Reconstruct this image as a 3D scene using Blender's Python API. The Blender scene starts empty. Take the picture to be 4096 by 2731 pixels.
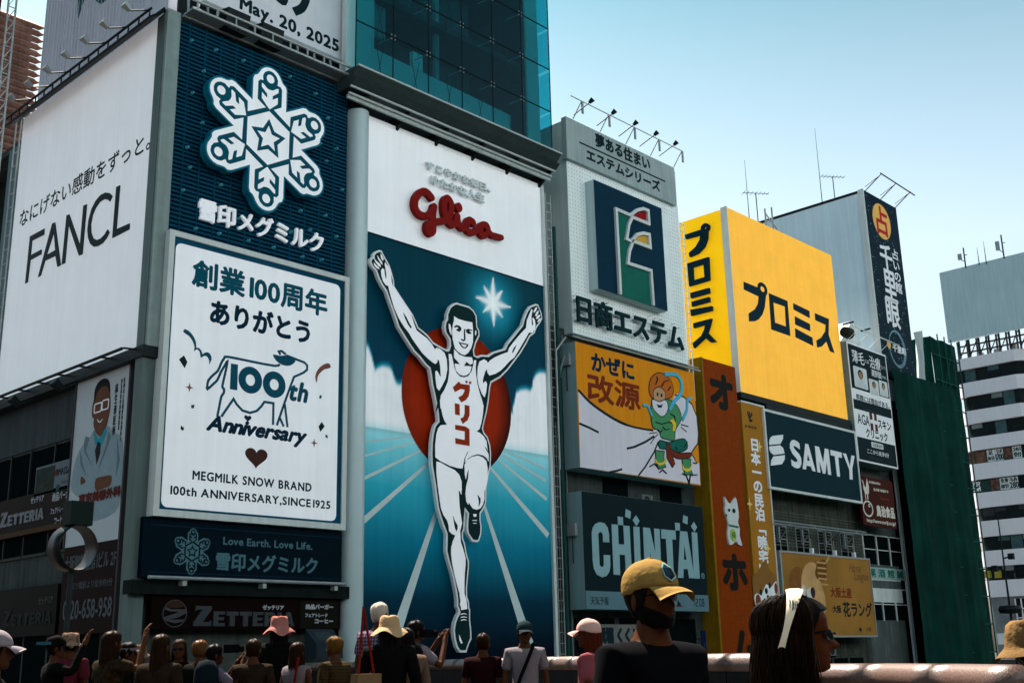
import bpy, math, random
from mathutils import Vector, Matrix
from mathutils.geometry import tessellate_polygon
random.seed(7)
R = math.radians
sc = bpy.context.scene
COL = sc.collection

# ---------------------------------------------------------------- camera, sky, sun, exposure
cam = bpy.data.objects.new('camera', bpy.data.cameras.new('camera'))
COL.objects.link(cam)
cam.data.lens = 4589.0/4096*36; cam.data.sensor_width = 36
cam.data.clip_start = .1; cam.data.clip_end = 3000
PITCH, ROLL, YAW = R(15.39), R(-1.33), R(46.54)     # yaw measured from the row of facades
_fw = Vector((0, math.cos(PITCH), math.sin(PITCH))); _r = Vector((1, 0, 0)); _u = Vector((0, -math.sin(PITCH), math.cos(PITCH)))
_rr = _r*math.cos(ROLL)+_u*math.sin(ROLL); _uu = _u*math.cos(ROLL)-_r*math.sin(ROLL)
AX = Vector((math.cos(YAW), math.sin(YAW), 0)); NX = Vector((-math.sin(YAW), math.cos(YAW), 0))
def _w(v): return Vector((v.dot(AX), v.dot(NX), v.z))
_M = Matrix((_w(_rr), _w(_uu), -_w(_fw))).transposed().to_4x4()
CAMZ = 1.25
cam.matrix_world = Matrix.Translation((0, 0, CAMZ)) @ _M
sc.camera = cam
def look(dist, side, z=0.0):
    'ground point: metres ahead of the viewer along the looking direction, metres to the right'
    p = NX_INV(dist, side); return Vector((p[0], p[1], z))
def NX_INV(d, s):
    v = Vector((s, d, 0)); w = _w(v); return (w.x, w.y)

SUN_EL, SUN_AZ = R(58), R(16)       # azimuth from +Y (behind the facades) towards +X
wd = bpy.data.worlds.new('World'); sc.world = wd; wd.use_nodes = True
nt = wd.node_tree; bg = nt.nodes['Background']
sky = nt.nodes.new('ShaderNodeTexSky'); sky.sky_type = 'NISHITA'; sky.sun_disc = False
sky.sun_elevation = SUN_EL; sky.sun_rotation = SUN_AZ
sky.air_density = 1.3; sky.dust_density = 4.5; sky.ozone_density = 2.0; sky.altitude = 10
hs = nt.nodes.new('ShaderNodeHueSaturation'); hs.inputs['Saturation'].default_value = .62
hs.inputs['Hue'].default_value = .485
mx = nt.nodes.new('ShaderNodeMix'); mx.data_type = 'RGBA'; mx.blend_type = 'MULTIPLY'; mx.inputs[0].default_value = 1
tcw = nt.nodes.new('ShaderNodeTexCoord'); sxw = nt.nodes.new('ShaderNodeSeparateXYZ'); nt.links.new(tcw.outputs['Generated'], sxw.inputs[0])
rw = nt.nodes.new('ShaderNodeValToRGB'); nt.links.new(sxw.outputs[2], rw.inputs[0])
rw.color_ramp.elements[0].position = .0; rw.color_ramp.elements[0].color = (1.0, .97, .99, 1)
rw.color_ramp.elements[1].position = .60; rw.color_ramp.elements[1].color = (.085, .33, .385, 1)
e_ = rw.color_ramp.elements.new(.32); e_.color = (.84, .93, .95, 1)
nt.links.new(rw.outputs[0], mx.inputs[7])
nt.links.new(sky.outputs[0], hs.inputs['Color']); nt.links.new(hs.outputs[0], mx.inputs[6]); nt.links.new(mx.outputs[2], bg.inputs[0])
bg.inputs[1].default_value = .052
sl = bpy.data.lights.new('sun', 'SUN'); sl.energy = 5.0; sl.angle = R(.5); sl.color = (1, .87, .74)
so = bpy.data.objects.new('sun', sl); COL.objects.link(so)
sd = Vector((math.sin(SUN_AZ)*math.cos(SUN_EL), math.cos(SUN_AZ)*math.cos(SUN_EL), math.sin(SUN_EL)))
so.rotation_euler = sd.to_track_quat('Z', 'Y').to_euler()
so.location = (0, 0, 60)
vs = sc.view_settings; vs.view_transform = 'Standard'; vs.look = 'None'; vs.exposure = 2.1; vs.gamma = 1; vs.use_curve_mapping = False

# ---------------------------------------------------------------- materials
MATS = {}
def mat(name, col, rough=.6, var=.10, scale=1.5, metal=0.0, emit=0.0, bump=0.0, streak=0.0, spec=.02, attr=None):
    if name in MATS: return MATS[name]
    m = bpy.data.materials.new(name); m.use_nodes = True; MATS[name] = m
    t = m.node_tree; b = t.nodes['Principled BSDF']
    b.inputs['Roughness'].default_value = rough; b.inputs['Metallic'].default_value = metal
    b.inputs['Specular IOR Level'].default_value = spec
    tc = t.nodes.new('ShaderNodeTexCoord'); geo = t.nodes.new('ShaderNodeNewGeometry')
    n = t.nodes.new('ShaderNodeTexNoise'); n.inputs['Scale'].default_value = scale; n.inputs['Detail'].default_value = 6
    n.inputs['Roughness'].default_value = .65
    t.links.new(geo.outputs['Position'], n.inputs['Vector'])
    mr = t.nodes.new('ShaderNodeMapRange'); mr.inputs[1].default_value = .3; mr.inputs[2].default_value = .7
    mr.inputs[3].default_value = 1-var; mr.inputs[4].default_value = 1+var*.5
    t.links.new(n.outputs[0], mr.inputs[0]); fac = mr.outputs[0]
    if streak:
        mp = t.nodes.new('ShaderNodeMapping'); mp.inputs['Scale'].default_value = (3.0, 3.0, .12)
        t.links.new(geo.outputs['Position'], mp.inputs[0])
        n2 = t.nodes.new('ShaderNodeTexNoise'); n2.inputs['Scale'].default_value = 1.6; n2.inputs['Detail'].default_value = 5
        t.links.new(mp.outputs[0], n2.inputs['Vector'])
        m2 = t.nodes.new('ShaderNodeMapRange'); m2.inputs[1].default_value = .35; m2.inputs[2].default_value = .65
        m2.inputs[3].default_value = 1-streak; m2.inputs[4].default_value = 1.0
        t.links.new(n2.outputs[0], m2.inputs[0])
        mu = t.nodes.new('ShaderNodeMath'); mu.operation = 'MULTIPLY'
        t.links.new(fac, mu.inputs[0]); t.links.new(m2.outputs[0], mu.inputs[1]); fac = mu.outputs[0]
    vm = t.nodes.new('ShaderNodeVectorMath'); vm.operation = 'SCALE'
    if attr:
        at = t.nodes.new('ShaderNodeAttribute'); at.attribute_name = attr
        t.links.new(at.outputs['Color'], vm.inputs[0])
    else: vm.inputs[0].default_value = col[:3]
    t.links.new(fac, vm.inputs['Scale']); t.links.new(vm.outputs[0], b.inputs['Base Color'])
    if emit:
        t.links.new(vm.outputs[0], b.inputs['Emission Color']); b.inputs['Emission Strength'].default_value = emit
    if bump:
        n3 = t.nodes.new('ShaderNodeTexNoise'); n3.inputs['Scale'].default_value = 40; t.links.new(geo.outputs['Position'], n3.inputs['Vector'])
        bp = t.nodes.new('ShaderNodeBump'); bp.inputs['Strength'].default_value = bump; bp.inputs['Distance'].default_value = .02
        t.links.new(n3.outputs[0], bp.inputs['Height']); t.links.new(bp.outputs[0], b.inputs['Normal'])
    return m
def glass(name, col, tr=.6, rough=.03):
    if name in MATS: return MATS[name]
    m = bpy.data.materials.new(name); m.use_nodes = True; MATS[name] = m
    t = m.node_tree; t.nodes.remove(t.nodes['Principled BSDF']); out = t.nodes['Material Output']
    a = t.nodes.new('ShaderNodeBsdfTransparent'); a.inputs[0].default_value = (*col, 1)
    g = t.nodes.new('ShaderNodeBsdfGlossy'); g.inputs['Roughness'].default_value = rough; g.inputs[0].default_value = (.85, 1, 1, 1)
    lw = t.nodes.new('ShaderNodeLayerWeight'); lw.inputs[0].default_value = .5
    pw = t.nodes.new('ShaderNodeMath'); pw.operation = 'POWER'; pw.inputs[1].default_value = 4; t.links.new(lw.outputs['Facing'], pw.inputs[0])
    ad = t.nodes.new('ShaderNodeMath'); ad.operation = 'MULTIPLY_ADD'; ad.inputs[1].default_value = .5; ad.inputs[2].default_value = .03
    t.links.new(pw.outputs[0], ad.inputs[0])
    mi = t.nodes.new('ShaderNodeMixShader'); t.links.new(ad.outputs[0], mi.inputs[0]); t.links.new(a.outputs[0], mi.inputs[1]); t.links.new(g.outputs[0], mi.inputs[2])
    t.links.new(mi.outputs[0], out.inputs[0]); return m

WHITE = mat('sign_white', (.84, .85, .90), .45, .04, .6, streak=.03)
GLOWW = mat('glow_white', (.84, .86, .91), .45, .04, .6, streak=.04, emit=.05)  # faint glow added so white boards and raised letters read brighter
WHITE2 = mat('weathered_white', (.66, .70, .71), .6, .08, .8, streak=.12)
NAVY = mat('navy_print', (.003, .024, .050), .5, .08)
TEALB = mat('teal_blue_print', (.003, .080, .125), .5, .06)
MIDTEAL = mat('mid_teal_print', (.006, .15, .24), .5, .06)
INK = mat('dark_ink', (.008, .022, .028), .5, .05)
RED = mat('logo_red', (.26, .012, .010), .45, .10)
BROWNR = mat('brown_print', (.20, .075, .055), .6, .08)
STEEL = mat('grey_steel', (.30, .33, .34), .45, .15, 3, metal=.4)
DARKST = mat('dark_steel', (.018, .024, .026), .5, .2, 3, metal=.2)
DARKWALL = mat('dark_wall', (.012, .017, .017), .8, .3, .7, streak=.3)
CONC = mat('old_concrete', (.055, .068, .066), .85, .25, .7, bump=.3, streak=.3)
DKGLASS = mat('dark_window_glass', (.003, .006, .007), .3, .3, spec=.0)

# ---------------------------------------------------------------- geometry helpers
class PL:
    'a vertical facade plane: u runs left to right as seen from the street, z up, d out towards the street'
    def __init__(s, kind, val): s.k = kind; s.v = val
    def __call__(s, u, z, d=0.0):
        return (u, s.v-d, z) if s.k == 'F' else (s.v-d, -u, z)
def F(y): return PL('F', y)
def S(x): return PL('S', x)
class MB:
    def __init__(s): s.v = []; s.f = []
    def add(s, vs, fs):
        o = len(s.v); s.v += [tuple(v) for v in vs]; s.f += [tuple(i+o for i in f) for f in fs]; return s
    def box(s, x0, y0, z0, x1, y1, z1):
        vs = [(x, y, z) for x in (x0, x1) for y in (y0, y1) for z in (z0, z1)]
        return s.add(vs, [(0, 1, 3, 2), (4, 6, 7, 5), (0, 4, 5, 1), (2, 3, 7, 6), (0, 2, 6, 4), (1, 5, 7, 3)])
    def pbox(s, pl, u0, u1, z0, z1, d0, d1):
        a = pl(u0, z0, d0); b = pl(u1, z1, d1); return s.box(*a, *b)
    def prism(s, pl, loops, d0, d1):
        if loops and not hasattr(loops[0][0], '__len__'): loops = [loops]
        pts = [p for l in loops for p in l]
        tris = tessellate_polygon([[Vector((p[0], p[1], 0)) for p in l] for l in loops])
        n = len(pts); vs = [pl(p[0], p[1], d1) for p in pts]; fs = [tuple(t) for t in tris]
        if d1-d0 > .012:
            vs += [pl(p[0], p[1], d0) for p in pts]; o = 0
            for l in loops:
                k = len(l)
                for i in range(k): j = (i+1) % k; fs.append((o+i, o+j, n+o+j, n+o+i))
                o += k
        return s.add(vs, fs)
    def tube(s, p, q, r, n=6, r2=None):
        p = Vector(p); q = Vector(q); a = (q-p)
        if a.length < 1e-6: return s
        a.normalize(); x = a.orthogonal().normalized(); y = a.cross(x); r2 = r if r2 is None else r2
        vs = []
        for c, rad in ((p, r), (q, r2)):
            for i in range(n):
                t = 2*math.pi*i/n; vs.append(c+x*(rad*math.cos(t))+y*(rad*math.sin(t)))
        fs = [(i, (i+1) % n, n+(i+1) % n, n+i) for i in range(n)]+[tuple(range(n)), tuple(range(n, 2*n))]
        return s.add(vs, fs)
    def path(s, pts, r, n=6):
        for a, b in zip(pts, pts[1:]): s.tube(a, b, r, n)
        return s
    def strip(s, pl, pts, w, d0, d1, close=False):
        'constant-width printed or raised stroke with mitred joints'
        P = [Vector((p[0], p[1])) for p in pts]; n = len(P); L = []; Rr = []
        for i in range(n):
            a = P[i-1] if (i > 0 or close) else None; b = P[(i+1) % n] if (i < n-1 or close) else None
            d1_ = (P[i]-a).normalized() if a is not None else None; d2_ = (b-P[i]).normalized() if b is not None else None
            t = (d1_+d2_) if (d1_ is not None and d2_ is not None) else (d1_ if d1_ is not None else d2_)
            if t.length < 1e-4: t = d1_
            t.normalize(); nn = Vector((-t.y, t.x))
            k = 1.0
            if d1_ is not None and d2_ is not None: k = 1/max(.45, abs(nn.dot(Vector((-d1_.y, d1_.x)))))
            ww = (w[i] if hasattr(w, '__len__') else w)/2
            L.append(P[i]+nn*ww*k); Rr.append(P[i]-nn*ww*k)
        m = n if close else n-1
        vs = [pl(p.x, p.y, d1) for p in L]+[pl(p.x, p.y, d1) for p in Rr]
        fs = [(i, (i+1) % n, n+(i+1) % n, n+i) for i in range(m)]
        if d1-d0 > .012:
            vs += [pl(p.x, p.y, d0) for p in L]+[pl(p.x, p.y, d0) for p in Rr]
            for i in range(m):
                j = (i+1) % n; fs += [(i, j, 2*n+j, 2*n+i), (n+i, n+j, 3*n+j, 3*n+i)]
            if not close: fs += [(0, n, 3*n, 2*n), (n-1, 2*n-1, 4*n-1, 3*n-1)]
        return s.add(vs, fs)
    def lathe(s, c, prof, n=20, M=None):
        vs = []
        for r, z in prof:
            for i in range(n):
                t = 2*math.pi*i/n; v = Vector((r*math.cos(t), r*math.sin(t), z))
                if M is not None: v = M @ v
                vs.append(Vector(c)+v)
        fs = []
        for k in range(len(prof)-1):
            for i in range(n): fs.append((k*n+i, k*n+(i+1) % n, (k+1)*n+(i+1) % n, (k+1)*n+i))
        return s.add(vs, fs)
    def build(s, name, m, parent=None, smooth=False, bevel=0):
        me = bpy.data.meshes.new(name); me.from_pydata(s.v, [], s.f); me.update()
        if m is not None: me.materials.append(m)
        if smooth:
            for p in me.polygons: p.use_smooth = True
        o = bpy.data.objects.new(name, me); COL.objects.link(o)
        if parent is not None: attach(o, parent)
        return o
def world_shift(o):
    t = Vector(o.location)
    if o.parent is not None: t = t+world_shift(o.parent)+o.matrix_parent_inverse.translation
    return t
def attach(o, parent):
    o.parent = parent
    L = world_shift(parent)
    o.matrix_parent_inverse = Matrix.Translation(-L)
def thing(name, label, cat, loc=(0, 0, 0), group=None):
    o = bpy.data.objects.new(name, None); COL.objects.link(o); o.location = loc; o.empty_display_size = .2
    o['label'] = label; o['category'] = cat
    if group: o['group'] = group
    return o
def tag(o, label, cat, group=None):
    o['label'] = label; o['category'] = cat
    if group: o['group'] = group
    return o
def struct(o): o['kind'] = 'structure'; return o
def stuff(o): o['kind'] = 'stuff'; return o
def share(name, me, M, parent):
    'another piece that uses the same mesh data'
    o = bpy.data.objects.new(name, me); COL.objects.link(o); o.location = M
    if parent is not None: attach(o, parent)
    return o
def copy_tree(o, parent=None):
    c = o.copy(); COL.objects.link(c)
    if parent is not None:
        mi = o.matrix_parent_inverse.copy(); c.parent = parent; c.matrix_parent_inverse = mi
    for ch in list(o.children): copy_tree(ch, c)
    return c

def smooth_loop(pts, k=3, closed=True):
    n = len(pts); out = []
    for i in range(n if closed else n-1):
        p0 = pts[(i-1) % n] if (closed or i > 0) else pts[0]; p1 = pts[i]; p2 = pts[(i+1) % n]
        p3 = pts[(i+2) % n] if (closed or i < n-2) else pts[n-1]
        for j in range(k):
            t = j/k; t2 = t*t; t3 = t2*t
            out.append(tuple(.5*((2*p1[a])+(-p0[a]+p2[a])*t+(2*p0[a]-5*p1[a]+4*p2[a]-p3[a])*t2+(-p0[a]+3*p1[a]-3*p2[a]+p3[a])*t3) for a in (0, 1)))
    if not closed: out.append(tuple(pts[-1]))
    return out
def inset(pts, w):
    n = len(pts); A = sum(pts[i][0]*pts[(i+1) % n][1]-pts[(i+1) % n][0]*pts[i][1] for i in range(n)); s = 1 if A > 0 else -1; out = []
    for i in range(n):
        a = Vector(pts[i-1]); b = Vector(pts[i]); c = Vector(pts[(i+1) % n])
        e1 = (b-a); e2 = (c-b)
        if e1.length < 1e-6 or e2.length < 1e-6: continue
        e1.normalize(); e2.normalize(); n1 = Vector((-e1.y, e1.x))*s; n2 = Vector((-e2.y, e2.x))*s
        nn = n1+n2
        if nn.length < .3: nn = n1
        nn.normalize(); out.append(tuple(b+nn*w/max(.6, nn.dot(n1))))
    return out
def ell(c, rx, rz, n=28, a0=0, a1=360):
    return [(c[0]+rx*math.cos(R(a0+(a1-a0)*i/n)), c[1]+rz*math.sin(R(a0+(a1-a0)*i/n))) for i in range(n if a1-a0 == 360 else n+1)]
def rrect(u0, u1, z0, z1, r, n=5):
    out = []
    for cx, cz, a in ((u1-r, z1-r, 0), (u0+r, z1-r, 90), (u0+r, z0+r, 180), (u1-r, z0+r, 270)):
        for i in range(n+1): out.append((cx+r*math.cos(R(a+90*i/n)), cz+r*math.sin(R(a+90*i/n))))
    return out
def bb(p): return (p[0][0], p[1][0], p[2][1], p[3][1])

# ---- text: every glyph is turned into mesh once
GL = {}
def glyph(ch, off=0.0):
    if ch in GL: return GL[ch]
    c = bpy.data.curves.new('g', 'FONT'); c.body = ch; c.size = 1; c.offset = off; c.resolution_u = 3
    o = bpy.data.objects.new('g', c); COL.objects.link(o)
    bpy.context.view_layer.update()
    dg = bpy.context.evaluated_depsgraph_get()
    me = bpy.data.meshes.new_from_object(o.evaluated_get(dg), depsgraph=dg)
    vs = [(v.co.x, v.co.y) for v in me.vertices]; fs = [tuple(p.vertices) for p in me.polygons]
    # boundary edges for side walls
    cnt = {}
    for f in fs:
        for i in range(len(f)):
            e = (f[i], f[(i+1) % len(f)]); k = (min(e), max(e)); cnt[k] = cnt.get(k, 0)+1
    be = [k for k, n in cnt.items() if n == 1]
    bpy.data.objects.remove(o); bpy.data.meshes.remove(me); bpy.data.curves.remove(c)
    GL[ch] = (vs, fs, be); return GL[ch]
def is_cjk(ch): return ord(ch) > 0x2e80
def adv(ch):
    if is_cjk(ch): return 1.0
    if ch == ' ': return .3
    vs = glyph(ch)[0]; return (max(v[0] for v in vs)+.06) if vs else .3
def layout(s, track=0.0):
    x = 0; out = []
    for ch in s:
        if ch != ' ': out.append((ch, x))
        x += adv(ch)+track
    return out
def text(pl, s, box, m, parent, d=.012, bold=0.0, name='lettering', depth=0.0, shear=0.0, split=False, track=0.0, standoff=0.0, vertical=False):
    'lettering fitted into box=(u0,u1,z0,z1) of the plane'
    u0, u1, z0, z1 = box
    if vertical:
        n = len(s); L = [(ch, 0.0, -i*1.0) for i, ch in enumerate(s)]
    else: L = [(ch, x, 0.0) for ch, x in layout(s, track)]
    pts = []
    for ch, x, y in L:
        for v in glyph(ch)[0]: pts.append((v[0]+x+v[1]*shear, v[1]+y))
    a0 = min(p[0] for p in pts); a1 = max(p[0] for p in pts); b0 = min(p[1] for p in pts); b1 = max(p[1] for p in pts)
    su = (u1-u0)/(a1-a0); sz = (z1-z0)/(b1-b0)
    offs = [(0, 0)]
    if bold: offs += [(bold*math.cos(R(a)), bold*math.sin(R(a))) for a in range(0, 360, 45)]
    mb = MB(); objs = []
    for ch, x, y in L:
        if split: mb = MB()
        vs, fs, be = glyph(ch)
        for k, (ox, oz) in enumerate(offs):
            q = [(u0+(v[0]+x+v[1]*shear-a0)*su+ox, z0+(v[1]+y-b0)*sz+oz) for v in vs]
            dd = d+depth+standoff-.0012*k
            mb.add([pl(p[0], p[1], dd) for p in q], fs)
            if depth:
                nn = len(q); mb.add([pl(p[0], p[1], dd) for p in q]+[pl(p[0], p[1], d+standoff) for p in q], [(a, b, b+nn, a+nn) for a, b in be])
        if split: objs.append(mb.build(name, m, parent))
    if not split: return mb.build(name, m, parent)
    return objs
def poly(pl, loops, m, parent, d0=0.0, d1=.012, name='print'):
    mb = MB()
    if loops and not hasattr(loops[0][0], '__len__'): loops = [loops]
    mb.prism(pl, loops, d0, d1); return mb.build(name, m, parent)
def polys(pl, many, m, parent, d0=0.0, d1=.012, name='print'):
    for i, l in enumerate(many):
        mb = MB(); mb.prism(pl, l, d0, d1+(i % 5)*.0006); o = mb.build(name, m, parent)
    return o
BLK = dict(
 E=[[(0,0),(1,0),(1,.21),(.42,.21),(.42,.4),(.92,.4),(.92,.6),(.42,.6),(.42,.79),(1,.79),(1,1),(0,1)]],
 T=[[(.29,0),(.71,0),(.71,.72),(1,.72),(1,1),(0,1),(0,.72),(.29,.72)]],
 R=[[(0,0),(.36,0),(.36,.34),(.45,.34),(.66,0),(1.05,0),(.78,.4),(.93,.5),(.98,.7),(.9,.9),(.7,1),(0,1)],[(.36,.58),(.5,.58),(.6,.68),(.5,.78),(.36,.78)]],
 I=[[(0,0),(1,0),(1,1),(0,1)]],
 A=[[(0,0),(.3,0),(.36,.2),(.64,.2),(.7,0),(1,0),(.66,1),(.34,1)],[(.41,.38),(.59,.38),(.5,.72)]],
 Z=[[(0,0),(1,0),(1,.3),(.9,.2),(.52,.2),(1,.84),(1,1),(.08,1),(.08,.72),(.2,.82),(.48,.82),(0,.18)]])
def blk(ch, u0, u1, z0, z1): return [[(u0+(u1-u0)*x, z0+(z1-z0)*y) for x, y in l] for l in BLK[ch]]

# ================================================================ SETTING
g = MB(); g.box(-900, -600, -6.2, 1500, 1400, -6.0); struct(g.build('ground', mat('asphalt', (.05, .05, .05), .9, .3, .3)))
g = MB(); g.box(19.5, -2, -5.98, 400, 24, -3.2); struct(g.build('water', mat('canal_water', (.01, .03, .025), .12, .2, .5)))
g = MB(); g.box(17, 24.2, -5.98, 140, 33.0, -.6); struct(g.build('promenade', mat('promenade_stone', (.07, .065, .06), .8, .2, 1)))
g = MB(); g.box(-45, -30, -.4, 17.5, 34.0, 0); struct(g.build('pavement', mat('deck_stone', (.045, .04, .038), .8, .25, 2)))
g = MB(); g.box(138, -30, -1.4, 175, 90, -.2); struct(g.build('road', mat('far_road', (.05, .05, .05), .9)))
# ================================================================ CORNER BUILDING
GY = 33.6
cb = thing('corner_building', 'corner commercial building behind the white lettered billboard and the blue snowflake sign', 'building', (18.5, 34, 0))
m = MB(); m.box(18.5, 34.0, -.6, 26.6, 34.6, 23.2); m.box(18.5, 34.6, -.6, 19.0, 52, 11.2); m.box(19, 51, -.6, 26.6, 52, 23.2); m.box(18.5, 34.6, 23.0, 26.6, 52, 23.3)
m.box(18.3, 34.6, 11.3, 18.9, 45.6, 23.3)
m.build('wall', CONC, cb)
# pale corner pilaster
m = MB(); m.box(17.95, 33.62, .2, 18.5, 34.1, 23.6); m.build('corner_pilaster', mat('pale_metal', (.11, .15, .15), .5, .12, 1, metal=.2, streak=.2), cb)
# side wall of the shop floors, facing the bridge
PS = S(18.5)
m = MB(); m.pbox(PS, -46, -34.3, 9.2, 11.2, .01, .06); m.build('wall_band', mat('grey_band', (.05, .062, .072), .7, .15, .6, streak=.25), cb)
for i, (a, b) in enumerate(((-45.8, -44.3), (-44.2, -42.6), (-42.5, -40.6), (-40.5, -38.4), (-38.3, -36.4))):
    m = MB(); m.pbox(PS, a, b, 5.2, 9.1, .0, .02); w = m.build('window', DKGLASS, cb)
    m = MB(); m.pbox(PS, a-.05, a+.02, 5.15, 9.15, .0, .08); m.pbox(PS, a, b, 5.15, 5.25, .0, .08); m.pbox(PS, a, b, 7.1, 7.16, 0, .06); m.build('frame', DARKST, w)
for i in range(6):
    m = MB(); m.pbox(PS, -45.6+i*1.9, -43.9+i*1.9, .1, 3.3, .0, .03); m.build('shop_window', DKGLASS, cb)
# --- white lettered billboard on the side
fb = thing('billboard', 'large plain white billboard with thin black latin capitals under a line of Japanese', 'billboard', (18, 39, 12))
P = S(18.0)
W = [(-45.144,23.76),(-33.794,23.652),(-33.637,11.39),(-44.841,11.635)]
u0, u1, z0, z1 = W[0][0], W[1][0], W[2][1]+.02, W[1][1]
u0 -= .05
m = MB(); m.pbox(P, u0, u1, z0, z1, -.45, 0); m.build('panel', GLOWW, fb)
m = MB(); m.pbox(P, u1, u1+.32, z0-.05, z1+.1, -.5, .02); m.build('edge_trim', mat('trim_metal', (.24, .30, .30), .5, .12, 2, metal=.2, streak=.2), fb)
LET = mat('billboard_black', (.008, .018, .022), .45, .05)
polys(P, [
 [[(-43.383,17.855),(-42.111,17.833),(-42.098,17.582),(-43.158,17.617),(-43.158,17.002),(-42.191,16.992),(-42.179,16.796),(-43.145,16.803),(-43.202,15.904),(-43.421,15.897)]],
 [[(-41.435,17.851),(-41.196,17.827),(-40.376,15.873),(-40.654,15.885),(-40.893,16.388),(-41.792,16.423),(-42.056,15.892),(-42.285,15.881)], [(-41.224,17.432),(-40.954,16.632),(-41.687,16.626)]],
 [[(-40.235,17.838),(-40.021,17.816),(-38.9,16.265),(-38.883,17.827),(-38.616,17.807),(-38.649,15.862),(-38.913,15.874),(-39.999,17.409),(-40.03,15.874),(-40.289,15.882)]],
 [[(-36.639,17.532),(-36.884,17.722),(-37.194,17.837),(-37.568,17.854),(-37.925,17.729),(-38.192,17.496),(-38.361,17.117),(-38.392,16.738),(-38.285,16.399),(-38.089,16.115),(-37.796,15.921),(-37.489,15.857),(-37.124,15.871),(-36.85,15.984),(-36.658,16.156),(-36.809,16.304),(-37.021,16.163),(-37.303,16.09),(-37.603,16.116),(-37.888,16.27),(-38.079,16.534),(-38.16,16.904),(-38.074,17.228),(-37.881,17.443),(-37.604,17.593),(-37.272,17.609),(-36.961,17.496),(-36.797,17.37)]],
 [[(-36.388,17.799),(-36.122,17.788),(-36.154,16.127),(-35.205,16.076),(-35.211,15.862),(-36.402,15.868)]]], LET, fb, 0, .03, 'latin_lettering')
text(P, 'なにげない感動をずっと。', bb([(-44.561,19.4),(-34.155,18.511),(-44.126,18.542),(-44.189,19.29)]), LET, fb, .01, bold=.012)
# lamp rail above and dark tray below
rl = thing('lamp_rail', 'black steel rail with tray running along the top edge of the lettered white billboard', 'railing', (17.6, 39, 24))
m = MB()
RQ = [(-44.674,23.669),(-33.672,23.414),(-44.616,23.397)]; zr = (RQ[0][1]+RQ[1][1])/2
for dd, zz in ((.6, zr-.32), (.6, zr), (.1, z1+.1)): m.tube(P(u0-.7, zz, dd), P(u1+.2, zz, dd), .05)
m.add([P(u0-.2, z1+.03, .02), P(u1+.2, z1+.03, .02), P(u1+.2, zr-.32, .6), P(u0-.2, zr-.32, .6)], [(0, 1, 2, 3)])
m.build('rail', DARKST, rl)
m = MB()
for i in range(17):
    uu = u0-.5+i*(u1-u0+.6)/16; m.tube(P(uu, z1+.12, 0), P(uu, zr-.3, .6), .035); m.tube(P(uu, zr-.32, .6), P(uu, zr, .6), .03)
m.build('bracket', DARKST, rl)
trb = thing('lighting_tray', 'dark metal tray and tube under the lower edge of the white billboard', 'railing', (17.6, 39, 11))
m = MB(); m.pbox(P, u0-1, u1+.3, z0-.42, z0-.04, -.5, .12); m.build('tray', DARKST, trb)
TQ = [(-43.232,11.248),(-33.345,11.273)]; zt0 = (TQ[0][1]+TQ[1][1])/2; m = MB(); m.tube(P(u0-1, zt0, .55), P(u1-.3, zt0, .55), .055)
for i in range(8): uu = u0+i*1.6; m.tube(P(uu, zt0, .55), P(uu, z0-.12, .05), .035)
m.build('tube', DARKST, trb)
def make_lamp(loc, dirv, up=.5, label='', group=None, arm=1.1, size=.30, name='floodlight', col=None):
    t = thing(name, label, 'lamp', loc, group); L = Vector(loc); dv = Vector(dirv); q = L+dv*arm+Vector((0, 0, up))
    m = MB(); m.tube(L, q, .03); m.build('arm', DARKST, t)
    m = MB(); side = dv.cross(Vector((0, 0, 1))).normalized(); s2 = size/2
    f = (dv*.75+Vector((0, 0, .5))).normalized(); w = side
    up_ = w.cross(f).normalized(); vs = []
    for k, hs_ in ((0, .6), (size*1.0, 1.0)):
        for a, b in ((-1, -1), (1, -1), (1, 1), (-1, 1)): vs.append(q+f*k+w*(a*s2*hs_)+up_*(b*s2*.55*hs_))
    m.add(vs, [(0, 1, 2, 3), (4, 5, 6, 7), (0, 1, 5, 4), (1, 2, 6, 5), (2, 3, 7, 6), (3, 0, 4, 7)])
    m.build('lamp_head', col or STEEL, t); return t
GR = 'floodlights on arms along the white billboard'
ordn = ['nearest the corner of the', 'second from the corner of the', 'third from the corner of the', 'fourth from the corner of the', 'fifth from the corner of the', 'sixth from the corner of the', 'outermost on the left of the', 'beyond the left end of the']
proto = None
RT = [(-33.792,23.576),(-35.372,23.604),(-36.866,23.599),(-38.373,23.575),(-39.904,23.618),(-41.5,23.615),(-43.014,23.667)]
for i in range(7):
    uu = RT[i][0]
    t = make_lamp(P(uu, zr, .6), (-1, 0, 0), -.30, 'grey floodlight on a thin arm, %s white billboard' % ordn[i], GR, .68, .30) if proto is None else copy_tree(proto)
    if proto is None: proto = t; pu = uu
    else: t.location = P(uu, zr, .6); t['label'] = 'grey floodlight on a thin arm, %s white billboard' % ordn[i]
for i in range(3):
    b = make_lamp(P(u1-4.2-i*3.4, z0-.5, .1), (-1, 0, 0), -.35, 'black box spotlight under the white billboard, %s from the corner' % ('first', 'second', 'third')[i], 'black spotlights under the white billboard', .55, .42, 'spotlight', DARKST)
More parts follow.
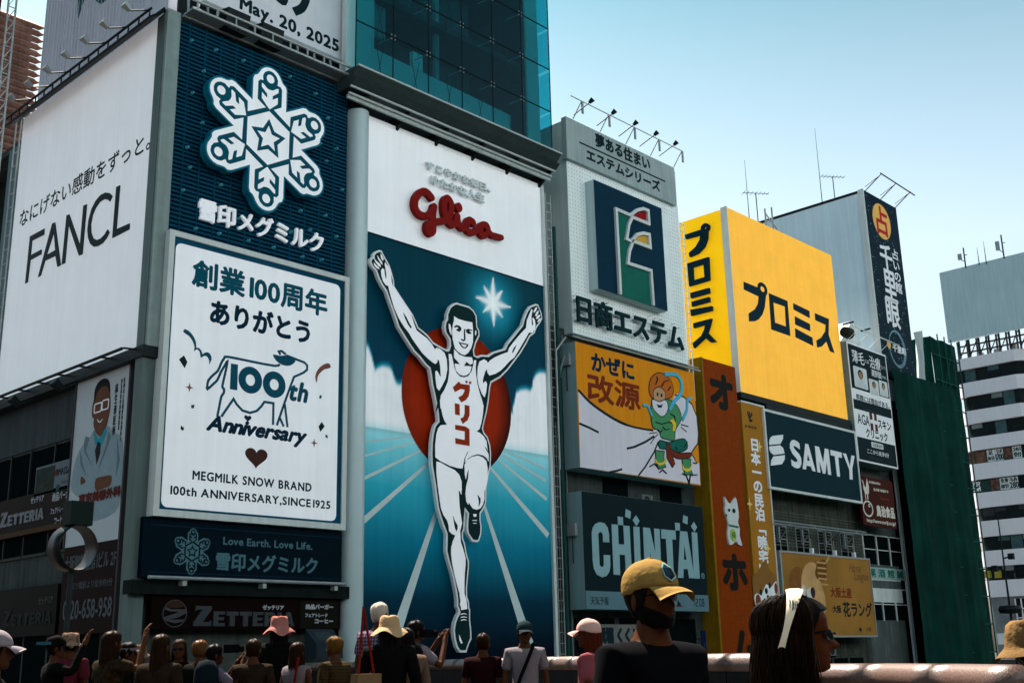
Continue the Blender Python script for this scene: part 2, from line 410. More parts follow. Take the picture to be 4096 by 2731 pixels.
# ladder frame on the billboard's left edge
ld = thing('ladder', 'rusty steel ladder climbing the left edge of the white lettered billboard', 'ladder', P(u0-.35, 11))
m = MB(); m.tube(P(u0-.6, 9.5, .05), P(u0-.6, z1+.2, .05), .035); m.tube(P(u0-.12, 9.5, .05), P(u0-.12, z1+.2, .05), .035); m.build('rail', STEEL, ld)
m = MB(); m.tube(P(u0-.6, 9.8, .05), P(u0-.12, 9.8, .05), .028); r0 = m.build('rung', STEEL, ld)
for i in range(1, 22): share('rung', r0.data, (0, 0, i*.62), ld)
nb = thing('panel_wall', 'tall pale teal metal panel standing left of the billboard ladder', 'wall', (18.2, 47, 0))
m = MB(); m.box(18.3, 46.0, 0, 18.9, 47.1, 22.9); m.build('panel', mat('teal_cladding', (.06, .12, .13), .5, .15, 1, metal=.3, streak=.3), nb)
nb = thing('shop_building', 'dark low building at the far left edge behind the ladder', 'building', (18.6, 50, 0))
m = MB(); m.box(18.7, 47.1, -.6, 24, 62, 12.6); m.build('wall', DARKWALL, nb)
for i in range(4):
    m = MB(); m.box(18.62, 47.3+i*2.2, 6.2, 18.69, 49.2+i*2.2, 10.4); m.build('window', DKGLASS, nb)

# --- doctor poster light box
dp = thing('poster', 'tall light box poster of a smiling doctor in white glasses with folded arms', 'poster', (18, 36, 5))
P = S(18.15)
D = [(-38.527,11.085),(-34.748,11.025),(-34.776,5.958),(-38.334,6.752),(-34.807,4.5)]
pu0, pu1, pz0, pz1 = D[0][0], D[1][0], D[2][1]-.75, D[1][1]-.02
m = MB(); m.pbox(P, pu0, pu1, pz0, pz1, -.2, 0); m.build('panel', mat('poster_white', (.42, .46, .50), .5, .05), dp)
m = MB()
for a in ((pu0-.08, pu0, pz0, pz1+.1), (pu1, pu1+.1, pz0-2.9, pz1+.1), (pu0, pu1, pz1, pz1+.1)): m.pbox(P, *a, -.25, .05)
m.build('frame', mat('brown_frame', (.05, .045, .05), .5, .1), dp)
SKIN_P = mat('poster_skin', (.12, .052, .030), .6, .15, 4); HAIR_P = mat('poster_hair', (.012, .014, .016), .6)
COAT_P = mat('poster_coat', (.22, .29, .33), .6, .12, 3); COAT_S = mat('poster_coat_fold', (.12, .18, .21), .6, .1)
poly(P, [smooth_loop([(-38.349,7.151),(-38.287,8.043),(-37.948,8.551),(-37.177,8.942),(-37.043,9.072),(-36.109,9.104),(-35.654,8.815),(-35.09,8.586),(-34.878,8.077),(-34.804,6.842),(-35.171,6.09),(-37.017,5.987),(-37.222,6.634)])], COAT_P, dp, 0, .008, 'coat_print')
poly(P, [(-37.064,9.075),(-36.632,8.713),(-36.163,9.063),(-36.107,8.882),(-36.476,8.347),(-36.609,8.562),(-36.86,8.548)], mat('poster_shirt', (.02, .25, .33), .6), dp, 0, .014, 'shirt_print')
poly(P, [(-36.672,8.645),(-36.455,8.54),(-36.454,8.197),(-36.653,7.856),(-36.829,8.346)], HAIR_P, dp, 0, .018, 'tie_print')
poly(P, smooth_loop([(-37.253,9.961),(-37.121,10.244),(-36.806,10.534),(-36.353,10.565),(-36.072,10.214),(-35.978,9.7),(-36.071,9.32),(-36.167,9.088),(-36.493,8.792),(-36.854,8.969),(-37.075,9.277),(-37.075,9.478),(-37.229,9.603)]), SKIN_P, dp, 0, .022, 'face_print')
poly(P, smooth_loop([(-37.158,10.148),(-37.138,10.552),(-36.843,10.78),(-36.437,10.792),(-36.158,10.605),(-36.072,10.214),(-36.204,10.437),(-36.449,10.531),(-36.799,10.492),(-37,10.324),(-37.073,10.134)]), HAIR_P, dp, 0, .028, 'hair_print')
m = MB()
for c in ([(-36.822,9.829),(-36.613,9.795),(-36.798,9.675)], [(-36.299,9.853),(-36.115,9.822),(-36.275,9.69)]):
    rx = abs(c[1][0]-c[0][0])*1.2; rz = abs(c[2][1]-c[0][1]); m.strip(P, rrect(c[0][0]-rx, c[0][0]+rx, c[0][1]-rz, c[0][1]+rz, .06), .045, 0, .036, True)
m.build('glasses_print', WHITE, dp)
poly(P, smooth_loop([(-36.813,9.437),(-36.621,9.307),(-36.431,9.386),(-36.501,9.313),(-36.617,9.281),(-36.725,9.323)]), WHITE, dp, 0, .034, 'smile_print')
polys(P, [smooth_loop([(-36.624,7.342),(-36.132,7.379),(-35.559,7.333),(-35.593,7.028),(-35.974,6.977),(-36.568,6.973)]), smooth_loop([(-37.682,7.568),(-37.358,7.357),(-37.69,7.297)])], SKIN_P, dp, 0, .018, 'hands_print')
polys(P, [[(-37.594,8.953),(-37.319,8.863),(-37.511,8.44),(-37.011,7.878),(-37.548,8.345),(-37.704,8.667)], [(-35.955,8.859),(-35.783,8.687),(-36.062,8.24),(-36.481,7.712),(-36.127,8.347)], [(-37.94,8.499),(-37.712,8.068),(-37.373,7.58),(-37.802,7.98)], [(-35.322,8.523),(-35.08,7.819),(-35.242,7.27),(-35.246,7.841)]], COAT_S, dp, 0, .016, 'coat_fold_print')
MAR = mat('maroon_print', (.10, .018, .014), .6, .1)
text(P, '東京美容外科', bb([(-37.718,6.834),(-34.852,6.848),(-37.628,6.604),(-37.682,6.928)]), MAR, dp, .03, bold=.03)
text(P, '麻生泰医師', (D[1][0]-.98, D[1][0]-.78, D[1][1]-2.35, D[1][1]-.55), INK, dp, .01, bold=.01, vertical=True)
text(P, '医療法人社団東美会理事長', (D[1][0]-.42, D[1][0]-.32, D[1][1]-2.6, D[1][1]-.45), INK, dp, .01, bold=.006, vertical=True)
text(P, '東京美容外科統括院長', (D[1][0]-.6, D[1][0]-.5, D[1][1]-2.2, D[1][1]-.45), INK, dp, .01, bold=.006, vertical=True)
m = MB(); m.pbox(P, pu0, pu1, pz0-2.9, pz0, -.2, .0); m.build('lower_panel', mat('dark_maroon', (.012, .005, .005), .6, .15), dp)
GRY = mat('dim_lettering', (.09, .10, .115), .6, .1)
text(P, '大阪御堂筋第1ビル 2F', (pu0+.1, pu1-.12, pz0-.85, pz0-.3), GRY, dp, .01, bold=.01)
text(P, '四ツ橋駅より徒歩約1分', (pu0+.7, pu1-.25, pz0-1.45, pz0-1.2), GRY, dp, .01)
text(P, '0120-658-958', (pu0+.25, pu1-.2, pz0-2.4, pz0-1.8), GRY, dp, .01, bold=.012)
# --- massage banner, side restaurant sign
ms = thing('banner', 'small white massage banner in the dark window left of the doctor poster', 'banner', (18.3, 38.6, 6))
P = S(18.3); B = [(-41.644,8.385),(-38.867,8.378),(-38.892,7.452),(-41.618,7.47),(-40.104,8.371)]
m = MB(); m.pbox(P, B[0][0], B[1][0]+.2, B[2][1]-.12, B[1][1], -.05, 0); m.build('panel', mat('banner_white', (.12, .15, .18), .6), ms)
m = MB(); m.pbox(P, B[0][0]+.06, B[4][0], B[2][1]-.05, B[1][1]-.08, 0, .01); m.build('picture', mat('banner_photo', (.02, .035, .03), .6, .5, 4), ms)
text(P, 'MASSAGE', (B[4][0]+.3, B[1][0]+.35, B[1][1]-.5, B[1][1]-.25), INK, ms, .01, bold=.01)
poly(P, ell((B[4][0]+.16, B[1][1]-.38), .13, .13), MAR, ms, 0, .012, 'emblem')
poly(P, ell((B[4][0]+.35, B[1][1]-.95), .13, .13), mat('dk_green_print', (.01, .06, .05), .6), ms, 0, .012, 'emblem')
text(P, 'すぽらや', (B[4][0]+.55, B[1][0]+.1, B[1][1]-.85, B[1][1]-.72), INK, ms, .01)
LIT = mat('sign_lettering_white', (.40, .42, .48), .5, .05); DIM = mat('sign_lettering_grey', (.07, .08, .085), .5, .1)
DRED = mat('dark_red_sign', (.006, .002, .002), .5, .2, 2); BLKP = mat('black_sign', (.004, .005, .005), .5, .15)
zs = thing('restaurant_sign', 'dark red restaurant sign with white lettering along the side wall beneath the massage banner', 'sign', (18.3, 42, 4))
Zb = [(-44.581,7.346),(-38.903,7.327),(-39.361,6.22),(-44.336,6.26),(-40.372,7.186),(-44.445,7.031),(-40.817,6.821)]
m = MB(); m.pbox(P, Zb[0][0]-2.5, Zb[1][0]+.5, Zb[3][1]-.1, Zb[0][1]+.1, -.1, 0); m.build('panel', DRED, zs)
m = MB(); m.pbox(P, Zb[0][0]-2.5, Zb[1][0]+.5, Zb[3][1]-.28, Zb[3][1]-.1, -.1, .04); m.build('lower_trim', mat('bronze_trim', (.05, .022, .008), .5), zs)
q = [(-44.445,7.031),(-43.865,7),(-44.314,6.448),(-43.899,6.868)]
def zetteria(P, uL, uR, zB, zT, m_, parent, d=.02, small=.74):
    # big Z then smaller capitals
    W_ = uR-uL; mb = MB(); cells = [('Z', 0, .165, 1.0), ('E', .185, .295, small), ('T', .31, .425, small), ('T', .44, .555, small), ('E', .57, .675, small), ('R', .69, .805, small), ('I', .825, .865, small), ('A', .875, 1.0, small)]
    for ch, a, b, h in cells: mb = MB(); mb.prism(P, blk(ch, uL+a*W_, uL+b*W_, zB, zB+(zT-zB)*h), 0, d); mb.build('letter', m_, parent)
a = [(-44.379,6.454),(-40.718,6.426),(-44.445,7.031)]
zetteria(P, a[0][0], a[1][0], a[1][1], a[2][1]-.05, mat('sign_lettering_mid', (.16, .17, .19), .5, .1), zs)
text(P, 'ゼッテリア', (a[1][0]-1.15, a[1][0]-.1, a[2][1]+.05, a[2][1]+.28), LIT, zs, .01, bold=.01)
text(P, '絶品バーガー', (a[1][0]+.6, a[1][0]+2.1, a[2][1]-.05, a[2][1]+.25), LIT, zs, .01, bold=.01)
text(P, 'フェアトレード', (a[1][0]+.55, a[1][0]+1.7, a[2][1]-.5, a[2][1]-.3), LIT, zs, .01, bold=.006)
text(P, 'コーヒー', (a[1][0]+.9, a[1][0]+1.75, a[2][1]-.9, a[2][1]-.65), LIT, zs, .01, bold=.008)
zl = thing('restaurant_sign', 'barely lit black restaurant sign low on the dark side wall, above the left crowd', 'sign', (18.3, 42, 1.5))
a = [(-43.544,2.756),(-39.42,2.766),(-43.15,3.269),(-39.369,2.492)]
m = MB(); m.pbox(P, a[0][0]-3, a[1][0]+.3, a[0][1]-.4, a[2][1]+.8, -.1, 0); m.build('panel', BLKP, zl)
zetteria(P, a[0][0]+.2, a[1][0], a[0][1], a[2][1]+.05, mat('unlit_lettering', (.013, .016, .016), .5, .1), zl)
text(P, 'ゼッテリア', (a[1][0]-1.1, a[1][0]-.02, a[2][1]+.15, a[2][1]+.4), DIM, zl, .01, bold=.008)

# ---------------- blue slatted snowflake sign
P = F(GY)
ls = thing('slatted_sign', 'deep blue slatted sign with a huge white snowflake emblem and raised Japanese letters', 'sign', (22, GY, 16))
L = [(18.289,23.569),(18.266,17.044),(26.051,23.526),(26.124,15.65),(18.523,15.679),(26.333,15.575),(18.609,5.865),(26.326,5.843)]
lu0, lu1, lz0, lz1 = L[0][0], L[2][0]+.05, L[4][1]-.3, L[0][1]
SLB = mat('slat_blue', (.001, .054, .105), .45, .14, 1.2, streak=.15)
m = MB(); m.pbox(P, lu0, lu1, lz0, lz1, -.3, -.06); m.build('backing', mat('slat_back_blue', (.001, .030, .062), .6, .2), ls)
m = MB(); m.pbox(P, lu0, lu1, 0, .085, -.05, .035); s0 = m.build('slat', SLB, ls); s0.location = (0, 0, 0)
n = 52; pitch = (lz1-lz0)/n; s0.matrix_parent_inverse = Matrix.Translation((-22, -GY, -16+lz0))
for i in range(1, n): share('slat', s0.data, (0, 0, lz0+i*pitch), ls)
m = MB()
for k in range(1, 12): uu = lu0+k*(lu1-lu0)/12; m.pbox(P, uu-.02, uu+.02, lz0, lz1, -.06, .045)
m.build('slat_joint', SLB, ls)
m = MB(); c = (lu0+.7, lz1-.7); pr = [(.0, .14), (.05, .13), (.07, .0)]
m.lathe(P(0, 0, .03), [(r, z) for r, z in pr], 8, Matrix.Rotation(R(90), 3, 'X')); st0 = m.build('stud', mat('stud_blue', (.05, .28, .38), .35), ls, True)
st0.matrix_parent_inverse = Matrix.Translation((-22+c[0], 0, -16+c[1])) @ Matrix.Translation((0, -GY, 0))
rnd = random.Random(3)
for iz in range(8):
    for iu in range(7):
        if (iz, iu) == (0, 0): continue
        uu = lu0+.7+iu*1.12+rnd.uniform(-.22, .22)+(.4 if iz % 2 else 0); zz = lz1-.7-iz*1.0+rnd.uniform(-.22, .22)
        if uu < lu1-.2 and zz > lz0+.2: share('stud', st0.data, (uu, 0, zz), ls)
def snowflake(P, C, Rr, d, mats, parent, thick):
    edge, white, dark, star = mats
    Ru = Rr*.99
    def arm(pts, k):
        a = R(-60*k); return [(C[0]+Ru*(x*math.cos(a)-y*math.sin(a)), C[1]+Rr*(x*math.sin(a)+y*math.cos(a))) for x, y in pts]
    def half(w, tip, sh):
        r = [(w, w*1.732), (w, sh), (w-.05, sh+.14), (w-.17, sh+.21)]; cr = tip-2.2
        r += [(cr*math.cos(R(t)), 2.2+cr*math.sin(R(t))) for t in (20, 38, 56, 74)]
        return r
    def sil(w, tip, sh, full=True):
        out = []
        for k in range(6):
            h = half(w, tip, sh); pts = [(-x, y) for x, y in h]+[(0, tip)]+h[::-1][:-1]
            out += arm(pts, k)
        return out
    mb = MB()
    if edge: mb.prism(P, sil(.765, 2.76, 2.08), d, d+thick-.01); mb.build('snowflake_edge', edge, parent); mb = MB()
    mb.prism(P, sil(.70, 2.69, 2.05), d, d+thick); mb.build('snowflake_face', white, parent)
    mb = MB(); e = d+thick+.012
    for k in range(6):
        w = .50; pts = [(-w, 1.36), (-w, 2.02), (-.40, 2.10), (-.30, 2.13)]
        hh = [(0, 1.02), (-w, 1.33), (-w, 2.0), (-.42, 2.1), (-.30, 2.1)]+[(.32*math.cos(R(t)), 2.24+.32*math.sin(R(t))) for t in (200, 170, 140, 110, 90, 70, 40, 10, -20)]+[(.30, 2.1), (.42, 2.1), (w, 2.0), (w, 1.33)]
        gl = [(0, 1.08), (.34, 1.40), (.34, 1.66), (.12, 1.50), (.12, 1.64), (.36, 1.84), (.36, 2.0), (.28, 1.98), (.12, 1.86), (0, 1.84), (-.12, 1.86), (-.28, 1.98), (-.36, 2.0), (-.36, 1.84), (-.12, 1.64), (-.12, 1.50), (-.34, 1.66), (-.34, 1.40)]
        ci = [(.17*math.cos(R(t)), 2.26+.17*math.sin(R(t))) for t in range(0, 360, 30)]
        mb.prism(P, [arm(hh, k), arm(gl, k), arm(ci, k)], d, e)
        # band along the hexagon edge between arms
        a = R(-60*k); p1 = (0, 1.0); s, c_ = math.sin(R(60)), math.cos(R(60)); p2 = (s, c_)
        o = .17; nx, ny = math.sin(R(30)), math.cos(R(30))
        q = [(p1[0], p1[1]+.02), (p1[0]+nx*o+.02, p1[1]+ny*o+.02), (p2[0]+nx*o, p2[1]+ny*o+.0), (p2[0], p2[1]+.02)]
        mb.prism(P, arm(q, k), d, e+.002)
    mb.build('snowflake_pattern', dark, parent)
    st = lambda ro, ri: [(C[0]+Rr*(ro if i % 2 == 0 else ri)*math.sin(R(36*i)), C[1]-Rr*.02+Rr*(ro if i % 2 == 0 else ri)*math.cos(R(36*i))) for i in range(10)]
    mb = MB(); mb.prism(P, [st(.74, .40), st(.50, .235)], d, e); mb.build('snowflake_star', star, parent)
c = [(22.035,19.877),(22.044,20.941),(22.036,18.822)]
snowflake(P, c[0], (c[1][1]-c[2][1])/2, .25, (MIDTEAL, GLOWW, TEALB, TEALB), ls, .35)
text(P, '雪印メグミルク', bb([(19.601,16.537),(24.932,16.836),(20.065,16.17),(20.023,16.951)]), GLOWW, ls, .1, bold=.022, split=True, depth=.12, name='letter')
# ---------------- white anniversary board
an = thing('framed_sign', 'white anniversary board in a teal border with a line drawn cow around a large 100', 'sign', (22, GY, 10))
P = F(33.25); A = [(18.33,15.528),(26.059,15.426),(26.052,5.795),(18.415,5.817)]
au0, au1, az0, az1 = A[3][0], A[1][0], A[3][1], A[1][1]
FR = mat('frame_offwhite', (.62, .66, .66), .5, .08, 1.5, streak=.1)
m = MB(); m.pbox(P, au0, au1, az0, az0+.22, -.6, .06); m.pbox(P, au0, au1, az1-.2, az1, -.6, .06); m.pbox(P, au0, au0+.2, az0+.22, az1-.2, -.6, .06); m.pbox(P, au1-.2, au1, az0+.22, az1-.2, -.6, .06); m.build('frame', FR, an)
m = MB(); m.pbox(P, au0+.2, au1-.2, az0+.22, az1-.2, -.5, 0); m.build('panel', mat('border_teal', (.003, .065, .125), .5, .35, .22), an)
Wc = [(18.683,15.08),(25.625,15.127),(25.666,6.099),(18.704,6.229)]
poly(P, rrect((Wc[0][0]+Wc[3][0])/2, (Wc[1][0]+Wc[2][0])/2, Wc[2][1]+.02, Wc[0][1]-.05, .22), GLOWW, an, 0, .02, 'white_field')
text(P, '創業100周年', bb([(19.379,13.775),(25.023,13.91),(19.811,13.655),(19.759,14.587)]), TEALB, an, .03, bold=.035)
text(P, 'ありがとう', bb([(20.145,12.657),(24.255,12.763),(20.519,12.5),(20.477,13.318)]), NAVY, an, .03, bold=.04)
text(P, 'MEGMILK SNOW BRAND', bb([(19.769,7.236),(24.517,7.224),(19.874,7.088),(19.858,7.373)]), NAVY, an, .03, bold=.012, track=.05)
text(P, '100th ANNIVERSARY,SINCE1925', bb([(19.002,6.629),(25.359,6.67),(19.119,6.499),(19.131,6.808)]), NAVY, an, .03, bold=.012, track=.04)
COWB = mat('cow_blue', (.006, .075, .125), .5, .05)
m = MB(); w = .085
for pts in (smooth_loop([(20.574,9.272),(20.625,9.575),(20.696,9.982),(20.783,10.111),(20.787,10.261),(20.716,10.334),(20.804,10.799),(20.876,11.243),(20.789,11.1),(20.634,10.822),(20.519,10.536),(20.379,10.382),(20.152,10.158),(20.139,10.262),(20.172,10.465),(20.362,10.695),(20.521,10.854),(20.62,11.105),(20.74,11.328),(20.887,11.404),(21.851,11.398),(22.808,11.403),(23.008,11.499)], 2, False),
            [(23.282,11.871),(23.7,11.801),(24.082,11.741),(24.204,11.653),(24.2,11.491),(24.052,11.36),(23.64,11.134),(23.487,10.74),(23.274,10.151),(22.971,9.284)],
            [(23.277,10.082),(23.424,9.273)], [(23.081,9.572),(23.261,9.28)],
            [(20.732,9.293),(20.957,9.638),(21.178,9.969),(21.307,9.803),(21.545,9.619),(21.855,9.577),(22.122,9.681),(22.31,9.877),(22.422,10.046),(22.8,10.049),(22.811,9.28)],
            [(23.028,11.845),(22.95,11.955),(23.071,11.994),(23.26,11.903)]):
    m.strip(P, pts, w, 0, .032)
m.build('cow_outline', COWB, an)
z0_ = [(21.815,10.73),(21.347,10.657),(21.793,11.206),(21.622,10.7),(21.805,10.934)]; z1_ = [(22.806,10.723),(22.341,10.651),(22.788,11.197),(22.614,10.693),(22.798,10.923)]
lo = [[[(21.019,11.189),(21.29,11.194),(21.303,10.289),(21.018,10.29)]], [smooth_loop([(22.711,11.807),(22.996,11.804),(23.364,11.885),(23.68,11.797),(23.602,11.624),(23.419,11.512),(23.213,11.488),(23.048,11.513),(22.84,11.619)], 2)]]
for q in (z0_, z1_):
    lo.append([ell(q[0], abs(q[1][0]-q[0][0])*1.02, q[2][1]-q[0][1]), ell(q[0], abs(q[3][0]-q[0][0]), q[4][1]-q[0][1])])
polys(P, lo, COWB, an, 0, .036, 'number_print')
text(P, 'th', bb([(23.487,10.74),(24.239,10.5),(23.586,10.282),(23.98,10.95)]), COWB, an, .03, bold=.04, shear=.2)
text(P, 'Anniversary', bb([(20.203,8.898),(24.246,8.924),(23.972,8.633),(20.622,9.279)]), NAVY, an, .03, bold=.035, shear=.3, track=-.04)
def heart(c, rx, rz):
    return [(c[0]+rx*(math.sin(R(t))**3), c[1]+rz*(13*math.cos(R(t))-5*math.cos(R(2*t))-2*math.cos(R(3*t))-math.cos(R(4*t)))/15) for t in range(0, 360, 12)]
q = [(21.775,9.379),(21.917,9.397),(21.78,9.259)]; poly(P, heart(q[0], q[1][0]-q[0][0], (q[0][1]-q[2][1])), NAVY, an, 0, .03, 'small_heart')
q = [(22.176,8.081),(22.631,8.129),(22.192,7.718)]; poly(P, heart(q[0], q[1][0]-q[0][0], (q[0][1]-q[2][1])), mat('heart_brown', (.065, .026, .022), .6), an, 0, .03, 'large_heart')
def star4(c, rx, rz, k=.28): return [(c[0]+rx*(1 if i % 2 == 0 else k)*math.cos(R(45*i)), c[1]+rz*(1 if i % 2 == 0 else k)*math.sin(R(45*i))) for i in range(8)]
polys(P, [[(19.036,10.996),(19.21,11.163),(19.347,10.957),(19.261,10.736)], [(19.24,8.798),(19.356,8.733),(19.334,8.638),(19.237,8.68)], [(24.912,9.655),(25.045,9.506),(24.857,9.288),(24.775,9.472)]], INK, an, 0, .03, 'confetti_dark')
polys(P, [[(19.574,9.532),(19.697,9.559),(19.676,9.427),(19.58,9.436)], [(24.787,10.616),(24.872,10.654),(24.875,10.529),(24.781,10.501)], [(25.083,9.21),(25.183,9.194),(25.198,9.09),(25.107,9.104)],
  smooth_loop([(19.192,12.069),(19.138,11.953),(19.347,11.866),(19.501,11.711),(19.584,11.527),(19.575,11.366),(19.678,11.461),(19.792,11.381),(19.846,11.191),(19.962,11.277),(20.091,11.266),(20.172,11.13),(20.168,11.012),(20.253,11.211),(20.196,11.368),(20.083,11.422),(19.957,11.377),(19.905,11.318),(19.843,11.44),(19.729,11.52),(19.65,11.506),(19.629,11.685),(19.528,11.866),(19.375,12.004)], 2)], TEALB, an, 0, .03, 'confetti_teal')
q = [(19.476,10.111),(19.632,10.135),(19.466,10.273),(24.593,8.843),(24.754,8.862),(24.589,9)]
polys(P, [star4(q[0], q[1][0]-q[0][0], q[2][1]-q[0][1]), star4(q[3], q[4][0]-q[3][0], q[5][1]-q[3][1]),
  smooth_loop([(25.194,11.892),(25.255,11.738),(24.989,11.639),(24.776,11.459),(24.673,11.281),(24.645,11.071),(24.579,11.266),(24.625,11.471),(24.771,11.676),(24.984,11.838)], 2)], BROWNR, an, 0, .03, 'confetti_brown')
# ---------------- navy strip sign
nv = thing('strip_sign', 'navy strip sign with a pale snowflake and slogan under the anniversary board', 'sign', (22, 33.4, 4))
P = F(33.4); B = [(18.165,5.754),(26.052,5.691),(26.091,3.882),(18.183,3.878)]
bu0, bu1, bz0, bz1 = B[3][0]+.05, B[1][0], B[3][1]+.05, az0-.02
m = MB(); m.pbox(P, bu0, bu1, bz0, bz1, -.5, 0); m.build('panel', mat('strip_navy', (.001, .007, .014), .5, .15), nv)
PALE = mat('pale_teal_print', (.075, .17, .21), .5, .06)
m = MB(); m.pbox(P, bu0+.25, bu1-.1, bz0+.15, bz0+.18, 0, .008); m.pbox(P, bu0+.25, bu1-.1, bz1-.25, bz1-.22, 0, .008); m.build('trim', NAVY, nv)
text(P, 'Love Earth. Love Life.', bb([(21.134,5.311),(24.738,5.074),(21.181,5.074),(21.169,5.319)]), PALE, nv, .01, bold=.01)
text(P, '雪印メグミルク', bb([(20.895,4.779),(24.973,4.677),(21.188,4.239),(21.16,4.801)]), PALE, nv, .01, bold=.018)
q = [(19.987,4.79),(19.977,5.071)]; snowflake(P, q[0], (q[1][1]-q[0][1])*.98, .005, (None, PALE, mat('strip_navy', None), mat('strip_navy', None)), nv, .008)
rt = thing('steel_tube', 'horizontal grey steel tube on short brackets beneath the navy strip sign', 'railing', (22, 33, 3))
m = MB(); m.tube((bu0+.1, 33.1, bz0-.02), (bu1, 33.1, bz0-.02), .06, 8); m.build('tube', STEEL, rt)
m = MB()
for k in range(3): uu = bu0+1.3+k*3; m.box(uu, 33.1, bz0-.25, uu+.15, 33.8, bz0-.1)
m.build('bracket', STEEL, rt)
# ---------------- street level restaurant sign
zz = thing('restaurant_sign', 'dark restaurant fascia sign with burger emblem and grey block capitals below the navy strip', 'sign', (22, 33.5, 1.5))
P = F(33.5); B = [(18.828,3.415),(26.116,3.38),(25.929,2.421),(18.882,2.362),(18.589,3.639)]
m = MB(); m.pbox(P, B[0][0]-.9, B[1][0]+.3, B[0][1], B[4][1]+.2, -.4, .15); m.build('lintel', mat('lintel_grey', (.010, .015, .015), .7, .2, streak=.3), zz)
m = MB(); m.pbox(P, B[0][0]-.1, B[1][0], B[3][1], B[0][1], -.3, 0); m.build('panel', DRED, zz)
m = MB(); m.pbox(P, B[1][0]-1.75, B[1][0]-.1, B[3][1]+.05, B[0][1]-.1, 0, .02); m.build('side_panel', mat('olive_dark', (.008, .008, .005), .5), zz)
q = [(20.2,2.457),(24.1,2.47),(20.214,3.084)]; zetteria(P, q[0][0], q[1][0], q[0][1], q[2][1], mat('fascia_lettering', (.045, .05, .057), .5, .1), zz, .06)
text(P, 'ゼッテリア', bb([(22.83,3.072),(23.672,3.084),(22.841,3.004),(22.835,3.149)]), LIT, zz, .02, bold=.01)
text(P, '絶品バーガー', bb([(24.59,3.129),(25.767,3.146),(24.692,3.044),(24.687,3.203)]), LIT, zz, .03, bold=.012)
text(P, 'フェアトレード', bb([(24.579,2.843),(25.528,2.82),(24.7,2.775),(24.697,2.892)]), LIT, zz, .03, bold=.008)
text(P, 'コーヒー', bb([(24.992,2.656),(25.779,2.662),(25.107,2.571),(25.103,2.705)]), LIT, zz, .03, bold=.012)
q = [(19.534,2.837),(19.965,2.842),(19.507,3.262)]; c = q[0]; rx = q[1][0]-c[0]; rz = q[2][1]-c[1]
m = MB(); m.prism(P, [ell(c, rx, rz), ell(c, rx*.94, rz*.94)], 0, .04)
U = lambda x, y: (c[0]+x*rx, c[1]+y*rz)
m.prism(P, [U(-.85, .5), U(-.3, .30), U(.9, .33), U(.95, .05), U(.2, -.30), U(-.55, -.42), U(.1, -.45), U(.95, -.42), U(.85, -.55), U(0, -.70), U(-.85, -.5), U(-.9, -.28), U(.0, .0), U(.35, .14), U(-.5, .16), U(-.92, .32)], 0, .04)
m.build('emblem_lines', mat('emblem_grey', (.06, .06, .07), .5), zz)
poly(P, [U(-.75, .5), U(-.5, .8), U(0, .92), U(.5, .8), U(.78, .5), U(.2, .42), U(-.3, .42)], mat('emblem_brown', (.04, .02, .012), .6), zz, 0, .03, 'emblem_bun')
wl = thing('notice_box', 'slanted grey notice box on the shop wall right of the restaurant lettering', 'notice', (25, 33.4, .4))
q = [(24.322,2.414),(25.714,2.145),(24.361,2.414)]
m = MB(); x0_, x1_ = q[0][0]+.15, q[1][0]; zt = q[0][1]-.05
m.add([(x0_, 33.3, zt), (x1_-.1, 33.3, zt), (x1_, 32.8, zt-.5), (x0_+.1, 32.8, zt-.5), (x0_, 33.3, zt-1), (x1_-.1, 33.3, zt-1), (x1_, 32.8, zt-1), (x0_+.1, 32.8, zt-1)], [(0, 1, 2, 3), (3, 2, 6, 7), (0, 3, 7, 4), (1, 5, 6, 2), (4, 7, 6, 5)])
m.build('box', mat('notice_grey', (.022, .032, .042), .4), wl)
m = MB(); m.add([(x0_+.25, 33.19, zt-.09), (x1_-.3, 33.19, zt-.09), (x1_-.25, 32.9, zt-.39), (x0_+.3, 32.9, zt-.39)], [(0, 1, 2, 3)]); m.build('sheet', mat('notice_sheet', (.035, .047, .055), .3), wl)
m = MB(); m.pbox(F(33.98), 18.6, 26.5, -.6, .9, 0, .02); m.build('shop_window', DKGLASS, cb)
# ---------------- roof signs above the corner building
mb_ = thing('billboard', 'white roof billboard showing the bottom of black letters and the date May. 20, 2025', 'billboard', (22, 33.8, 24.8))
P = F(33.8); A = [(16.985,24.888),(26.068,24.759),(26.072,27.74),(21.555,24.817),(17.814,24.149)]
m = MB(); m.pbox(P, 19.3, A[1][0], A[1][1]+.02, A[1][1]+7, -.3, 0); m.build('panel', mat('pale_lilac_white', (.70, .70, .77), .5, .06, .8, streak=.05), mb_)
m = MB(); m.pbox(P, A[1][0]+.0, A[1][0]+.12, A[1][1]-.1, A[1][1]+7, -.3, .05); m.build('edge_trim', WHITE2, mb_)
text(P, 'May. 20, 2025', bb([(21.096,25.084),(25.761,25.354),(21.417,25.036),(21.258,25.709)]), INK, mb_, .01, bold=.03, track=.02)
m = MB()
for q, w_ in (([(22.569,26.471),(22.809,26.353),(23.047,26.329),(23.135,26.72)], .3), ([(24.124,27.285),(24.101,26.883),(23.906,26.41),(23.535,26.091)], .35)): m.strip(P, smooth_loop(q, 3, False), w_, 0, .012)
m.build('lettering', INK, mb_)
sb = thing('billboard', 'ribbed white roof billboard with the lower end of a dark green letter', 'billboard', (18.9, 41, 24.8))
P = S(18.9); q = [(-46.271,30.212),(-46.068,25.544),(-37.447,26.256)]
m = MB(); m.pbox(P, q[1][0]-.05, -35.2, 24.2, 33.2, -.4, 0); m.build('panel', mat('roof_panel', (.50, .52, .60), .5, .05, .6, streak=.12), sb)
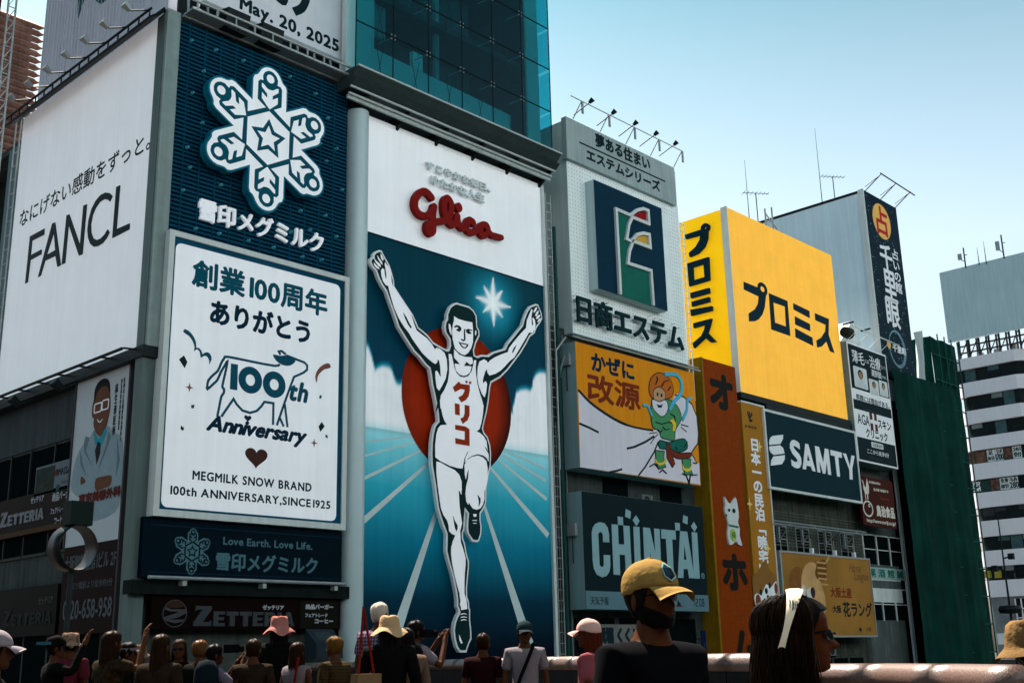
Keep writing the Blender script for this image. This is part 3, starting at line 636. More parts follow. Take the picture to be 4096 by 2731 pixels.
m = MB(); m.pbox(P, q[1][0]-.05, q[1][0]-.02, 24.2, 33.2, 0, .03); r0 = m.build('rib', mat('roof_panel', None), sb)
for i in range(1, 34): share('rib', r0.data, (0, -i*.3, 0), sb)
DKG = mat('dark_green_letter', (.006, .07, .075), .5)
poly(P, [(-42.995,28.951),(-42.284,28.63),(-42.825,27.69)], DKG, sb, 0, .02, 'lettering')
poly(P, smooth_loop([(-41.494,28.274),(-39.924,27.565),(-40.337,27.519),(-40.679,27.538),(-40.968,27.667),(-41.255,27.929)]), DKG, sb, 0, .02, 'lettering')
tr = thing('steel_truss', 'grey steel catwalk and brackets between the roof billboard and the slatted snowflake sign', 'truss', (22, 33, 24))
zb = lz1+.05; zt = A[1][1]
m = MB()
for y, z in ((32.9, zb+.15), (32.9, zb+.5), (33.5, zb+.1), (33.6, zt-.05)): m.tube((18.6, y, z), (26.2, y, z), .06)
m.box(18.6, 32.9, zb+.1, 26.2, 33.5, zb+.16); m.build('walkway', STEEL, tr)
m = MB()
for i in range(10):
    x = 18.8+i*.8; m.tube((x, 32.9, zb+.15), (x, 32.9, zb+.5), .04); m.tube((x, 33.5, zb+.1), (x, 33.6, zt), .05); m.tube((x, 32.9, zb+.15), (x+.5, 33.6, zt-.1), .045)
m.build('bracket', STEEL, tr)
m = MB(); m.box(18.6, 33.9, zb-.4, 26.2, 34.0, zt+.2); m.build('dark_backing', DARKST, tr)
for i in range(2):
    t = thing('speaker_box', 'black box hanging under the roof billboard, %s the corner' % ('nearest', 'further from')[i], 'box', (20.2+i*1.5, 33.2, zb+.5), 'black boxes under the roof billboard')
    m = MB(); x = 20.0+i*1.5
    m.add([(x, 33.0, zb+.05), (x+.95, 33.0, zb+.0), (x+.95, 33.5, zb+.1), (x, 33.5, zb+.1), (x, 32.8, zb+.75), (x+.95, 32.8, zb+.75), (x+.95, 33.5, zb+.9), (x, 33.5, zb+.9)], [(0, 1, 2, 3), (4, 5, 6, 7), (0, 1, 5, 4), (1, 2, 6, 5), (2, 3, 7, 6), (3, 0, 4, 7)])
    m.build('case', DARKST, t); m = MB(); m.tube((x+.45, 33.2, zb+.85), (x+.45, 33.5, zt), .05); m.build('hanger', DARKST, t)

# ---------------- RUNNER BUILDING
gb = thing('glass_building', 'tall building with teal glass upper floors above the running athlete billboard', 'building', (32, 34, 0))
m = MB(); m.box(26.5, 34.2, -3.6, 38.3, 34.7, 24.0); m.box(37.75, 34.7, -.6, 38.3, 46, 36); m.box(26.0, 40.2, 23.8, 38.3, 40.6, 36.5); m.box(26.5, 34.7, -.6, 26.9, 46, 24)
m.build('wall', mat('dark_tile_wall', (.05, .065, .07), .6, .25, 1.5, streak=.3), gb)
CL = mat('column_silver', (.42, .52, .55), .4, .06, 1, metal=.2, spec=.3)
m = MB(); vs = []; N_ = 14
for z in (-3.4, 22.75):
    for i in range(N_+1): a = R(180*i/N_); vs.append((26.72-.47*math.cos(a), 33.75-.55*math.sin(a), z))
m.add(vs, [(i, i+1, N_+2+i, N_+1+i) for i in range(N_)]); m.build('rounded_column', CL, gb, True)
GZ = lambda z: z*.970
gx = [x*.970 for x in (26.52, 28.53, 30.56, 32.6, 34.57, 36.58, 38.62)]
gz = [CAMZ+z*.970 for z in (23.42, 25.66, 27.95, 30.2, 32.45, 34.7)]
GLA = glass('teal_glass', (.30, .68, .72)); PY = 32.6; P = F(PY)
GLB = glass('teal_glass_edge', (.36, .84, .88))
for i in range(6):
    for k in range(5):
        m = MB(); m.pbox(P, gx[i]+.02, gx[i+1]-.02, gz[k]+.02, gz[k+1]-.02, -.02, 0)
        p = m.build('pane', GLA, gb)
m = MB()
for i in range(7): m.pbox(P, gx[i]-.02, gx[i]+.02, gz[0], gz[5], -.03, .004)
for k in range(6): m.pbox(P, gx[0], gx[6], gz[k]-.02, gz[k]+.02, -.035, .008)
m.build('mullion', mat('black_joint', (.006, .01, .01), .5), gb)
m = MB()
for z_ in gz[:4]:
    m.box(gx[6]-.02, PY, z_+.03, gx[6], PY+3.0, z_+2.1)
m.build('side_pane', GLB, gb)
# four-point fittings with tension rods behind the glass
m = MB()
for dx in (-.09, .09):
    for dz in (-.09, .09): m.tube((dx, PY-.02, dz), (dx, PY+.05, dz), .03, 6)
m.box(-.1, PY+.05, -.1, .1, PY+.09, .1); m.tube((0, PY+.08, 0), (-.35, PY+.55, -.22), .025)
fi = m.build('spider_fitting', STEEL, gb); L = Vector(gb.location)
first = True
for i in range(1, 6):
    for k in range(1, 4):
        if first: fi.matrix_parent_inverse = Matrix.Translation(Vector((gx[i], 0, gz[k]))-L); first = False
        else: share('spider_fitting', fi.data, (gx[i], 0, gz[k]), gb)
m = MB()
for i in range(1, 6):
    x = gx[i]-.35
    for k in range(0, 4):
        m.tube((x-.12, PY+.55, gz[k]), (x+.3, PY+.55, gz[k+1]-.22), .012, 4); m.tube((x+.3, PY+.55, gz[k]), (x-.12, PY+.55, gz[k+1]-.22), .012, 4)
m.build('tension_rod', DARKST, gb)
INW = mat('interior_white', (.62, .68, .68), .5, .05, emit=.0); IND = mat('interior_dark', (.03, .05, .055), .8, .3)
m = MB(); m.box(gx[0]+.05, PY+.7, gz[0], gx[0]+1.5, PY+1.0, gz[5]); m.build('white_wall_panel', INW, gb)
m = MB(); m.box(gx[6]-1.1, PY+.5, gz[0], gx[6]-.25, PY+.6, gz[5]); m.build('white_blind', INW, gb)
m = MB(); m.box(gx[0], PY+.7, gz[0]-.1, gx[6]-.1, 40, gz[0]+.02); m.box(gx[0], PY+1.2, gz[2]+.2, gx[6]-.1, 40, gz[2]+.5); m.box(gx[0], PY+1.2, gz[4]-.2, gx[6]-.1, 40, gz[4]+.2); m.build('floor_slab', IND, gb)
m = MB(); pts = [(gx[0]+1.4, gz[0]+1.25), (gx[3]+1.2, gz[0]+1.15), (gx[4]+.7, gz[0]+.75), (gx[5]-.1, gz[0]+.1), (gx[5]+.55, gz[0]+.1), (gx[5]+.55, gz[1]-.2), (gx[0]+1.4, gz[1]+.05)]
m.prism(F(PY+1.3), pts, -.3, 0); m.build('curved_bulkhead', INW, gb)
m = MB(); m.box(gx[0]+1.5, PY+3.5, gz[0], gx[5], PY+3.7, gz[5]); m.build('inner_wall', mat('inner_teal_wall', (.05, .09, .10), .7, .3, .4), gb)
for i, (a, b, c, d_) in enumerate(((gx[1]+.2, gx[1]+.9, gz[1]+.9, gz[2]+.2), (gx[2]+.5, gx[2]+1.1, gz[1]+.2, gz[1]+1.0), (gx[3]-.1, gx[3]+.12, gz[1]+.1, gz[4]), (gx[1]-.25, gx[1]-.08, gz[1]+1.1, gz[4]))):
    m = MB(); m.box(a, PY+1.6, c, b, PY+1.8, d_); m.build('partition', mat('partition_teal', (.18, .30, .32), .6) if i != 1 else INW, gb)
m = MB()
for i in range(9):
    c = (gx[0]+1.8+i*1.0, PY+2.3, gz[1]-.3); m.tube(c, (c[0], c[1], c[2]+.03), .09, 8)
m.build('downlight', DARKST, gb)
# cornice
for yy, zz in ((PY-.37, gz[0]-.02), (PY+.08, gz[0]-.77)):
    m = MB(); m.box(gx[0]-.17, yy-.03, zz-.05, gx[6]+.27, yy+.04, zz+.03); m.build('cornice_lip', mat('lip_grey', (.40, .46, .47), .4, .1, 2), gb)
m = MB(); x0, x1 = gx[0]-.15, gx[6]+.25
m.add([(x, y, z) for x in (x0, x1) for y, z in ((PY, gz[0]), (PY-.35, gz[0]-.05), (PY-.05, gz[0]-.35), (PY-.25, gz[0]-.5), (PY+.1, gz[0]-.75), (34.2, gz[0]-.75), (34.2, gz[0]))], [tuple(range(7)), tuple(range(7, 14))]+[(i, (i+1) % 7, 7+(i+1) % 7, 7+i) for i in range(7)])
m.build('cornice', mat('cornice_grey', (.06, .085, .09), .4, .12, 2, metal=.4, streak=.15), gb)
m = MB(); m.box(x0+.1, 33.0, gz[0]-1.15, x1-.0, 33.1, gz[0]-.98); m.box(x0+.1, 32.9, gz[0]-1.0, x1, 33.0, gz[0]-.9)
m.build('gutter', mat('gutter_white', (.42, .48, .48), .5, .1, 2, streak=.15), gb)
for i in range(6):
    m = MB(); x = x0+.9+i*2.2; m.add([(x, 32.7, gz[0]-.76), (x+.12, 32.7, gz[0]-.76), (x+.12, 33.6, gz[0]-1.35), (x, 33.6, gz[0]-1.35), (x, 34.1, gz[0]-.76), (x+.12, 34.1, gz[0]-.76)], [(0, 1, 2, 3), (0, 3, 4), (1, 2, 5), (3, 2, 5, 4)]); m.build('soffit_bracket', DARKST, gb)

# ---------------- RUNNER BILLBOARD
rb = thing('runner_billboard', 'giant blue track billboard with white cap panel, behind the running athlete cut-out', 'billboard', (32, GY, 0))
P = F(GY); G = [(27.155,22.494),(37.521,22.592),(27.133,17.737),(37.503,17.72),(27.137,2.5),(37.434,7.852)]
ru0, ru1 = (G[0][0]+G[4][0])/2, 37.62; rz1, rzm = G[0][1]+.05, (G[2][1]+G[3][1])/2; rz0 = -1.2
m = MB(); m.pbox(P, ru0, ru1, rzm, rz1+.25, -.4, 0); m.build('white_panel', GLOWW, rb)
m = MB(); m.pbox(P, ru1, ru1+.14, rz0, rz1+.2, -.4, .12); m.pbox(P, ru1+.32, ru1+.42, rz0, rz1, -.4, -.1); m.build('edge_trim', mat('trim_white', (.55, .60, .62), .5), rb)
m = MB(); m.pbox(P, ru0, ru1, rzm-.05, rzm, 0, .04); m.build('divider', NAVY, rb)
# printed picture: colour of the artwork held per vertex
horiz = ([(27.157,9.932),(33.121,8.499),(27.192,9.908),(27.192,9.908)]); 
hz = [(27.128,9.856),(37.414,9.974)]; zh = (hz[0][1]+hz[1][1])/2
star = [(34.303,16.221),(34.334,17.42),(33.188,16.299),(34.33,15.179),(35.392,16.262),(33.725,16.919),(34.919,16.949),(34.9,15.684),(33.698,15.704)]
cloudL = [(27.138,13.03),(27.363,12.802),(27.506,12.491),(27.622,12.131),(27.707,11.989),(27.874,12.127),(28.098,12.223),(28.383,12.224),(28.527,12.121),(28.643,11.846),(28.76,11.639),(28.916,11.581),(29.049,11.66)]
cloudR = [(35.415,11.327),(35.498,11.709),(35.494,12.007),(35.658,12.28),(35.948,12.448),(36.31,12.527),(36.562,12.489),(36.716,12.69),(36.765,13.003),(36.96,13.29),(37.226,13.446),(37.488,13.477)]
sun_pts = [(29.049,11.524),(30.331,14.034),(31.14,14.45)]+[(35.351,11.491),(33.919,9.006)]+[(33.876,8.952),(29.27,10.155)]
# fit the disc
def fitc(p):
    import itertools
    best = None; cx = sum(q[0] for q in p)/len(p); cz = sum(q[1] for q in p)/len(p); r = 3
    for _ in range(400):
        rs = [math.hypot(q[0]-cx, q[1]-cz) for q in p]; r = sum(rs)/len(rs)
        cx += sum((q[0]-cx)*(1-r/d) for q, d in zip(p, rs))/len(p)*1.2; cz += sum((q[1]-cz)*(1-r/d) for q, d in zip(p, rs))/len(p)*1.2
    return cx, cz, r
DX, DZ, DR = fitc(sun_pts)
def lerp(a, b, t): return tuple(a[i]+(b[i]-a[i])*t for i in range(3))
def ss(a, b, x): t = max(0, min(1, (x-a)/(b-a))); return t*t*(3-2*t)
def lin(c): return tuple(((v/255)/12.92 if v/255 <= .04045 else ((v/255+.055)/1.055)**2.4) for v in c)
def itp(pts, u):
    if u <= pts[0][0]: return pts[0][1]
    for a, b in zip(pts, pts[1:]):
        if u <= b[0]: return a[1]+(b[1]-a[1])*(u-a[0])/max(1e-5, b[0]-a[0])
    return pts[-1][1]
cL = sorted(cloudL); cR = sorted(cloudR)
def segd(p, a, b):
    ax, az = a; bx, bz = b; dx, dz = bx-ax, bz-az; t = max(0, min(1, ((p[0]-ax)*dx+(p[1]-az)*dz)/(dx*dx+dz*dz))); return math.hypot(p[0]-ax-dx*t, p[1]-az-dz*t), t
lines = [([(27.138,9.214),(30.286,9.924)], .06, .04), ([(27.11,8.685),(30.286,9.702)], .09, .06), ([(27.111,7.815),(30.553,9.47)], .14, .08), ([(27.113,6.213),(30.685,8.94)], .24, .12), ([(28.911,2.452),(31.08,7.345)], .46, .17),
         ([(36.074,1.755),(33.409,7.634)], .52, .14), ([(37.445,6.323),(33.648,9.168)], .28, .12), ([(37.419,7.895),(34.175,9.457)], .17, .10), ([(37.39,8.706),(34.406,9.653)], .13, .07), ([(37.382,9.258),(34.562,9.821)], .10, .06)]
def artcol(u, z):
    sky_ = lerp(lin((4, 52, 66)), lin((3, 56, 80)), ss(rzm, zh, z))
    if z > zh-.1:
        c = sky_; hL = itp(cL, u) if u < DX else -99; hR = itp(cR, u) if u > DX else -99
        if u > cL[-1][0] and u < DX: hL = cL[-1][1]
        if u < cR[0][0] and u > DX: hR = cR[0][1]
        h = max(hL, hR); k = 1-ss(h-.12, h+.42, z)
        c = lerp(c, lin((20, 150, 175)), min(1, k*2)); c = lerp(c, (.80, .83, .88), ss(.35, .9, k))
        g_ = math.exp(-((math.hypot(u-star[0][0], z-star[0][1]))/1.15)**2); c = lerp(c, lin((30, 165, 195)), .85*g_)
        s_ = 0
        for q in star[1:]:
            d, t = segd((u, z), star[0], q); wv = .23*(1-t)+.015; s_ = max(s_, math.exp(-(d/wv)**2))
        c = lerp(c, (.80, .86, .90), min(1, s_*1.15)); c = lerp(c, (.86, .9, .92), math.exp(-((math.hypot(u-star[0][0], z-star[0][1]))/.33)**2))
    else: c = sky_
    t = (z-rz0)/(zh-rz0)
    st = [(0, lin((3, 5, 12))), (.13, lin((3, 7, 20))), (.25, lin((2, 14, 26))), (.42, lin((3, 42, 60))), (.62, lin((8, 104, 130))), (.80, lin((40, 150, 172))), (.93, lin((105, 190, 205))), (1, lin((150, 212, 222)))]
    gc = st[-1][1]
    for a, b in zip(st, st[1:]):
        if t <= b[0]: gc = lerp(a[1], b[1], max(0, (t-a[0])/(b[0]-a[0]))); break
    c = lerp(gc, c, ss(zh-.35, zh+.35, z))
    return c
NU, NZ = 150, 240
vs = []; cols = []
for k in range(NZ+1):
    z = rz0+(rzm-.05-rz0)*k/NZ
    for i in range(NU+1):
        u = ru0+(ru1-ru0)*i/NU; vs.append(P(u, z, 0)); cols.append(artcol(u, z))
me = bpy.data.meshes.new('printed_picture'); me.from_pydata(vs, [], [(k*(NU+1)+i, k*(NU+1)+i+1, (k+1)*(NU+1)+i+1, (k+1)*(NU+1)+i) for k in range(NZ) for i in range(NU)])
at = me.color_attributes.new('print_colour', 'FLOAT_COLOR', 'POINT')
for i, c in enumerate(cols): at.data[i].color = (*c, 1)
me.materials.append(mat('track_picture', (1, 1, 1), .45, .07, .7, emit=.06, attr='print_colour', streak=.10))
o = bpy.data.objects.new('printed_picture', me); COL.objects.link(o); attach(o, rb)
m = MB(); m.pbox(P, ru0, ru1, rz0, rzm, -.4, -.01); m.build('backing', DARKST, rb)
m = MB()
for q, w0, w1 in lines: m.strip(P, [q[0], q[1]], [w0, w1], 0, .01)
m.build('track_line', mat('track_line_white', (.55, .66, .68), .5, .08), rb)
vs = [P(DX, DZ, .02)]; cc = [lin((178, 52, 16))]; NR, NT = 8, 64
for k in range(1, NR+1):
    r = DR*k/NR
    for i in range(NT):
        a = 2*math.pi*i/NT; vs.append(P(DX+r*math.cos(a), DZ+r*math.sin(a), .02))
        kk = ss(.72, 1.0, k/NR)*(0.35+.65*ss(-.2, .8, math.cos(a-R(-35))))
        cc.append(lerp(lin((172, 46, 14)), lin((40, 12, 14)), kk))
fs = [(0, 1+i, 1+(i+1) % NT) for i in range(NT)]+[(1+k*NT+i, 1+(k+1)*NT+i, 1+(k+1)*NT+(i+1) % NT, 1+k*NT+(i+1) % NT) for k in range(NR-1) for i in range(NT)]
me = bpy.data.meshes.new('red_disc'); me.from_pydata(vs, [], fs); at = me.color_attributes.new('print_colour', 'FLOAT_COLOR', 'POINT')
for i, c in enumerate(cc): at.data[i].color = (*c, 1)
me.materials.append(mat('disc_print', (1, 1, 1), .5, .12, .9, attr='print_colour', streak=.12)); o = bpy.data.objects.new('red_disc', me); COL.objects.link(o); attach(o, rb)

# cut-out athlete, standing proud of the picture
P = F(33.3)
OUT = [(27.514,16.914),(27.658,16.912),(27.716,16.799),(27.862,16.623),(28.049,16.408),(28.155,16.175),(28.285,15.829),(28.31,15.578),(28.51,15.364),(28.804,15.076),(29.1,14.787),(29.309,14.571),(29.578,14.133),(29.878,14.003),(30.09,13.892),(30.394,13.652),(30.732,13.558),(31.104,13.473),(31.217,13.493),(31.307,13.699),(31.284,13.934),(31.172,14.056),(31.048,14.176),(31,14.406),(31.04,14.654),(31.148,14.796),(31.15,15.013),(31.247,15.226),(31.344,15.392),(31.569,15.561),(31.763,15.63),(31.82,15.608),(32.014,15.609),(32.21,15.606),(32.439,15.604),(32.701,15.484),(32.882,15.273),(32.919,14.786),(33.03,14.659),(33.045,14.416),(32.84,14.083),(32.701,13.717),(32.73,13.528),(32.861,13.492),(33.128,13.607),(33.529,13.657),(33.872,13.875),(34.565,14.147),(34.747,14.431),(35.22,14.923),(35.701,15.425),(35.82,15.732),(36.054,16.169),(36.283,16.425),(36.471,16.506),(36.66,16.598),(36.808,16.587),(36.892,16.446),(37.017,16.234),(37.066,15.98),(36.923,15.767),(36.65,15.453),(36.529,15.196),(36.19,14.951),(35.959,14.6),(35.546,14.068),(35.106,13.59),(34.709,13.175),(34.251,12.78),(33.702,12.474),(33.63,12.268),(33.515,11.624),(33.406,11.178),(33.265,10.779),(33.159,10.434),(33.224,10.29),(33.434,10.114),(33.568,9.806),(33.616,9.449),(33.575,8.923),(33.424,8.47),(33.301,7.984),(33.293,7.629),(33.259,7.313),(33.088,7.066),(32.948,6.901),(32.942,6.63),(32.992,6.402),(32.969,6.093),(32.833,5.798),(32.735,5.754),(32.467,5.766),(32.205,6.048),(32.155,6.273),(32.171,6.578),(32.218,6.849),(32.087,6.993),(32.055,6.609),(32.022,6.226),(31.941,6.07),(31.938,5.881),(32.049,5.649),(32.129,5.285),(32.254,4.984),(32.25,4.739),(32.177,4.249),(32.129,3.915),(32.132,3.613),(32.227,3.405),(32.245,3.195),(32.287,3.105),(32.28,2.716),(32.337,2.3),(32.34,2.003),(32.222,1.826),(32.113,1.621),(32.069,1.489),(31.692,1.494),(31.528,1.685),(31.408,2.036),(31.37,2.329),(31.423,2.593),(31.543,2.83),(31.67,2.994),(31.651,3.097),(31.568,3.215),(31.571,3.453),(31.533,3.72),(31.433,4.106),(31.311,4.492),(31.189,4.788),(31.108,4.996),(31.007,5.323),(31.032,5.839),(31.03,5.979),(30.854,6.303),(30.704,6.629),(30.579,6.957),(30.505,7.363),(30.432,7.809),(30.333,8.253),(30.258,8.625),(30.235,9.079),(30.262,9.542),(30.341,9.975),(30.445,10.259),(30.627,10.438),(30.603,10.708),(30.553,10.975),(30.579,10.784),(30.502,11.139),(30.401,11.538),(30.294,11.889),(30.235,12.249),(30.164,12.515),(29.965,12.621),(29.637,12.889),(29.34,13.067),(29.104,13.302),(28.81,13.616),(28.518,13.928),(28.284,14.435),(28.05,14.894),(27.874,15.273),(27.673,15.46),(27.471,15.739),(27.355,15.99),(27.155,16.129),(27.052,16.289),(27.066,16.455),(27.206,16.558),(27.204,16.675),(27.344,16.825)]
ath = thing('cutout_runner', 'white cut-out figure of the running athlete crossing the finish with both arms raised', 'figure', (32, 33.3, 8))
poly(P, OUT, mat('cutout_white', (.80, .82, .85), .45, .04, streak=.03), ath, -.06, .1, 'board')
poly(P, inset(OUT, .085), mat('figure_dark', (.006, .026, .028), .5), ath, .1, .12, 'dark_outline')
SKN = mat('figure_white', (.84, .84, .90), .45, .03, emit=.05)  # slight emission added to lift the figure to the panel's white
reg = [
 [(27.806,16.468),(27.864,16.388),(27.992,16.325),(28.098,16.068),(28.141,15.703),(28.218,15.534),(28.51,15.271),(28.805,14.959),(29.071,14.734),(29.19,14.524),(29.339,14.18),(29.458,13.97),(29.758,13.839),(29.999,13.744),(30.271,13.559),(30.484,13.316),(30.472,13.384),(30.546,13.444),(30.731,13.43),(30.978,13.308),(31.1,13.046),(31.127,12.627),(31.031,12.236),(30.812,11.876),(30.67,11.679),(30.536,11.788),(30.478,12.149),(30.467,12.449),(30.54,12.484),(30.632,12.406),(30.723,12.281),(30.772,12.265),(30.738,12.703),(30.678,12.927),(30.605,12.971),(30.573,12.839),(30.481,12.754),(30.359,12.78),(30.057,12.914),(29.756,13.094),(29.458,13.366),(29.251,13.559),(29.044,13.798),(28.809,13.984),(28.516,14.297),(28.282,14.665),(28.106,15.091),(28,15.393),(27.976,15.504),(27.843,15.521),(27.699,15.651),(27.612,15.863),(27.592,16.068),(27.665,16.178),(27.751,16.152),(27.782,15.949),(27.824,15.795),(27.87,15.782),(27.868,15.968),(27.82,16.214),(27.778,16.368)],
 [(27.562,16.775),(27.631,16.708),(27.718,16.588),(27.691,16.497),(27.621,16.542),(27.574,16.647)], [(27.392,16.65),(27.49,16.557),(27.634,16.428),(27.664,16.318),(27.578,16.368),(27.433,16.52)],
 [(27.235,16.496),(27.349,16.407),(27.55,16.314),(27.579,16.205),(27.465,16.225),(27.293,16.37)], [(27.226,16.308),(27.352,16.221),(27.477,16.167),(27.512,16.096),(27.353,16.119),(27.239,16.218)],
 [(31.537,14.979),(31.779,14.906),(32.166,14.895),(32.592,14.919),(32.62,14.679),(32.627,14.338),(32.609,14.041),(32.506,13.78),(32.34,13.557),(32.144,13.416),(31.951,13.417),(31.729,13.497),(31.571,13.613),(31.522,13.748),(31.449,13.974),(31.438,14.116),(31.421,14.353),(31.469,14.603),(31.535,14.809)],
 [(31.234,14.596),(31.316,14.573),(31.359,14.437),(31.389,14.25),(31.375,14.128),(31.294,14.232),(31.232,14.413)], [(32.763,14.584),(32.817,14.619),(32.828,14.498),(32.779,14.366),(32.748,14.458)],
 [(31.52,13.556),(31.823,13.37),(32.143,13.339),(32.532,13.387),(32.595,13.263),(32.579,13.115),(32.429,13.052),(32.217,13.15),(32.072,12.935),(32.298,12.972),(32.512,12.984),(32.423,12.729),(32.227,12.568),(32.034,12.509),(31.811,12.535),(31.623,12.67),(31.55,12.895),(31.563,12.954),(31.849,12.964),(31.723,13.067),(31.516,13.198)],
 [(31.202,13.3),(31.366,13.315),(31.439,13.066),(31.511,12.794),(31.653,12.557),(31.842,12.445),(32.065,12.447),(32.323,12.546),(32.508,12.767),(32.624,13.075),(32.674,13.286),(32.792,13.296),(32.753,13),(32.767,12.664),(32.838,12.291),(32.961,11.927),(33.1,11.637),(33.18,11.385),(33.125,10.997),(33.033,10.654),(32.917,10.38),(32.747,10.265),(32.933,10.235),(33.154,10.12),(33.318,9.938),(33.366,9.622),(33.433,9.349),(33.427,9.088),(33.329,9.217),(33.136,9.309),(32.805,9.328),(32.474,9.225),(32.255,9.095),(32.063,8.895),(32.12,9.128),(32.326,9.466),(32.16,9.29),(32.027,9.04),(31.925,8.647),(31.659,8.643),(31.238,8.686),(30.72,8.825),(30.448,8.95),(30.441,9.409),(30.51,9.88),(30.615,10.145),(30.756,10.275),(31.097,10.346),(30.967,10.463),(30.864,10.665),(30.762,11.005),(30.712,11.313),(30.744,10.944),(30.728,11.263),(30.766,11.499),(30.965,11.76),(31.154,12.115),(31.232,12.503),(31.243,12.929),(31.215,13.279)],
 [(32.885,13.021),(32.989,13.281),(33.257,13.424),(33.422,13.379),(33.487,13.292),(33.625,13.438),(33.934,13.638),(34.419,13.871),(34.734,14.002),(34.81,14.191),(35.137,14.553),(35.578,14.991),(35.935,15.316),(36,15.69),(36.195,16.041),(36.329,16.278),(36.386,16.237),(36.3,15.906),(36.303,15.594),(36.357,15.474),(36.412,15.589),(36.371,15.842),(36.41,15.902),(36.516,15.792),(36.56,15.592),(36.497,15.32),(36.307,15.154),(36.125,15.145),(36.072,15.084),(35.858,14.787),(35.408,14.196),(35.113,13.817),(34.827,13.617),(34.542,13.345),(34.26,13.101),(33.915,12.898),(33.575,12.77),(33.458,12.873),(33.415,13.036),(33.312,12.898),(33.171,12.536),(33.168,12.367),(33.336,12.489),(33.413,12.38),(33.359,12.034),(33.254,11.779),(33.092,11.923),(32.934,12.21),(32.843,12.581)],
 [(36.459,16.199),(36.577,16.381),(36.713,16.451),(36.647,16.29),(36.493,16.128)], [(36.547,16.007),(36.643,16.184),(36.781,16.307),(36.776,16.185),(36.635,15.999)], [(36.594,15.886),(36.711,16.04),(36.878,16.127),(36.859,16.017),(36.705,15.882)], [(36.684,15.747),(36.779,15.886),(36.916,15.966),(36.89,15.876),(36.736,15.741)],
 [(30.504,8.783),(30.719,8.768),(31.133,8.637),(31.499,8.539),(31.735,8.387),(31.864,8.129),(31.871,7.821),(31.846,7.588),(31.753,7.733),(31.7,7.737),(31.721,7.347),(31.744,7.082),(31.818,6.707),(31.867,6.444),(31.758,6.135),(31.77,5.872),(31.792,5.697),(31.916,5.428),(32.04,5.097),(32.036,4.852),(31.988,4.516),(31.96,4.061),(31.955,3.7),(32.058,3.492),(32.103,3.133),(31.777,3.084),(31.766,3.188),(31.708,3.276),(31.74,3.456),(31.68,3.754),(31.558,4.05),(31.436,4.407),(31.315,4.854),(31.257,5.244),(31.272,5.487),(31.388,5.737),(31.309,5.622),(31.494,5.95),(31.314,5.995),(31.16,6.098),(31.136,6.321),(31.061,6.504),(30.858,6.715),(30.732,6.968),(30.658,7.338),(30.56,7.896),(30.501,8.345)],
 [(32.045,8.807),(32.199,9.019),(32.473,9.186),(32.804,9.273),(33.079,9.231),(33.299,9.094),(33.364,8.782),(33.335,8.264),(33.218,7.977),(33.148,7.814),(33.153,7.54),(33.066,7.298),(32.925,7.132),(32.706,7.046),(32.49,7.08),(32.358,7.205),(32.252,7.32),(32.224,7.214),(32.119,7.341),(32.081,7.646),(32.129,7.959),(32.241,8.28),(32.286,8.694),(32.191,8.509),(32.106,8.229),(32.056,8.418)],
 [(32.497,6.861),(32.692,6.875),(32.657,6.765),(32.538,6.756)], [(32.455,6.62),(32.698,6.637),(32.697,6.606),(32.455,6.59)], [(32.491,6.508),(32.669,6.519),(32.668,6.489),(32.49,6.477)],
 [(31.732,2.905),(31.796,2.956),(31.902,2.969),(32.028,2.953),(32.083,2.924),(31.901,2.937)], [(31.722,2.787),(31.794,2.832),(31.9,2.85),(32.048,2.828),(32.098,2.799),(31.899,2.815)], [(31.729,2.677),(31.793,2.722),(31.898,2.744),(32.025,2.727),(32.08,2.697),(31.898,2.708)], [(31.638,2.153),(31.7,2.064),(31.822,1.844),(31.738,1.83),(31.677,1.947)]]
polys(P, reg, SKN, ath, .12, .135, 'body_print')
polys(P, [[(28.748,14.561),(28.895,14.418),(29.072,14.175),(29.191,14.035),(29.132,13.991),(28.984,14.134),(28.836,14.36)], [(31.518,14.516),(31.634,14.611),(31.807,14.62),(31.935,14.548),(31.914,14.422),(31.804,14.353),(31.676,14.377),(31.645,14.434),(31.741,14.472),(31.774,14.526),(31.646,14.531),(31.582,14.49)],
 [(32.193,14.5),(32.324,14.583),(32.553,14.578),(32.565,14.531),(32.454,14.54),(32.388,14.498),(32.518,14.439),(32.484,14.384),(32.321,14.368),(32.237,14.411)], [(32.096,14.506),(32.174,14.555),(32.146,14.442),(32.168,14.131),(32.153,14.046),(32.056,13.989),(31.959,14.01),(31.883,14.054),(31.928,14.072),(32.024,14.056),(32.089,14.082),(32.079,14.284)],
 [[(31.766,13.912),(31.894,13.901),(32.151,13.91),(32.332,13.904),(32.279,13.788),(32.148,13.692),(32.019,13.693),(31.892,13.766)], [(31.88,13.861),(32.086,13.859),(32.248,13.869),(32.181,13.77),(32.084,13.729),(31.969,13.78)]], [(34.98,14.045),(35.092,14.241),(35.274,14.425),(35.161,14.203),(35.014,14)],
 [(31.373,6.706),(31.449,6.53),(31.604,6.351),(31.602,6.219),(31.548,6.114),(31.472,6.23),(31.422,6.415)], [(32.745,7.654),(32.906,7.52),(32.903,7.364),(32.801,7.169),(32.821,7.396)], [(33.2,9.692),(33.31,9.616),(33.418,9.427),(33.336,9.498)]], mat('figure_dark', None), ath, .135, .15, 'ink_print')
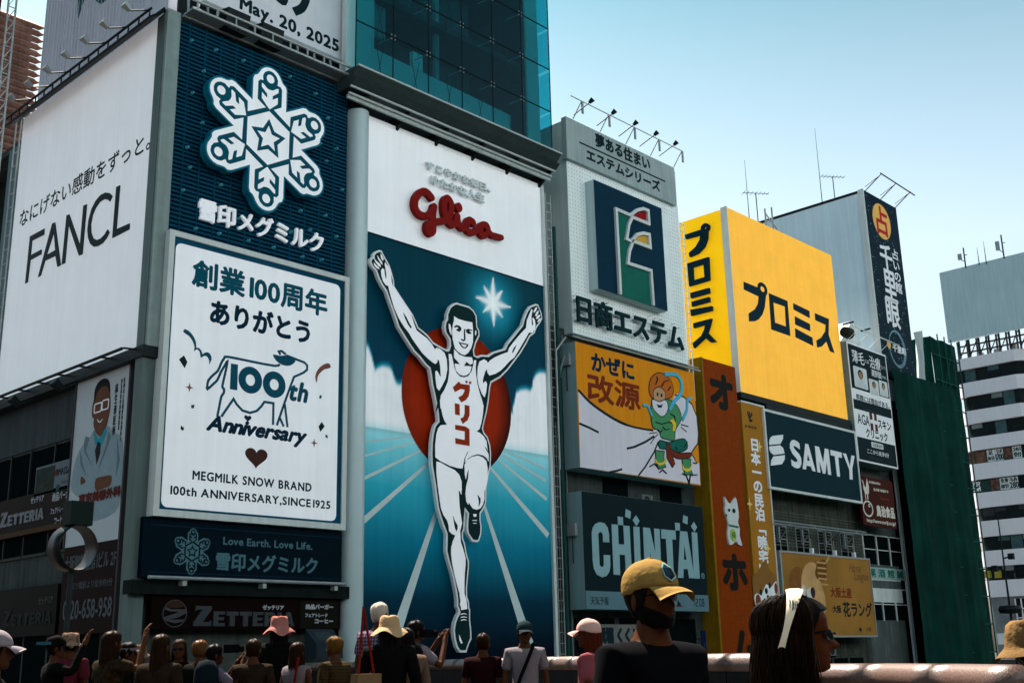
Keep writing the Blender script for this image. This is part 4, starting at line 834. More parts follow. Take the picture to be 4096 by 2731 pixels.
polys(P, [[(31.413,11.921),(31.757,12.219),(31.87,12.142),(32.382,12.173),(32.378,11.935),(32.309,11.688),(32.146,11.5),(31.89,11.369),(31.716,11.545),(31.958,11.684),(32.069,11.842),(32.089,11.93),(31.867,11.924),(31.536,11.748)], [(32.14,12.326),(32.255,12.325),(32.254,12.225),(32.138,12.221)], [(32.345,12.325),(32.468,12.33),(32.466,12.22),(32.344,12.215)],
 [(31.525,11.28),(31.782,11.274),(31.788,10.809),(31.532,10.816)], [(32.079,11.288),(32.347,11.288),(32.341,10.892),(32.229,10.667),(31.96,10.483),(31.818,10.674),(32.008,10.778),(32.074,10.95)], [(31.533,10.387),(32.098,10.394),(32.331,10.307),(32.326,9.611),(31.536,9.612),(31.526,9.844),(32.057,9.824),(32.063,10.181),(31.53,10.193)]], mat('shirt_red', (.33, .035, .010), .5, .06), ath, .135, .15, 'red_lettering')
# raised script logo and small raised letters
P = F(GY)
sc_ = thing('script_logo', 'raised dark red handwritten logo on the white panel above the runner', 'logo', (32, GY, 19))
gw = .50
m1 = smooth_loop([(30.422,19.99),(30.275,20.105),(30.081,20.166),(29.887,20.11),(29.695,19.938),(29.535,19.687),(29.488,19.444),(29.535,19.253),(29.694,19.093),(29.917,19.052),(30.174,19.109),(30.402,19.286),(30.5,19.442),(30.567,19.629),(30.516,19.343),(30.497,18.952),(30.512,18.673),(30.495,18.515),(30.364,18.379),(30.204,18.439),(30.172,18.584),(30.237,18.754),(30.464,18.891),(30.825,19.026),(31.223,19.197),(31.46,19.47),(31.564,19.814),(31.567,20.025),(31.434,20.199),(31.3,20.214),(31.164,20.044),(31.129,19.772),(31.159,19.519),(31.29,19.268),(31.489,19.112),(31.657,19.104),(31.828,19.281),(31.917,19.568),(31.931,19.387),(31.997,19.221),(32.166,19.107),(32.338,19.179),(32.479,19.375),(32.621,19.572),(32.829,19.548),(32.863,19.49)], 4, False)
m2 = smooth_loop([(32.62,19.545),(32.444,19.339),(32.474,19.109),(32.68,19.03),(32.925,19.094),(33.175,19.346),(33.427,19.573),(33.677,19.612),(33.78,19.423),(33.667,19.179),(33.452,19.07),(33.277,19.158),(33.316,19.329)], 4, False)
m3 = smooth_loop([(33.675,19.504),(33.814,19.351),(33.991,19.249),(34.28,19.256),(34.609,19.272)], 3, False)
RD = mat('script_red', (.22, .010, .008), .35, .12, 2)
def ribbon(P, pts, w, d0, d1, mb):
    # raised rounded stroke made of overlapping discs and bars, each a little deeper than the last
    for i, p in enumerate(pts):
        e = d1-.0004*(i % 40); mb.prism(P, ell(p, w/2, w/2, 12), d0, e)
        if i < len(pts)-1: mb.strip(P, [p, pts[i+1]], w*.995, d0, e-.02)
for nm, pts, w_ in (('script_letter', m1, .31), ('script_letter', m2, .29), ('script_letter', m3, .27)):
    mb = MB(); ribbon(P, pts, w_, .12, .34, mb); mb.build(nm, RD, sc_)
q = [(31.984,19.977)]; poly(P, ell(q[0], .20, .22), RD, sc_, .12, .34, 'dot')
SLW = mat('raised_white', (.66, .72, .74), .4, .04)
text(P, 'すこやかな毎日、', bb([(30.261,21.533),(34.076,21.347),(30.375,21.317),(30.377,21.674)]), SLW, sc_, .08, bold=.02, split=True, depth=.12, name='letter')
text(P, 'ゆたかな人生', bb([(30.537,20.852),(33.704,20.911),(30.602,20.713),(30.605,21.109)]), SLW, sc_, .08, bold=.02, split=True, depth=.12, name='letter')
# gap between the runner building and the white sign building
ld = thing('ladder', 'narrow dark ladder in the gap right of the runner billboard', 'ladder', (38.0, 33.8, 2))
m = MB(); m.tube((38.1, 33.7, -.5), (38.1, 33.7, 22.5), .03); m.tube((38.45, 33.7, -.5), (38.45, 33.7, 22.5), .03); m.build('rail', STEEL, ld)
m = MB(); m.tube((38.1, 33.7, 0), (38.45, 33.7, 0), .022); r0 = m.build('rung', STEEL, ld)
for i in range(1, 50): share('rung', r0.data, (0, 0, i*.45), ld)
pp = thing('drain_pipe', 'dark green drain pipe running down the gap beside the runner billboard', 'pipe', (38.8, 33.7, 0))
m = MB(); m.tube((38.75, 33.8, -1), (38.75, 33.8, 21), .09, 8); m.build('pipe', mat('dark_green_pipe', (.015, .06, .06), .4), pp)
# ================================================================ WHITE SIGN BUILDING
eb = thing('sign_building', 'narrow white building with a perforated front carrying the green and navy emblem box', 'building', (44, 34, 0))
A = [(39.69,27.057),(48.821,27.189),(39.666,24.829),(48.775,24.911),(39.422,15.89),(51.238,17.101)]
ex0, ex1 = 39.62, 48.85; ezb = A[4][1]; ezh = A[2][1]; ezt = A[0][1]
m = MB(); m.box(ex0+.02, 33.62, ezb, ex1, 45, ezt-.2)
m.build('wall', mat('estate_white_wall', (.48, .60, .62), .6, .08, .6, streak=.15), eb)
m = MB(); m.box(ex0-.9, 34.15, -3.6, ex1+.8, 45, ezb+.3); m.build('lower_wall', CONC, eb)
P = F(GY)
PERF = mat('perforated_white', (.86, .92, .94), .6, .06, .8, streak=.06)
npan = 9; w_ = (ex1-ex0)/npan
m = MB(); m.pbox(P, ex0+.004, ex0+w_-.004, ezb, ezh, -.02, .02); p0 = m.build('facade_panel', PERF, eb)
for i in range(1, npan): share('facade_panel', p0.data, (i*w_, 0, 0), eb)
m = MB()
for i in range(44):
    for k in range(50):
        u = ex0+.12+i*.206; z = ezb+.15+k*.206
        if z < ezh-.1 and not (41.4 < u < 47.9 and ezb+2.6 < z < ezh-.9): m.pbox(P, u, u+.035, z, z+.05, .018, .024)
o = m.build('perforation', mat('perforation_grey', (.22, .28, .30), .7), eb); stuff(o)
hd = thing('header_sign', 'pale grey header panel with two ruled lines of Japanese, on the white building', 'sign', (44, 33.4, 26))
P = F(33.35); H = [(39.395,26.865),(48.458,26.996),(39.371,24.653),(48.413,24.735)]
hx0, hx1, hz0, hz1 = H[0][0], H[3][0], H[2][1], H[0][1]
m = MB()
npan = 8; w_ = (hx1-hx0)/npan
m.pbox(P, hx0+.006, hx0+w_-.006, hz0, hz1, -.3, 0); p0 = m.build('panel', mat('header_grey', (.36, .43, .45), .55, .08, .7, streak=.2), hd)
for i in range(1, npan): share('panel', p0.data, (i*w_, 0, 0), hd)
text(P, '夢ある住まい', bb([(41.669,26.124),(46.149,26.441),(42.008,26.009),(42.055,26.717)]), INK, hd, .01, bold=.035)
text(P, 'エステムシリーズ', bb([(40.918,25.263),(46.96,25.278),(41.243,25.031),(41.28,25.616)]), INK, hd, .01, bold=.035)
q = [(40.376,25.793),(47.491,25.811)]; m = MB(); m.pbox(P, q[0][0], q[1][0], q[0][1]-.05, q[0][1]+.03, 0, .012); m.build('rule', INK, hd)
em = thing('emblem_box', 'projecting navy box with a white outlined green shape, red and yellow quarters', 'sign', (44, 33, 18))
P = F(33.0); E_ = [(40.939,23.865),(46.505,23.911),(46.493,18.212),(40.94,18.205)]
m = MB(); m.pbox(P, E_[0][0], E_[1][0], E_[3][1], E_[0][1], -.62, -.02); m.build('case', mat('estate_white_wall', None), em)
m = MB(); m.pbox(P, E_[0][0]+.01, E_[1][0]-.01, E_[3][1]+.01, E_[0][1]-.01, -.02, 0); m.build('face', mat('emblem_navy', (.004, .030, .058), .5, .1), em)
poly(P, [(42.63,22.594),(43.544,22.562),(43.179,21.263),(43.57,21.231),(43.209,19.979),(45.141,19.998),(45.182,18.186),(42.496,18.212)], mat('emblem_green', (.010, .13, .10), .5, .15, 1), em, 0, .02, 'green_field')
poly(P, [(43.884,22.654),(44.316,23.01),(45.087,23.266),(45.041,22.733)], mat('emblem_red', (.30, .012, .015), .5), em, 0, .03, 'red_quarter')
poly(P, [(43.819,21.364),(44.345,21.752),(45.069,21.955),(45.06,21.385)], mat('emblem_yellow', (.62, .36, .07), .5), em, 0, .03, 'yellow_quarter')
m = MB(); m.strip(P, [(42.497,18.229),(42.494,22.679),(43.618,22.661),(44.187,23.091),(44.75,23.326),(45.162,23.331),(45.18,22.6),(43.772,22.597),(43.47,22.121),(43.221,21.29),(43.599,21.256),(44.076,21.736),(44.633,21.958),(45.142,22.01),(45.176,21.308),(43.748,21.302),(43.411,20.715),(43.224,20),(45.119,20.054),(45.158,18.215)], .17, 0, .14); m.build('raised_outline', WHITE2, em)
P = F(GY); text(P, '日商エステム', bb([(39.666,17.543),(48.128,16.614),(40.217,16.409),(39.821,17.712)]), mat('estate_lettering', (.005, .028, .036), .5), eb, .25, bold=.035, split=True, depth=.1, name='letter')
m = MB(); rnd = random.Random(5)
q = [(39.666,17.543),(48.128,16.614)]
for i in range(40): u = rnd.uniform(q[0][0], q[1][0]); z = rnd.uniform(ezb+.5, ezb+2.0); m.tube(P(u, z, 0), P(u, z, .26), .012, 4)
m.build('standoff', DARKST, eb)
rr_ = thing('roof_railing', 'thin pale railing on the roof edge of the white sign building', 'railing', (44, 33.3, 27.5))
m = MB(); m.tube((hx0-.3, 32.7, hz1+.75), (hx1-.05, 32.7, hz1+.75), .03)
for i in range(5): x = hx0+.5+i*2.1; m.tube((x, 32.7, hz1+.75), (x, 33.3, hz1), .03); m.box(x, 32.68, hz1+.1, x+.12, 32.74, hz1+.75)
m.build('rail', STEEL, rr_)
names = ('leftmost', 'second from left', 'middle', 'fourth from left', 'rightmost'); proto = None
RT = [(39.625,26.648),(41.373,26.664),(43.13,26.659),(44.869,26.669),(46.591,26.652)]
for i in range(5):
    loc = (RT[i][0], 33.0, hz1+.02)
    if proto is None: proto = t = make_lamp(loc, (.25, -.97, 0), .42, 'x', 'floodlights above the grey header sign', .85, .26, 'floodlight', DARKST)
    else: t = copy_tree(proto); t.location = loc
    t['label'] = 'dark floodlight on an arm above the grey header sign, %s of five' % names[i]
ld = thing('ladder', 'white rung ladder between the perforated white front and the yellow sign', 'ladder', (49.2, 33.7, 12))
m = MB(); m.tube((49.0, 33.62, 14.0), (49.0, 33.62, hz1-2.9), .03); m.tube((49.35, 33.62, 14.0), (49.35, 33.62, hz1-2.9), .03); m.build('rail', WHITE2, ld)
m = MB(); m.tube((49.0, 33.62, 14.2), (49.35, 33.62, 14.2), .025); r0 = m.build('rung', WHITE2, ld)
for i in range(1, 24): share('rung', r0.data, (0, 0, i*.42), ld)
# ---- lower storeys between the boxes
P = F(34.15)
for i, (a, b) in enumerate(((42.0, 43.9), (46.5, 48.3))):
    m = MB(); m.pbox(P, a, b, 8.0, 9.4, 0, .03); m.build('dark_opening', DKGLASS, eb)
for i in range(3):
    m = MB(); m.pbox(P, 39.6+i*3.2, 42.4+i*3.2, -.6, 2.9, 0, .04); m.build('shop_window', DKGLASS, eb)
def box_sign(name, label, cat, Y, u0, u1, z0, z1, depth, sidem, facem):
    t = thing(name, label, cat, ((u0+u1)/2, Y, z0)); PP = F(Y)
    m = MB(); m.pbox(PP, u0, u1, z0, z1, -depth, -.02); m.build('case', sidem, t)
    m = MB(); m.pbox(PP, u0+.01, u1-.01, z0+.01, z1-.01, -.02, 0); m.build('face', facem, t); return t, PP
CASE = mat('case_pale_teal', (.22, .34, .36), .55, .08, .8, streak=.12)
K = [(39.233,15.296),(48.605,15.345),(48.538,9.449),(39.17,9.413)]
ORG = mat('poster_orange', (.78, .27, .008), .5, .05, .8, streak=.10)
kx0, kx1, kz0, kz1 = K[3][0], K[1][0], K[3][1], K[0][1]
ks, P = box_sign('wind_sign', 'orange and white painted sign box with navy and maroon Japanese and a big white sack', 'sign', 33.1, kx0, kx1, kz0, kz1, 1.0, CASE, ORG)
poly(P, smooth_loop([(39.25,12.915),(40.05,12.474),(41.101,12.104),(42.186,11.845),(43.313,11.735),(44.804,11.791),(45.84,12.493),(46.808,13.868),(47.575,13.878),(48.236,13.585),(48.61,13.013),(48.655,12.089),(48.537,11.587),(47.913,11.034)], 3, False)+[(48.102,10.802),(48.374,10.527),(48.564,10.597),(48.516,9.482),(39.184,9.424)], mat('sack_white', (.74, .70, .80), .5, .05, .8, streak=.06), ks, 0, .012, 'sack_print')
m = MB()
m.strip(P, smooth_loop([(39.254,12.986),(40.053,12.521),(41.104,12.152),(42.189,11.879),(43.315,11.765),(44.804,11.791)], 3, False), [.14]*11+[.10]*5, 0, .02)
for q, w_ in (([(39.232,11.427),(39.907,11.32),(40.591,11.175)], .11), ([(42.634,10.652),(43.237,10.806),(44.115,11.147),(44.859,11.518)], .11), ([(41.274,9.404),(41.79,9.515),(42.204,9.635)], .1), ([(43.43,9.45),(44.01,9.934),(44.788,10.739),(45.156,11.269)], .09), ([(46.808,13.868),(47.575,13.878),(48.236,13.585),(48.61,13.013),(48.655,12.089),(48.537,11.587),(47.913,11.034)], .07), ([(47.913,11.034),(48.102,10.802),(48.374,10.527)], .06), ([(44.504,11.095),(44.851,11.429),(45.193,11.667)], .05), ([(44.47,11.603),(45.119,11.731)], .05), ([(47.149,12.259),(47.639,12.067)], .06), ([(47.163,12.388),(47.8,12.367)], .06)):
    m.strip(P, q, w_, 0, .02)
m.build('sack_outline', INK, ks)
text(P, 'かぜに', bb([(40.317,14.45),(43.492,14.39),(40.729,14.126),(40.652,14.938)]), NAVY, ks, .01, bold=.045)
text(P, '改源', bb([(39.948,13.348),(43.866,13.262),(40.559,12.631),(40.068,13.91)]), mat('maroon_lettering', (.20, .028, .010), .5), ks, .01, bold=.05)
# plain stand-in figure tugging the sack
FG = mat('tunic_green', (.07, .27, .12), .5, .06); FO = mat('hair_orange', (.52, .13, .015), .5); FT = mat('trouser_teal', (.008, .13, .10), .5); FS = mat('face_tan', (.52, .30, .16), .5)
parts = [(smooth_loop([(44.663,13.776),(44.88,14.412),(45.567,14.8),(46.381,14.649),(46.671,14.181),(46.459,13.74),(45.688,13.476),(44.952,13.42)]), FO, 'hair_print'), (smooth_loop([(45.03,13.831),(45.497,14.053),(45.931,13.866),(45.85,13.449),(45.421,13.237),(45.029,13.381)]), FS, 'head_print'),
 (smooth_loop([(44.852,13.206),(45.416,13.186),(46.064,13.531),(46.918,13.296),(47.197,12.723),(46.623,12.042),(46.487,11.524),(45.908,11.506),(45.424,11.547),(45.293,11.876),(44.82,11.965),(44.708,12.492)]), FG, 'tunic_print'), (smooth_loop([(44.864,13.332),(45.425,13.288),(45.933,13.461),(46.108,13.132),(45.865,12.747),(45.524,12.601),(45.209,12.708),(44.906,12.915)]), mat('sack_white', None), 'beard_print'),
 (smooth_loop([(45.283,11.333),(46.055,11.324),(46.825,11.564),(47.423,11.635),(47.551,11.246),(46.847,10.966),(46.108,11.033),(45.25,10.986)]), FT, 'trouser_print'), ([(44.873,10.797),(45.558,10.824),(45.479,10.424),(45.609,10.095),(45.033,9.94),(44.904,10.266)], FG, 'leg_print'), ([(47.064,10.641),(47.787,10.667),(47.657,10.252),(47.839,9.97),(47.234,9.862),(47.107,10.247)], FG, 'leg_print'),
 ([(45.801,11.245),(46.045,11.224),(46.366,10.32),(46.185,10.154),(45.816,10.557)], mat('maroon_lettering', None), 'sash_print'), (smooth_loop([(46.103,10.983),(46.837,10.866),(47.78,10.994),(47.672,10.781),(46.729,10.63),(46.166,10.792)]), mat('maroon_lettering', None), 'sash_print')]
for i, (q, m_, nm) in enumerate(parts):
    m = MB(); m.prism(P, inset(q, -.05), 0, .022+.004*i); m.build('figure_outline', INK, ks); poly(P, q, m_, ks, 0, .024+.004*i, nm)
polys(P, [ell(c, .05, .09) for c in [(45.298,13.671),(45.625,13.669)]]+[[(45.169,13.151),(45.41,13.125),(45.664,13.221),(45.523,13.026),(45.317,12.997)]], INK, ks, 0, .064, 'face_print')
for q in ([(45.181,14.156),(45.37,14.438),(45.301,14.579)], [(45.668,14.13),(45.944,14.427),(46.286,14.532)], [(46.193,14.007),(46.425,14.246)], [(46.283,12.803),(46.61,12.746),(46.664,12.45)], [(45.005,12.235),(45.486,12.198),(46.159,12.385),(46.485,12.326)], [(45.553,12.057),(45.787,11.938),(46.124,12.03)], [(45.13,11.856),(45.323,11.756),(45.539,11.907)], [(47.584,11.553),(47.299,11.268)], [(46.536,11.181),(46.688,11.049)], [(47.987,10.537),(48.243,10.513)], [(44.324,9.966),(44.734,10.152),(45.033,9.94)], [(46.986,9.888),(47.314,9.82),(47.527,9.443),(47.656,9.853),(48.267,9.961)], [(45.095,9.753),(45.351,9.924),(45.657,9.759)]):
    m = MB(); m.strip(P, q, .05, 0, .066); m.build('ink_line', INK, ks)
poly(P, [(46.169,12.486),(46.51,12.581),(46.696,12.353),(46.575,11.986),(46.365,11.96),(46.437,12.27)], mat('bangle_yellow', (.80, .55, .05), .5), ks, 0, .068, 'bangle_print')
for q in ([(44.761,10.445),(44.979,10.226),(45.383,10.267),(45.693,10.544),(45.582,10.239),(45.127,10.095),(44.819,10.209)], [(46.996,10.385),(47.181,10.155),(47.608,10.198),(47.852,10.473),(47.726,10.109),(47.333,9.996),(47.049,10.092)]): poly(P, q, mat('bangle_yellow', None), ks, 0, .068, 'bangle_print')
m = MB(); m.strip(P, smooth_loop([(45.979,14.79),(46.916,14.941),(47.393,14.602),(47.241,13.958),(46.598,13.455),(46.219,12.996)], 3, False), .19, 0, .072); m.build('ribbon_print', mat('ribbon_blue', (.08, .45, .66), .5), ks); m = MB(); m.strip(P, smooth_loop([(48.182,13.889),(47.818,13.732),(47.718,13.202),(47.273,12.631)], 3, False), .15, 0, .072); m.build('ribbon_print', mat('ribbon_blue', None), ks); m = MB(); m.strip(P, smooth_loop([(44.035,12.942),(44.43,12.948),(44.708,12.492)], 3, False), .13, 0, .072); m.build('ribbon_print', mat('ribbon_blue', None), ks)
pr_ = thing('conduit_rail', 'light steel rail with cables along the top of the orange and white sign', 'railing', (43, 33, kz1))
m = MB(); m.tube((kx0-.4, 32.9, kz1+.12), (kx1+.3, 32.9, kz1+.12), .05); m.tube((kx0-.4, 33.0, kz1+.3), (kx1+.3, 33.0, kz1+.3), .03)
for i in range(7): x = kx0+.4+i*1.5; m.tube((x, 32.9, kz1+.12), (x+.2, 33.5, kz1+.45), .03)
m.tube((kx0-.8, 33.6, kz1-6), (kx0-.8, 33.6, kz1-.5), .05); m.tube((kx0-.8, 33.6, kz1-.5), (kx0-.3, 33.4, kz1+.2), .05)
m.build('rail', STEEL, pr_)
for i, z in enumerate((kz1-1.1, 6.4)):
    t = thing('junction_box', ('small grey box fixed to the side of the orange and white sign', 'small grey box fixed to the side of the dark letter screen')[i], 'box', (kx0-.1, 33.5, z))
    m = MB(); m.box(kx0-.2, 33.35, z, kx0-.01, 33.85, z+.55); m.build('case', STEEL, t)
    m = MB(); m.tube((kx0-.1, 33.6, z), (kx0-.1, 33.6, z-1.2), .025); m.build('cable', DARKST, t)
# ---- dark letter screen
H = [(39.258,8.37),(49.891,1.436),(39.245,4.004),(48.563,3.266)]
C_ = [(39.22,8.366),(48.557,3.263),(39.182,3.212),(48.592,8.387)]
cx0, cx1, cz0, cz1 = C_[0][0], C_[3][0], C_[2][1], C_[0][1]
zs_ = [(39.245,4.004),(48.58,4.046)]; zst = zs_[0][1]
cs, P = box_sign('letter_screen', 'dark grey screen with tall pale block capitals and a clock reading 1208', 'screen', 33.1, cx0, cx1, cz0, cz1, 1.0, CASE, mat('screen_dark', (.005, .016, .020), .5, .08))
SCL = mat('screen_pale', (.26, .42, .47), .5, .06, 1)
poly(P, [(cx0+.01, cz0+.01), (cx1-.01, cz0+.01), (cx1-.01, zst), (cx0+.01, zst)], mat('screen_strip', (.11, .20, .24), .5, .06), cs, 0, .008, 'forecast_strip')
polys(P, [
 [[(41.02,6.183),(41.028,6.523),(40.946,6.848),(40.723,7.032),(40.387,7.053),(40.071,6.956),(39.881,6.781),(39.79,6.548),(39.788,5.322),(39.841,4.972),(40.028,4.723),(40.403,4.608),(40.717,4.682),(40.938,4.884),(41.02,5.147),(41.032,5.61),(40.563,5.605),(40.553,5.161),(40.486,5.077),(40.357,5.072),(40.26,5.149),(40.26,6.315),(40.247,6.51),(40.384,6.623),(40.536,6.576),(40.57,6.463),(40.561,6.175)]],
 [[(41.238,7.016),(41.702,7.019),(41.689,6.136),(42.103,6.145),(42.095,7.014),(42.558,7.017),(42.567,4.744),(42.119,4.748),(42.12,5.67),(41.718,5.668),(41.702,4.754),(41.227,4.758)]],
 [[(41.708,7.398),(42.097,7.392),(42.095,7.021),(41.712,7.02)]], [[(42.34,7.788),(42.718,7.7),(42.646,7.352),(42.257,7.43)]], [[(43.094,7.553),(43.342,7.306),(43.079,7.04),(42.813,7.312)]],
 [[(42.844,7.011),(43.306,7.02),(43.263,4.733),(42.795,4.738)]], [[(43.587,7.021),(44.109,7.023),(44.433,5.862),(44.442,7.023),(44.877,7.025),(44.833,4.717),(44.29,4.733),(44.03,5.945),(43.972,4.723),(43.541,4.736)]],
 [[(44.993,7.022),(46.161,7.027),(46.159,6.586),(45.848,6.593),(45.814,4.772),(45.345,4.784),(45.344,6.582),(44.98,6.58)]],
 [[(46.158,7.413),(46.545,7.407),(46.544,7.04),(46.163,7.041)]], [[(46.895,7.832),(47.264,7.757),(47.194,7.392),(46.814,7.467)]], [[(47.754,7.566),(48.009,7.31),(47.747,7.048),(47.476,7.313)]],
 [[(46.542,7.029),(47.136,7.033),(47.509,4.795),(47.06,4.788),(46.99,5.217),(46.649,5.211),(46.579,4.779),(46.129,4.775)], [(46.823,6.399),(46.94,5.662),(46.715,5.663)]]], SCL, cs, 0, .012, 'block_lettering')
poly(P, [(47.508,7.034),(47.978,7.037),(47.955,4.788),(47.459,4.786)], SCL, cs, 0, .015, 'block_lettering')
text(P, '®', bb([(48.084,4.927),(48.387,4.937),(48.194,4.795),(48.226,5.074)]), SCL, cs, .01)
text(P, '天気予報', bb([(39.528,3.602),(40.772,3.625),(40.068,3.407),(40.092,3.771)]), INK, cs, .01, bold=.02)
q = bb([(47.24,3.641),(48.263,3.659),(47.729,3.451),(47.771,3.825)]); m = MB()
SEG = {'1': 'bc', '2': 'abged', '0': 'abcdef', '8': 'abcdefg'}
for i, ch in enumerate('1208'):
    cw = (q[1]-q[0])/4.2; a = q[0]+(i*1.0+(.2 if i > 1 else 0))*cw; b = a+cw*.72; z0_s, z1_s = q[2], q[3]; zm = (z0_s+z1_s)/2; t_ = .045
    for sg in SEG[ch]:
        r = dict(a=(a, b, z1_s-t_, z1_s), b=(b-t_, b, zm+.02, z1_s-.02), c=(b-t_, b, z0_s+.02, zm-.02), d=(a, b, z0_s, z0_s+t_), e=(a, a+t_, z0_s+.02, zm-.02), f=(a, a+t_, zm+.02, z1_s-.02), g=(a, b, zm-t_/2, zm+t_/2))[sg]
        m.pbox(P, *r, .005, .012)
m.build('clock_digits', INK, cs)
poly(P, [(45.904,3.448),(45.963,3.619),(46.054,3.758),(46.111,3.622),(46.215,3.589),(46.272,3.453)], INK, cs, 0, .012, 'icon')
poly(P, [(45.828,3.457),(46.404,3.455),(46.4,3.414),(45.824,3.412)], mat('icon_red', (.20, .02, .015), .5), cs, 0, .012, 'icon_base')
# street level: Japanese shop sign and floor marker
tj = thing('shop_sign', 'pale shop sign with brushed Japanese under the dark letter screen, behind the pink cap', 'sign', (41, 34, .8))
P = F(34.0); q = [(40.339,2.506),(43.393,2.514),(41.153,1.637),(41.219,2.618)]
m = MB(); m.pbox(P, q[0][0], q[1][0]+1.5, q[2][1], q[3][1], -.1, 0); m.build('panel', mat('shop_sign_grey', (.17, .18, .18), .6, .2), tj)
text(P, '道頓堀 くくる', (q[0][0]+.1, q[1][0]+.6, q[2][1]+.15, q[3][1]-.15), INK, tj, .01, bold=.05)
f2 = thing('floor_marker', 'small blue floor marker beside faint 2F lettering near the orange column', 'sign', (48, 34, .8))
q = [(48.609,2.3),(49.038,2.3),(48.691,1.509),(48.786,2.348),(49.109,2.349),(49.866,1.377)]
text(P, '2F', (q[0][0], q[1][0], q[2][1], q[3][1]), DIM, f2, .02, bold=.01, vertical=True)
m = MB(); m.pbox(P, q[4][0], q[5][0], q[5][1]-.1, q[4][1], -.05, 0); m.build('panel', mat('marker_blue', (.008, .02, .10), .4), f2)
m = MB(); c = ((q[4][0]+q[5][0])/2, q[4][1]-.5); m.strip(P, [(c[0]-.25, c[1]-.3), (c[0], c[1]), (c[0]+.25, c[1]-.3)], .05, 0, .012); m.build('arrow', DIM, f2)

# ================================================================ ORANGE COLUMN SIGN
oc = thing('column_sign', 'tall red orange column sign with dark katakana and a white cat, narrow yellow side', 'sign', (51, 33, 0))
P = F(33.2); O = [(49.558,16.312),(52.893,16.319),(52.622,1.33),(49.449,1.365),(49.101,16.301)]
ox0, ox1, ozt = (O[0][0]+O[3][0])/2, (O[1][0]+O[2][0])/2, O[0][1]
m = MB(); m.pbox(P, ox0, ox1, -1.0, ozt, -1.2, 0); m.build('body', mat('column_red', (.25, .040, .003), .6, .2, 6, streak=.06), oc)
m = MB(); m.box(ox0-.03, 33.2, -1, ox0, 34.2, ozt+.02); m.pbox(P, ox0-.03, ox0+.12, -1, ozt+.02, 0, .04); m.build('yellow_side', mat('side_yellow', (.28, .15, .008), .5, .2, 2, streak=.2), oc)
DKL = mat('column_lettering', (.012, .012, .010), .5)
text(P, 'オ', bb([(50.233,14.463),(52.262,14.764),(51.55,13.844),(51.772,15.576)]), DKL, oc, .01, bold=.13)
text(P, 'ホ', bb([(50.24,5.208),(52.337,5.282),(51.176,4.415),(51.076,6.046)]), DKL, oc, .01, bold=.13)
text(P, 'ム', bb([(50.537,1.621),(52.701,1.604),(51.394,0.613),(51.197,2.231)]), DKL, oc, .01, bold=.13)
q = [(50.678,8.957),(51.956,9.06),(50.992,6.613),(51.31,9.055)]; cu0, cu1, cz0_, cz1_ = bb(q)
V = lambda x, y: (cu0+(cu1-cu0)*x, cz0_+(cz1_-cz0_)*y)
cat = [smooth_loop([V(.1, .0), V(.05, .25), V(.15, .42), V(.0, .62), V(-.05, .75), V(.02, .82), V(.0, 1.0), V(.25, .88), V(.5, .88), V(.8, 1.02), V(.92, .85), V(.95, .6), V(.85, .5), V(.95, .35), V(.9, .2), V(1.05, .0), V(.75, .02), V(.6, .08), V(.4, .02)], 2)]
polys(P, cat, WHITE2, oc, 0, .10, 'cat_cutout')
polys(P, [ell(V(.25, .72), .1, .08), ell(V(.6, .72), .14, .12), ell(V(.02, .6), .06, .07)], INK, oc, .1, .115, 'cat_face')
poly(P, [V(.15, .42), V(.85, .40), V(.85, .36), V(.15, .38)], FT, oc, .1, .115, 'collar')
poly(P, ell(V(.42, .2), .26, .33), mat('coin_green', (.32, .50, .10), .5), oc, .1, .12, 'coin')
text(P, '福', (V(.3, 0)[0], V(.55, 0)[0], V(0, .14)[1], V(0, .27)[1]), INK, oc, .125)
# ================================================================ YELLOW LENDER BOX
pb = thing('yellow_sign_box', 'big yellow corner sign box with the same navy katakana on both faces', 'sign', (60, 33.6, 15))
A = [(53.917,26.237),(65.957,25.835),(66.076,15.011),(53.749,15.151)]
px0, px1, pz0, pz1 = 53.82, (A[1][0]+A[2][0])/2, A[3][1], A[0][1]-.1
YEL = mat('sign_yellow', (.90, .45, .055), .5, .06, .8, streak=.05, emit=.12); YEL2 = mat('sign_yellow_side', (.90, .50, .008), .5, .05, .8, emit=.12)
P = F(GY)
nx_, nz_ = 8, 7
m = MB(); pw = (px1-px0)/nx_; ph = (pz1-pz0)/nz_; m.pbox(P, px0+.005, px0+pw-.005, pz0+.005, pz0+ph-.005, -.06, 0); p0 = m.build('panel', YEL, pb)
for i in range(nx_):
    for k in range(nz_):
        if i or k: share('panel', p0.data, (i*pw, 0, k*ph), pb)
m = MB(); m.box(px0+.05, 33.66, pz0, px1-.02, 44, pz1-.03); m.build('body', CONC, pb)
P2 = S(53.8); m = MB(); m.pbox(P2, -44, -34.02, 12.5, pz1-.04, -.03, 0); m.build('side_face', YEL2, pb)
m = MB(); m.box(53.74, 33.58, pz0-.1, 53.81, 34.0, pz1+.05); m.build('corner_trim', WHITE2, pb)
m = MB(); m.pbox(P, px0-.2, px1+.1, pz0-.35, pz0-.02, -.4, .12)
m.build('lower_ledge', DARKST, pb)
YL = mat('lender_navy', (.004, .024, .042), .5)
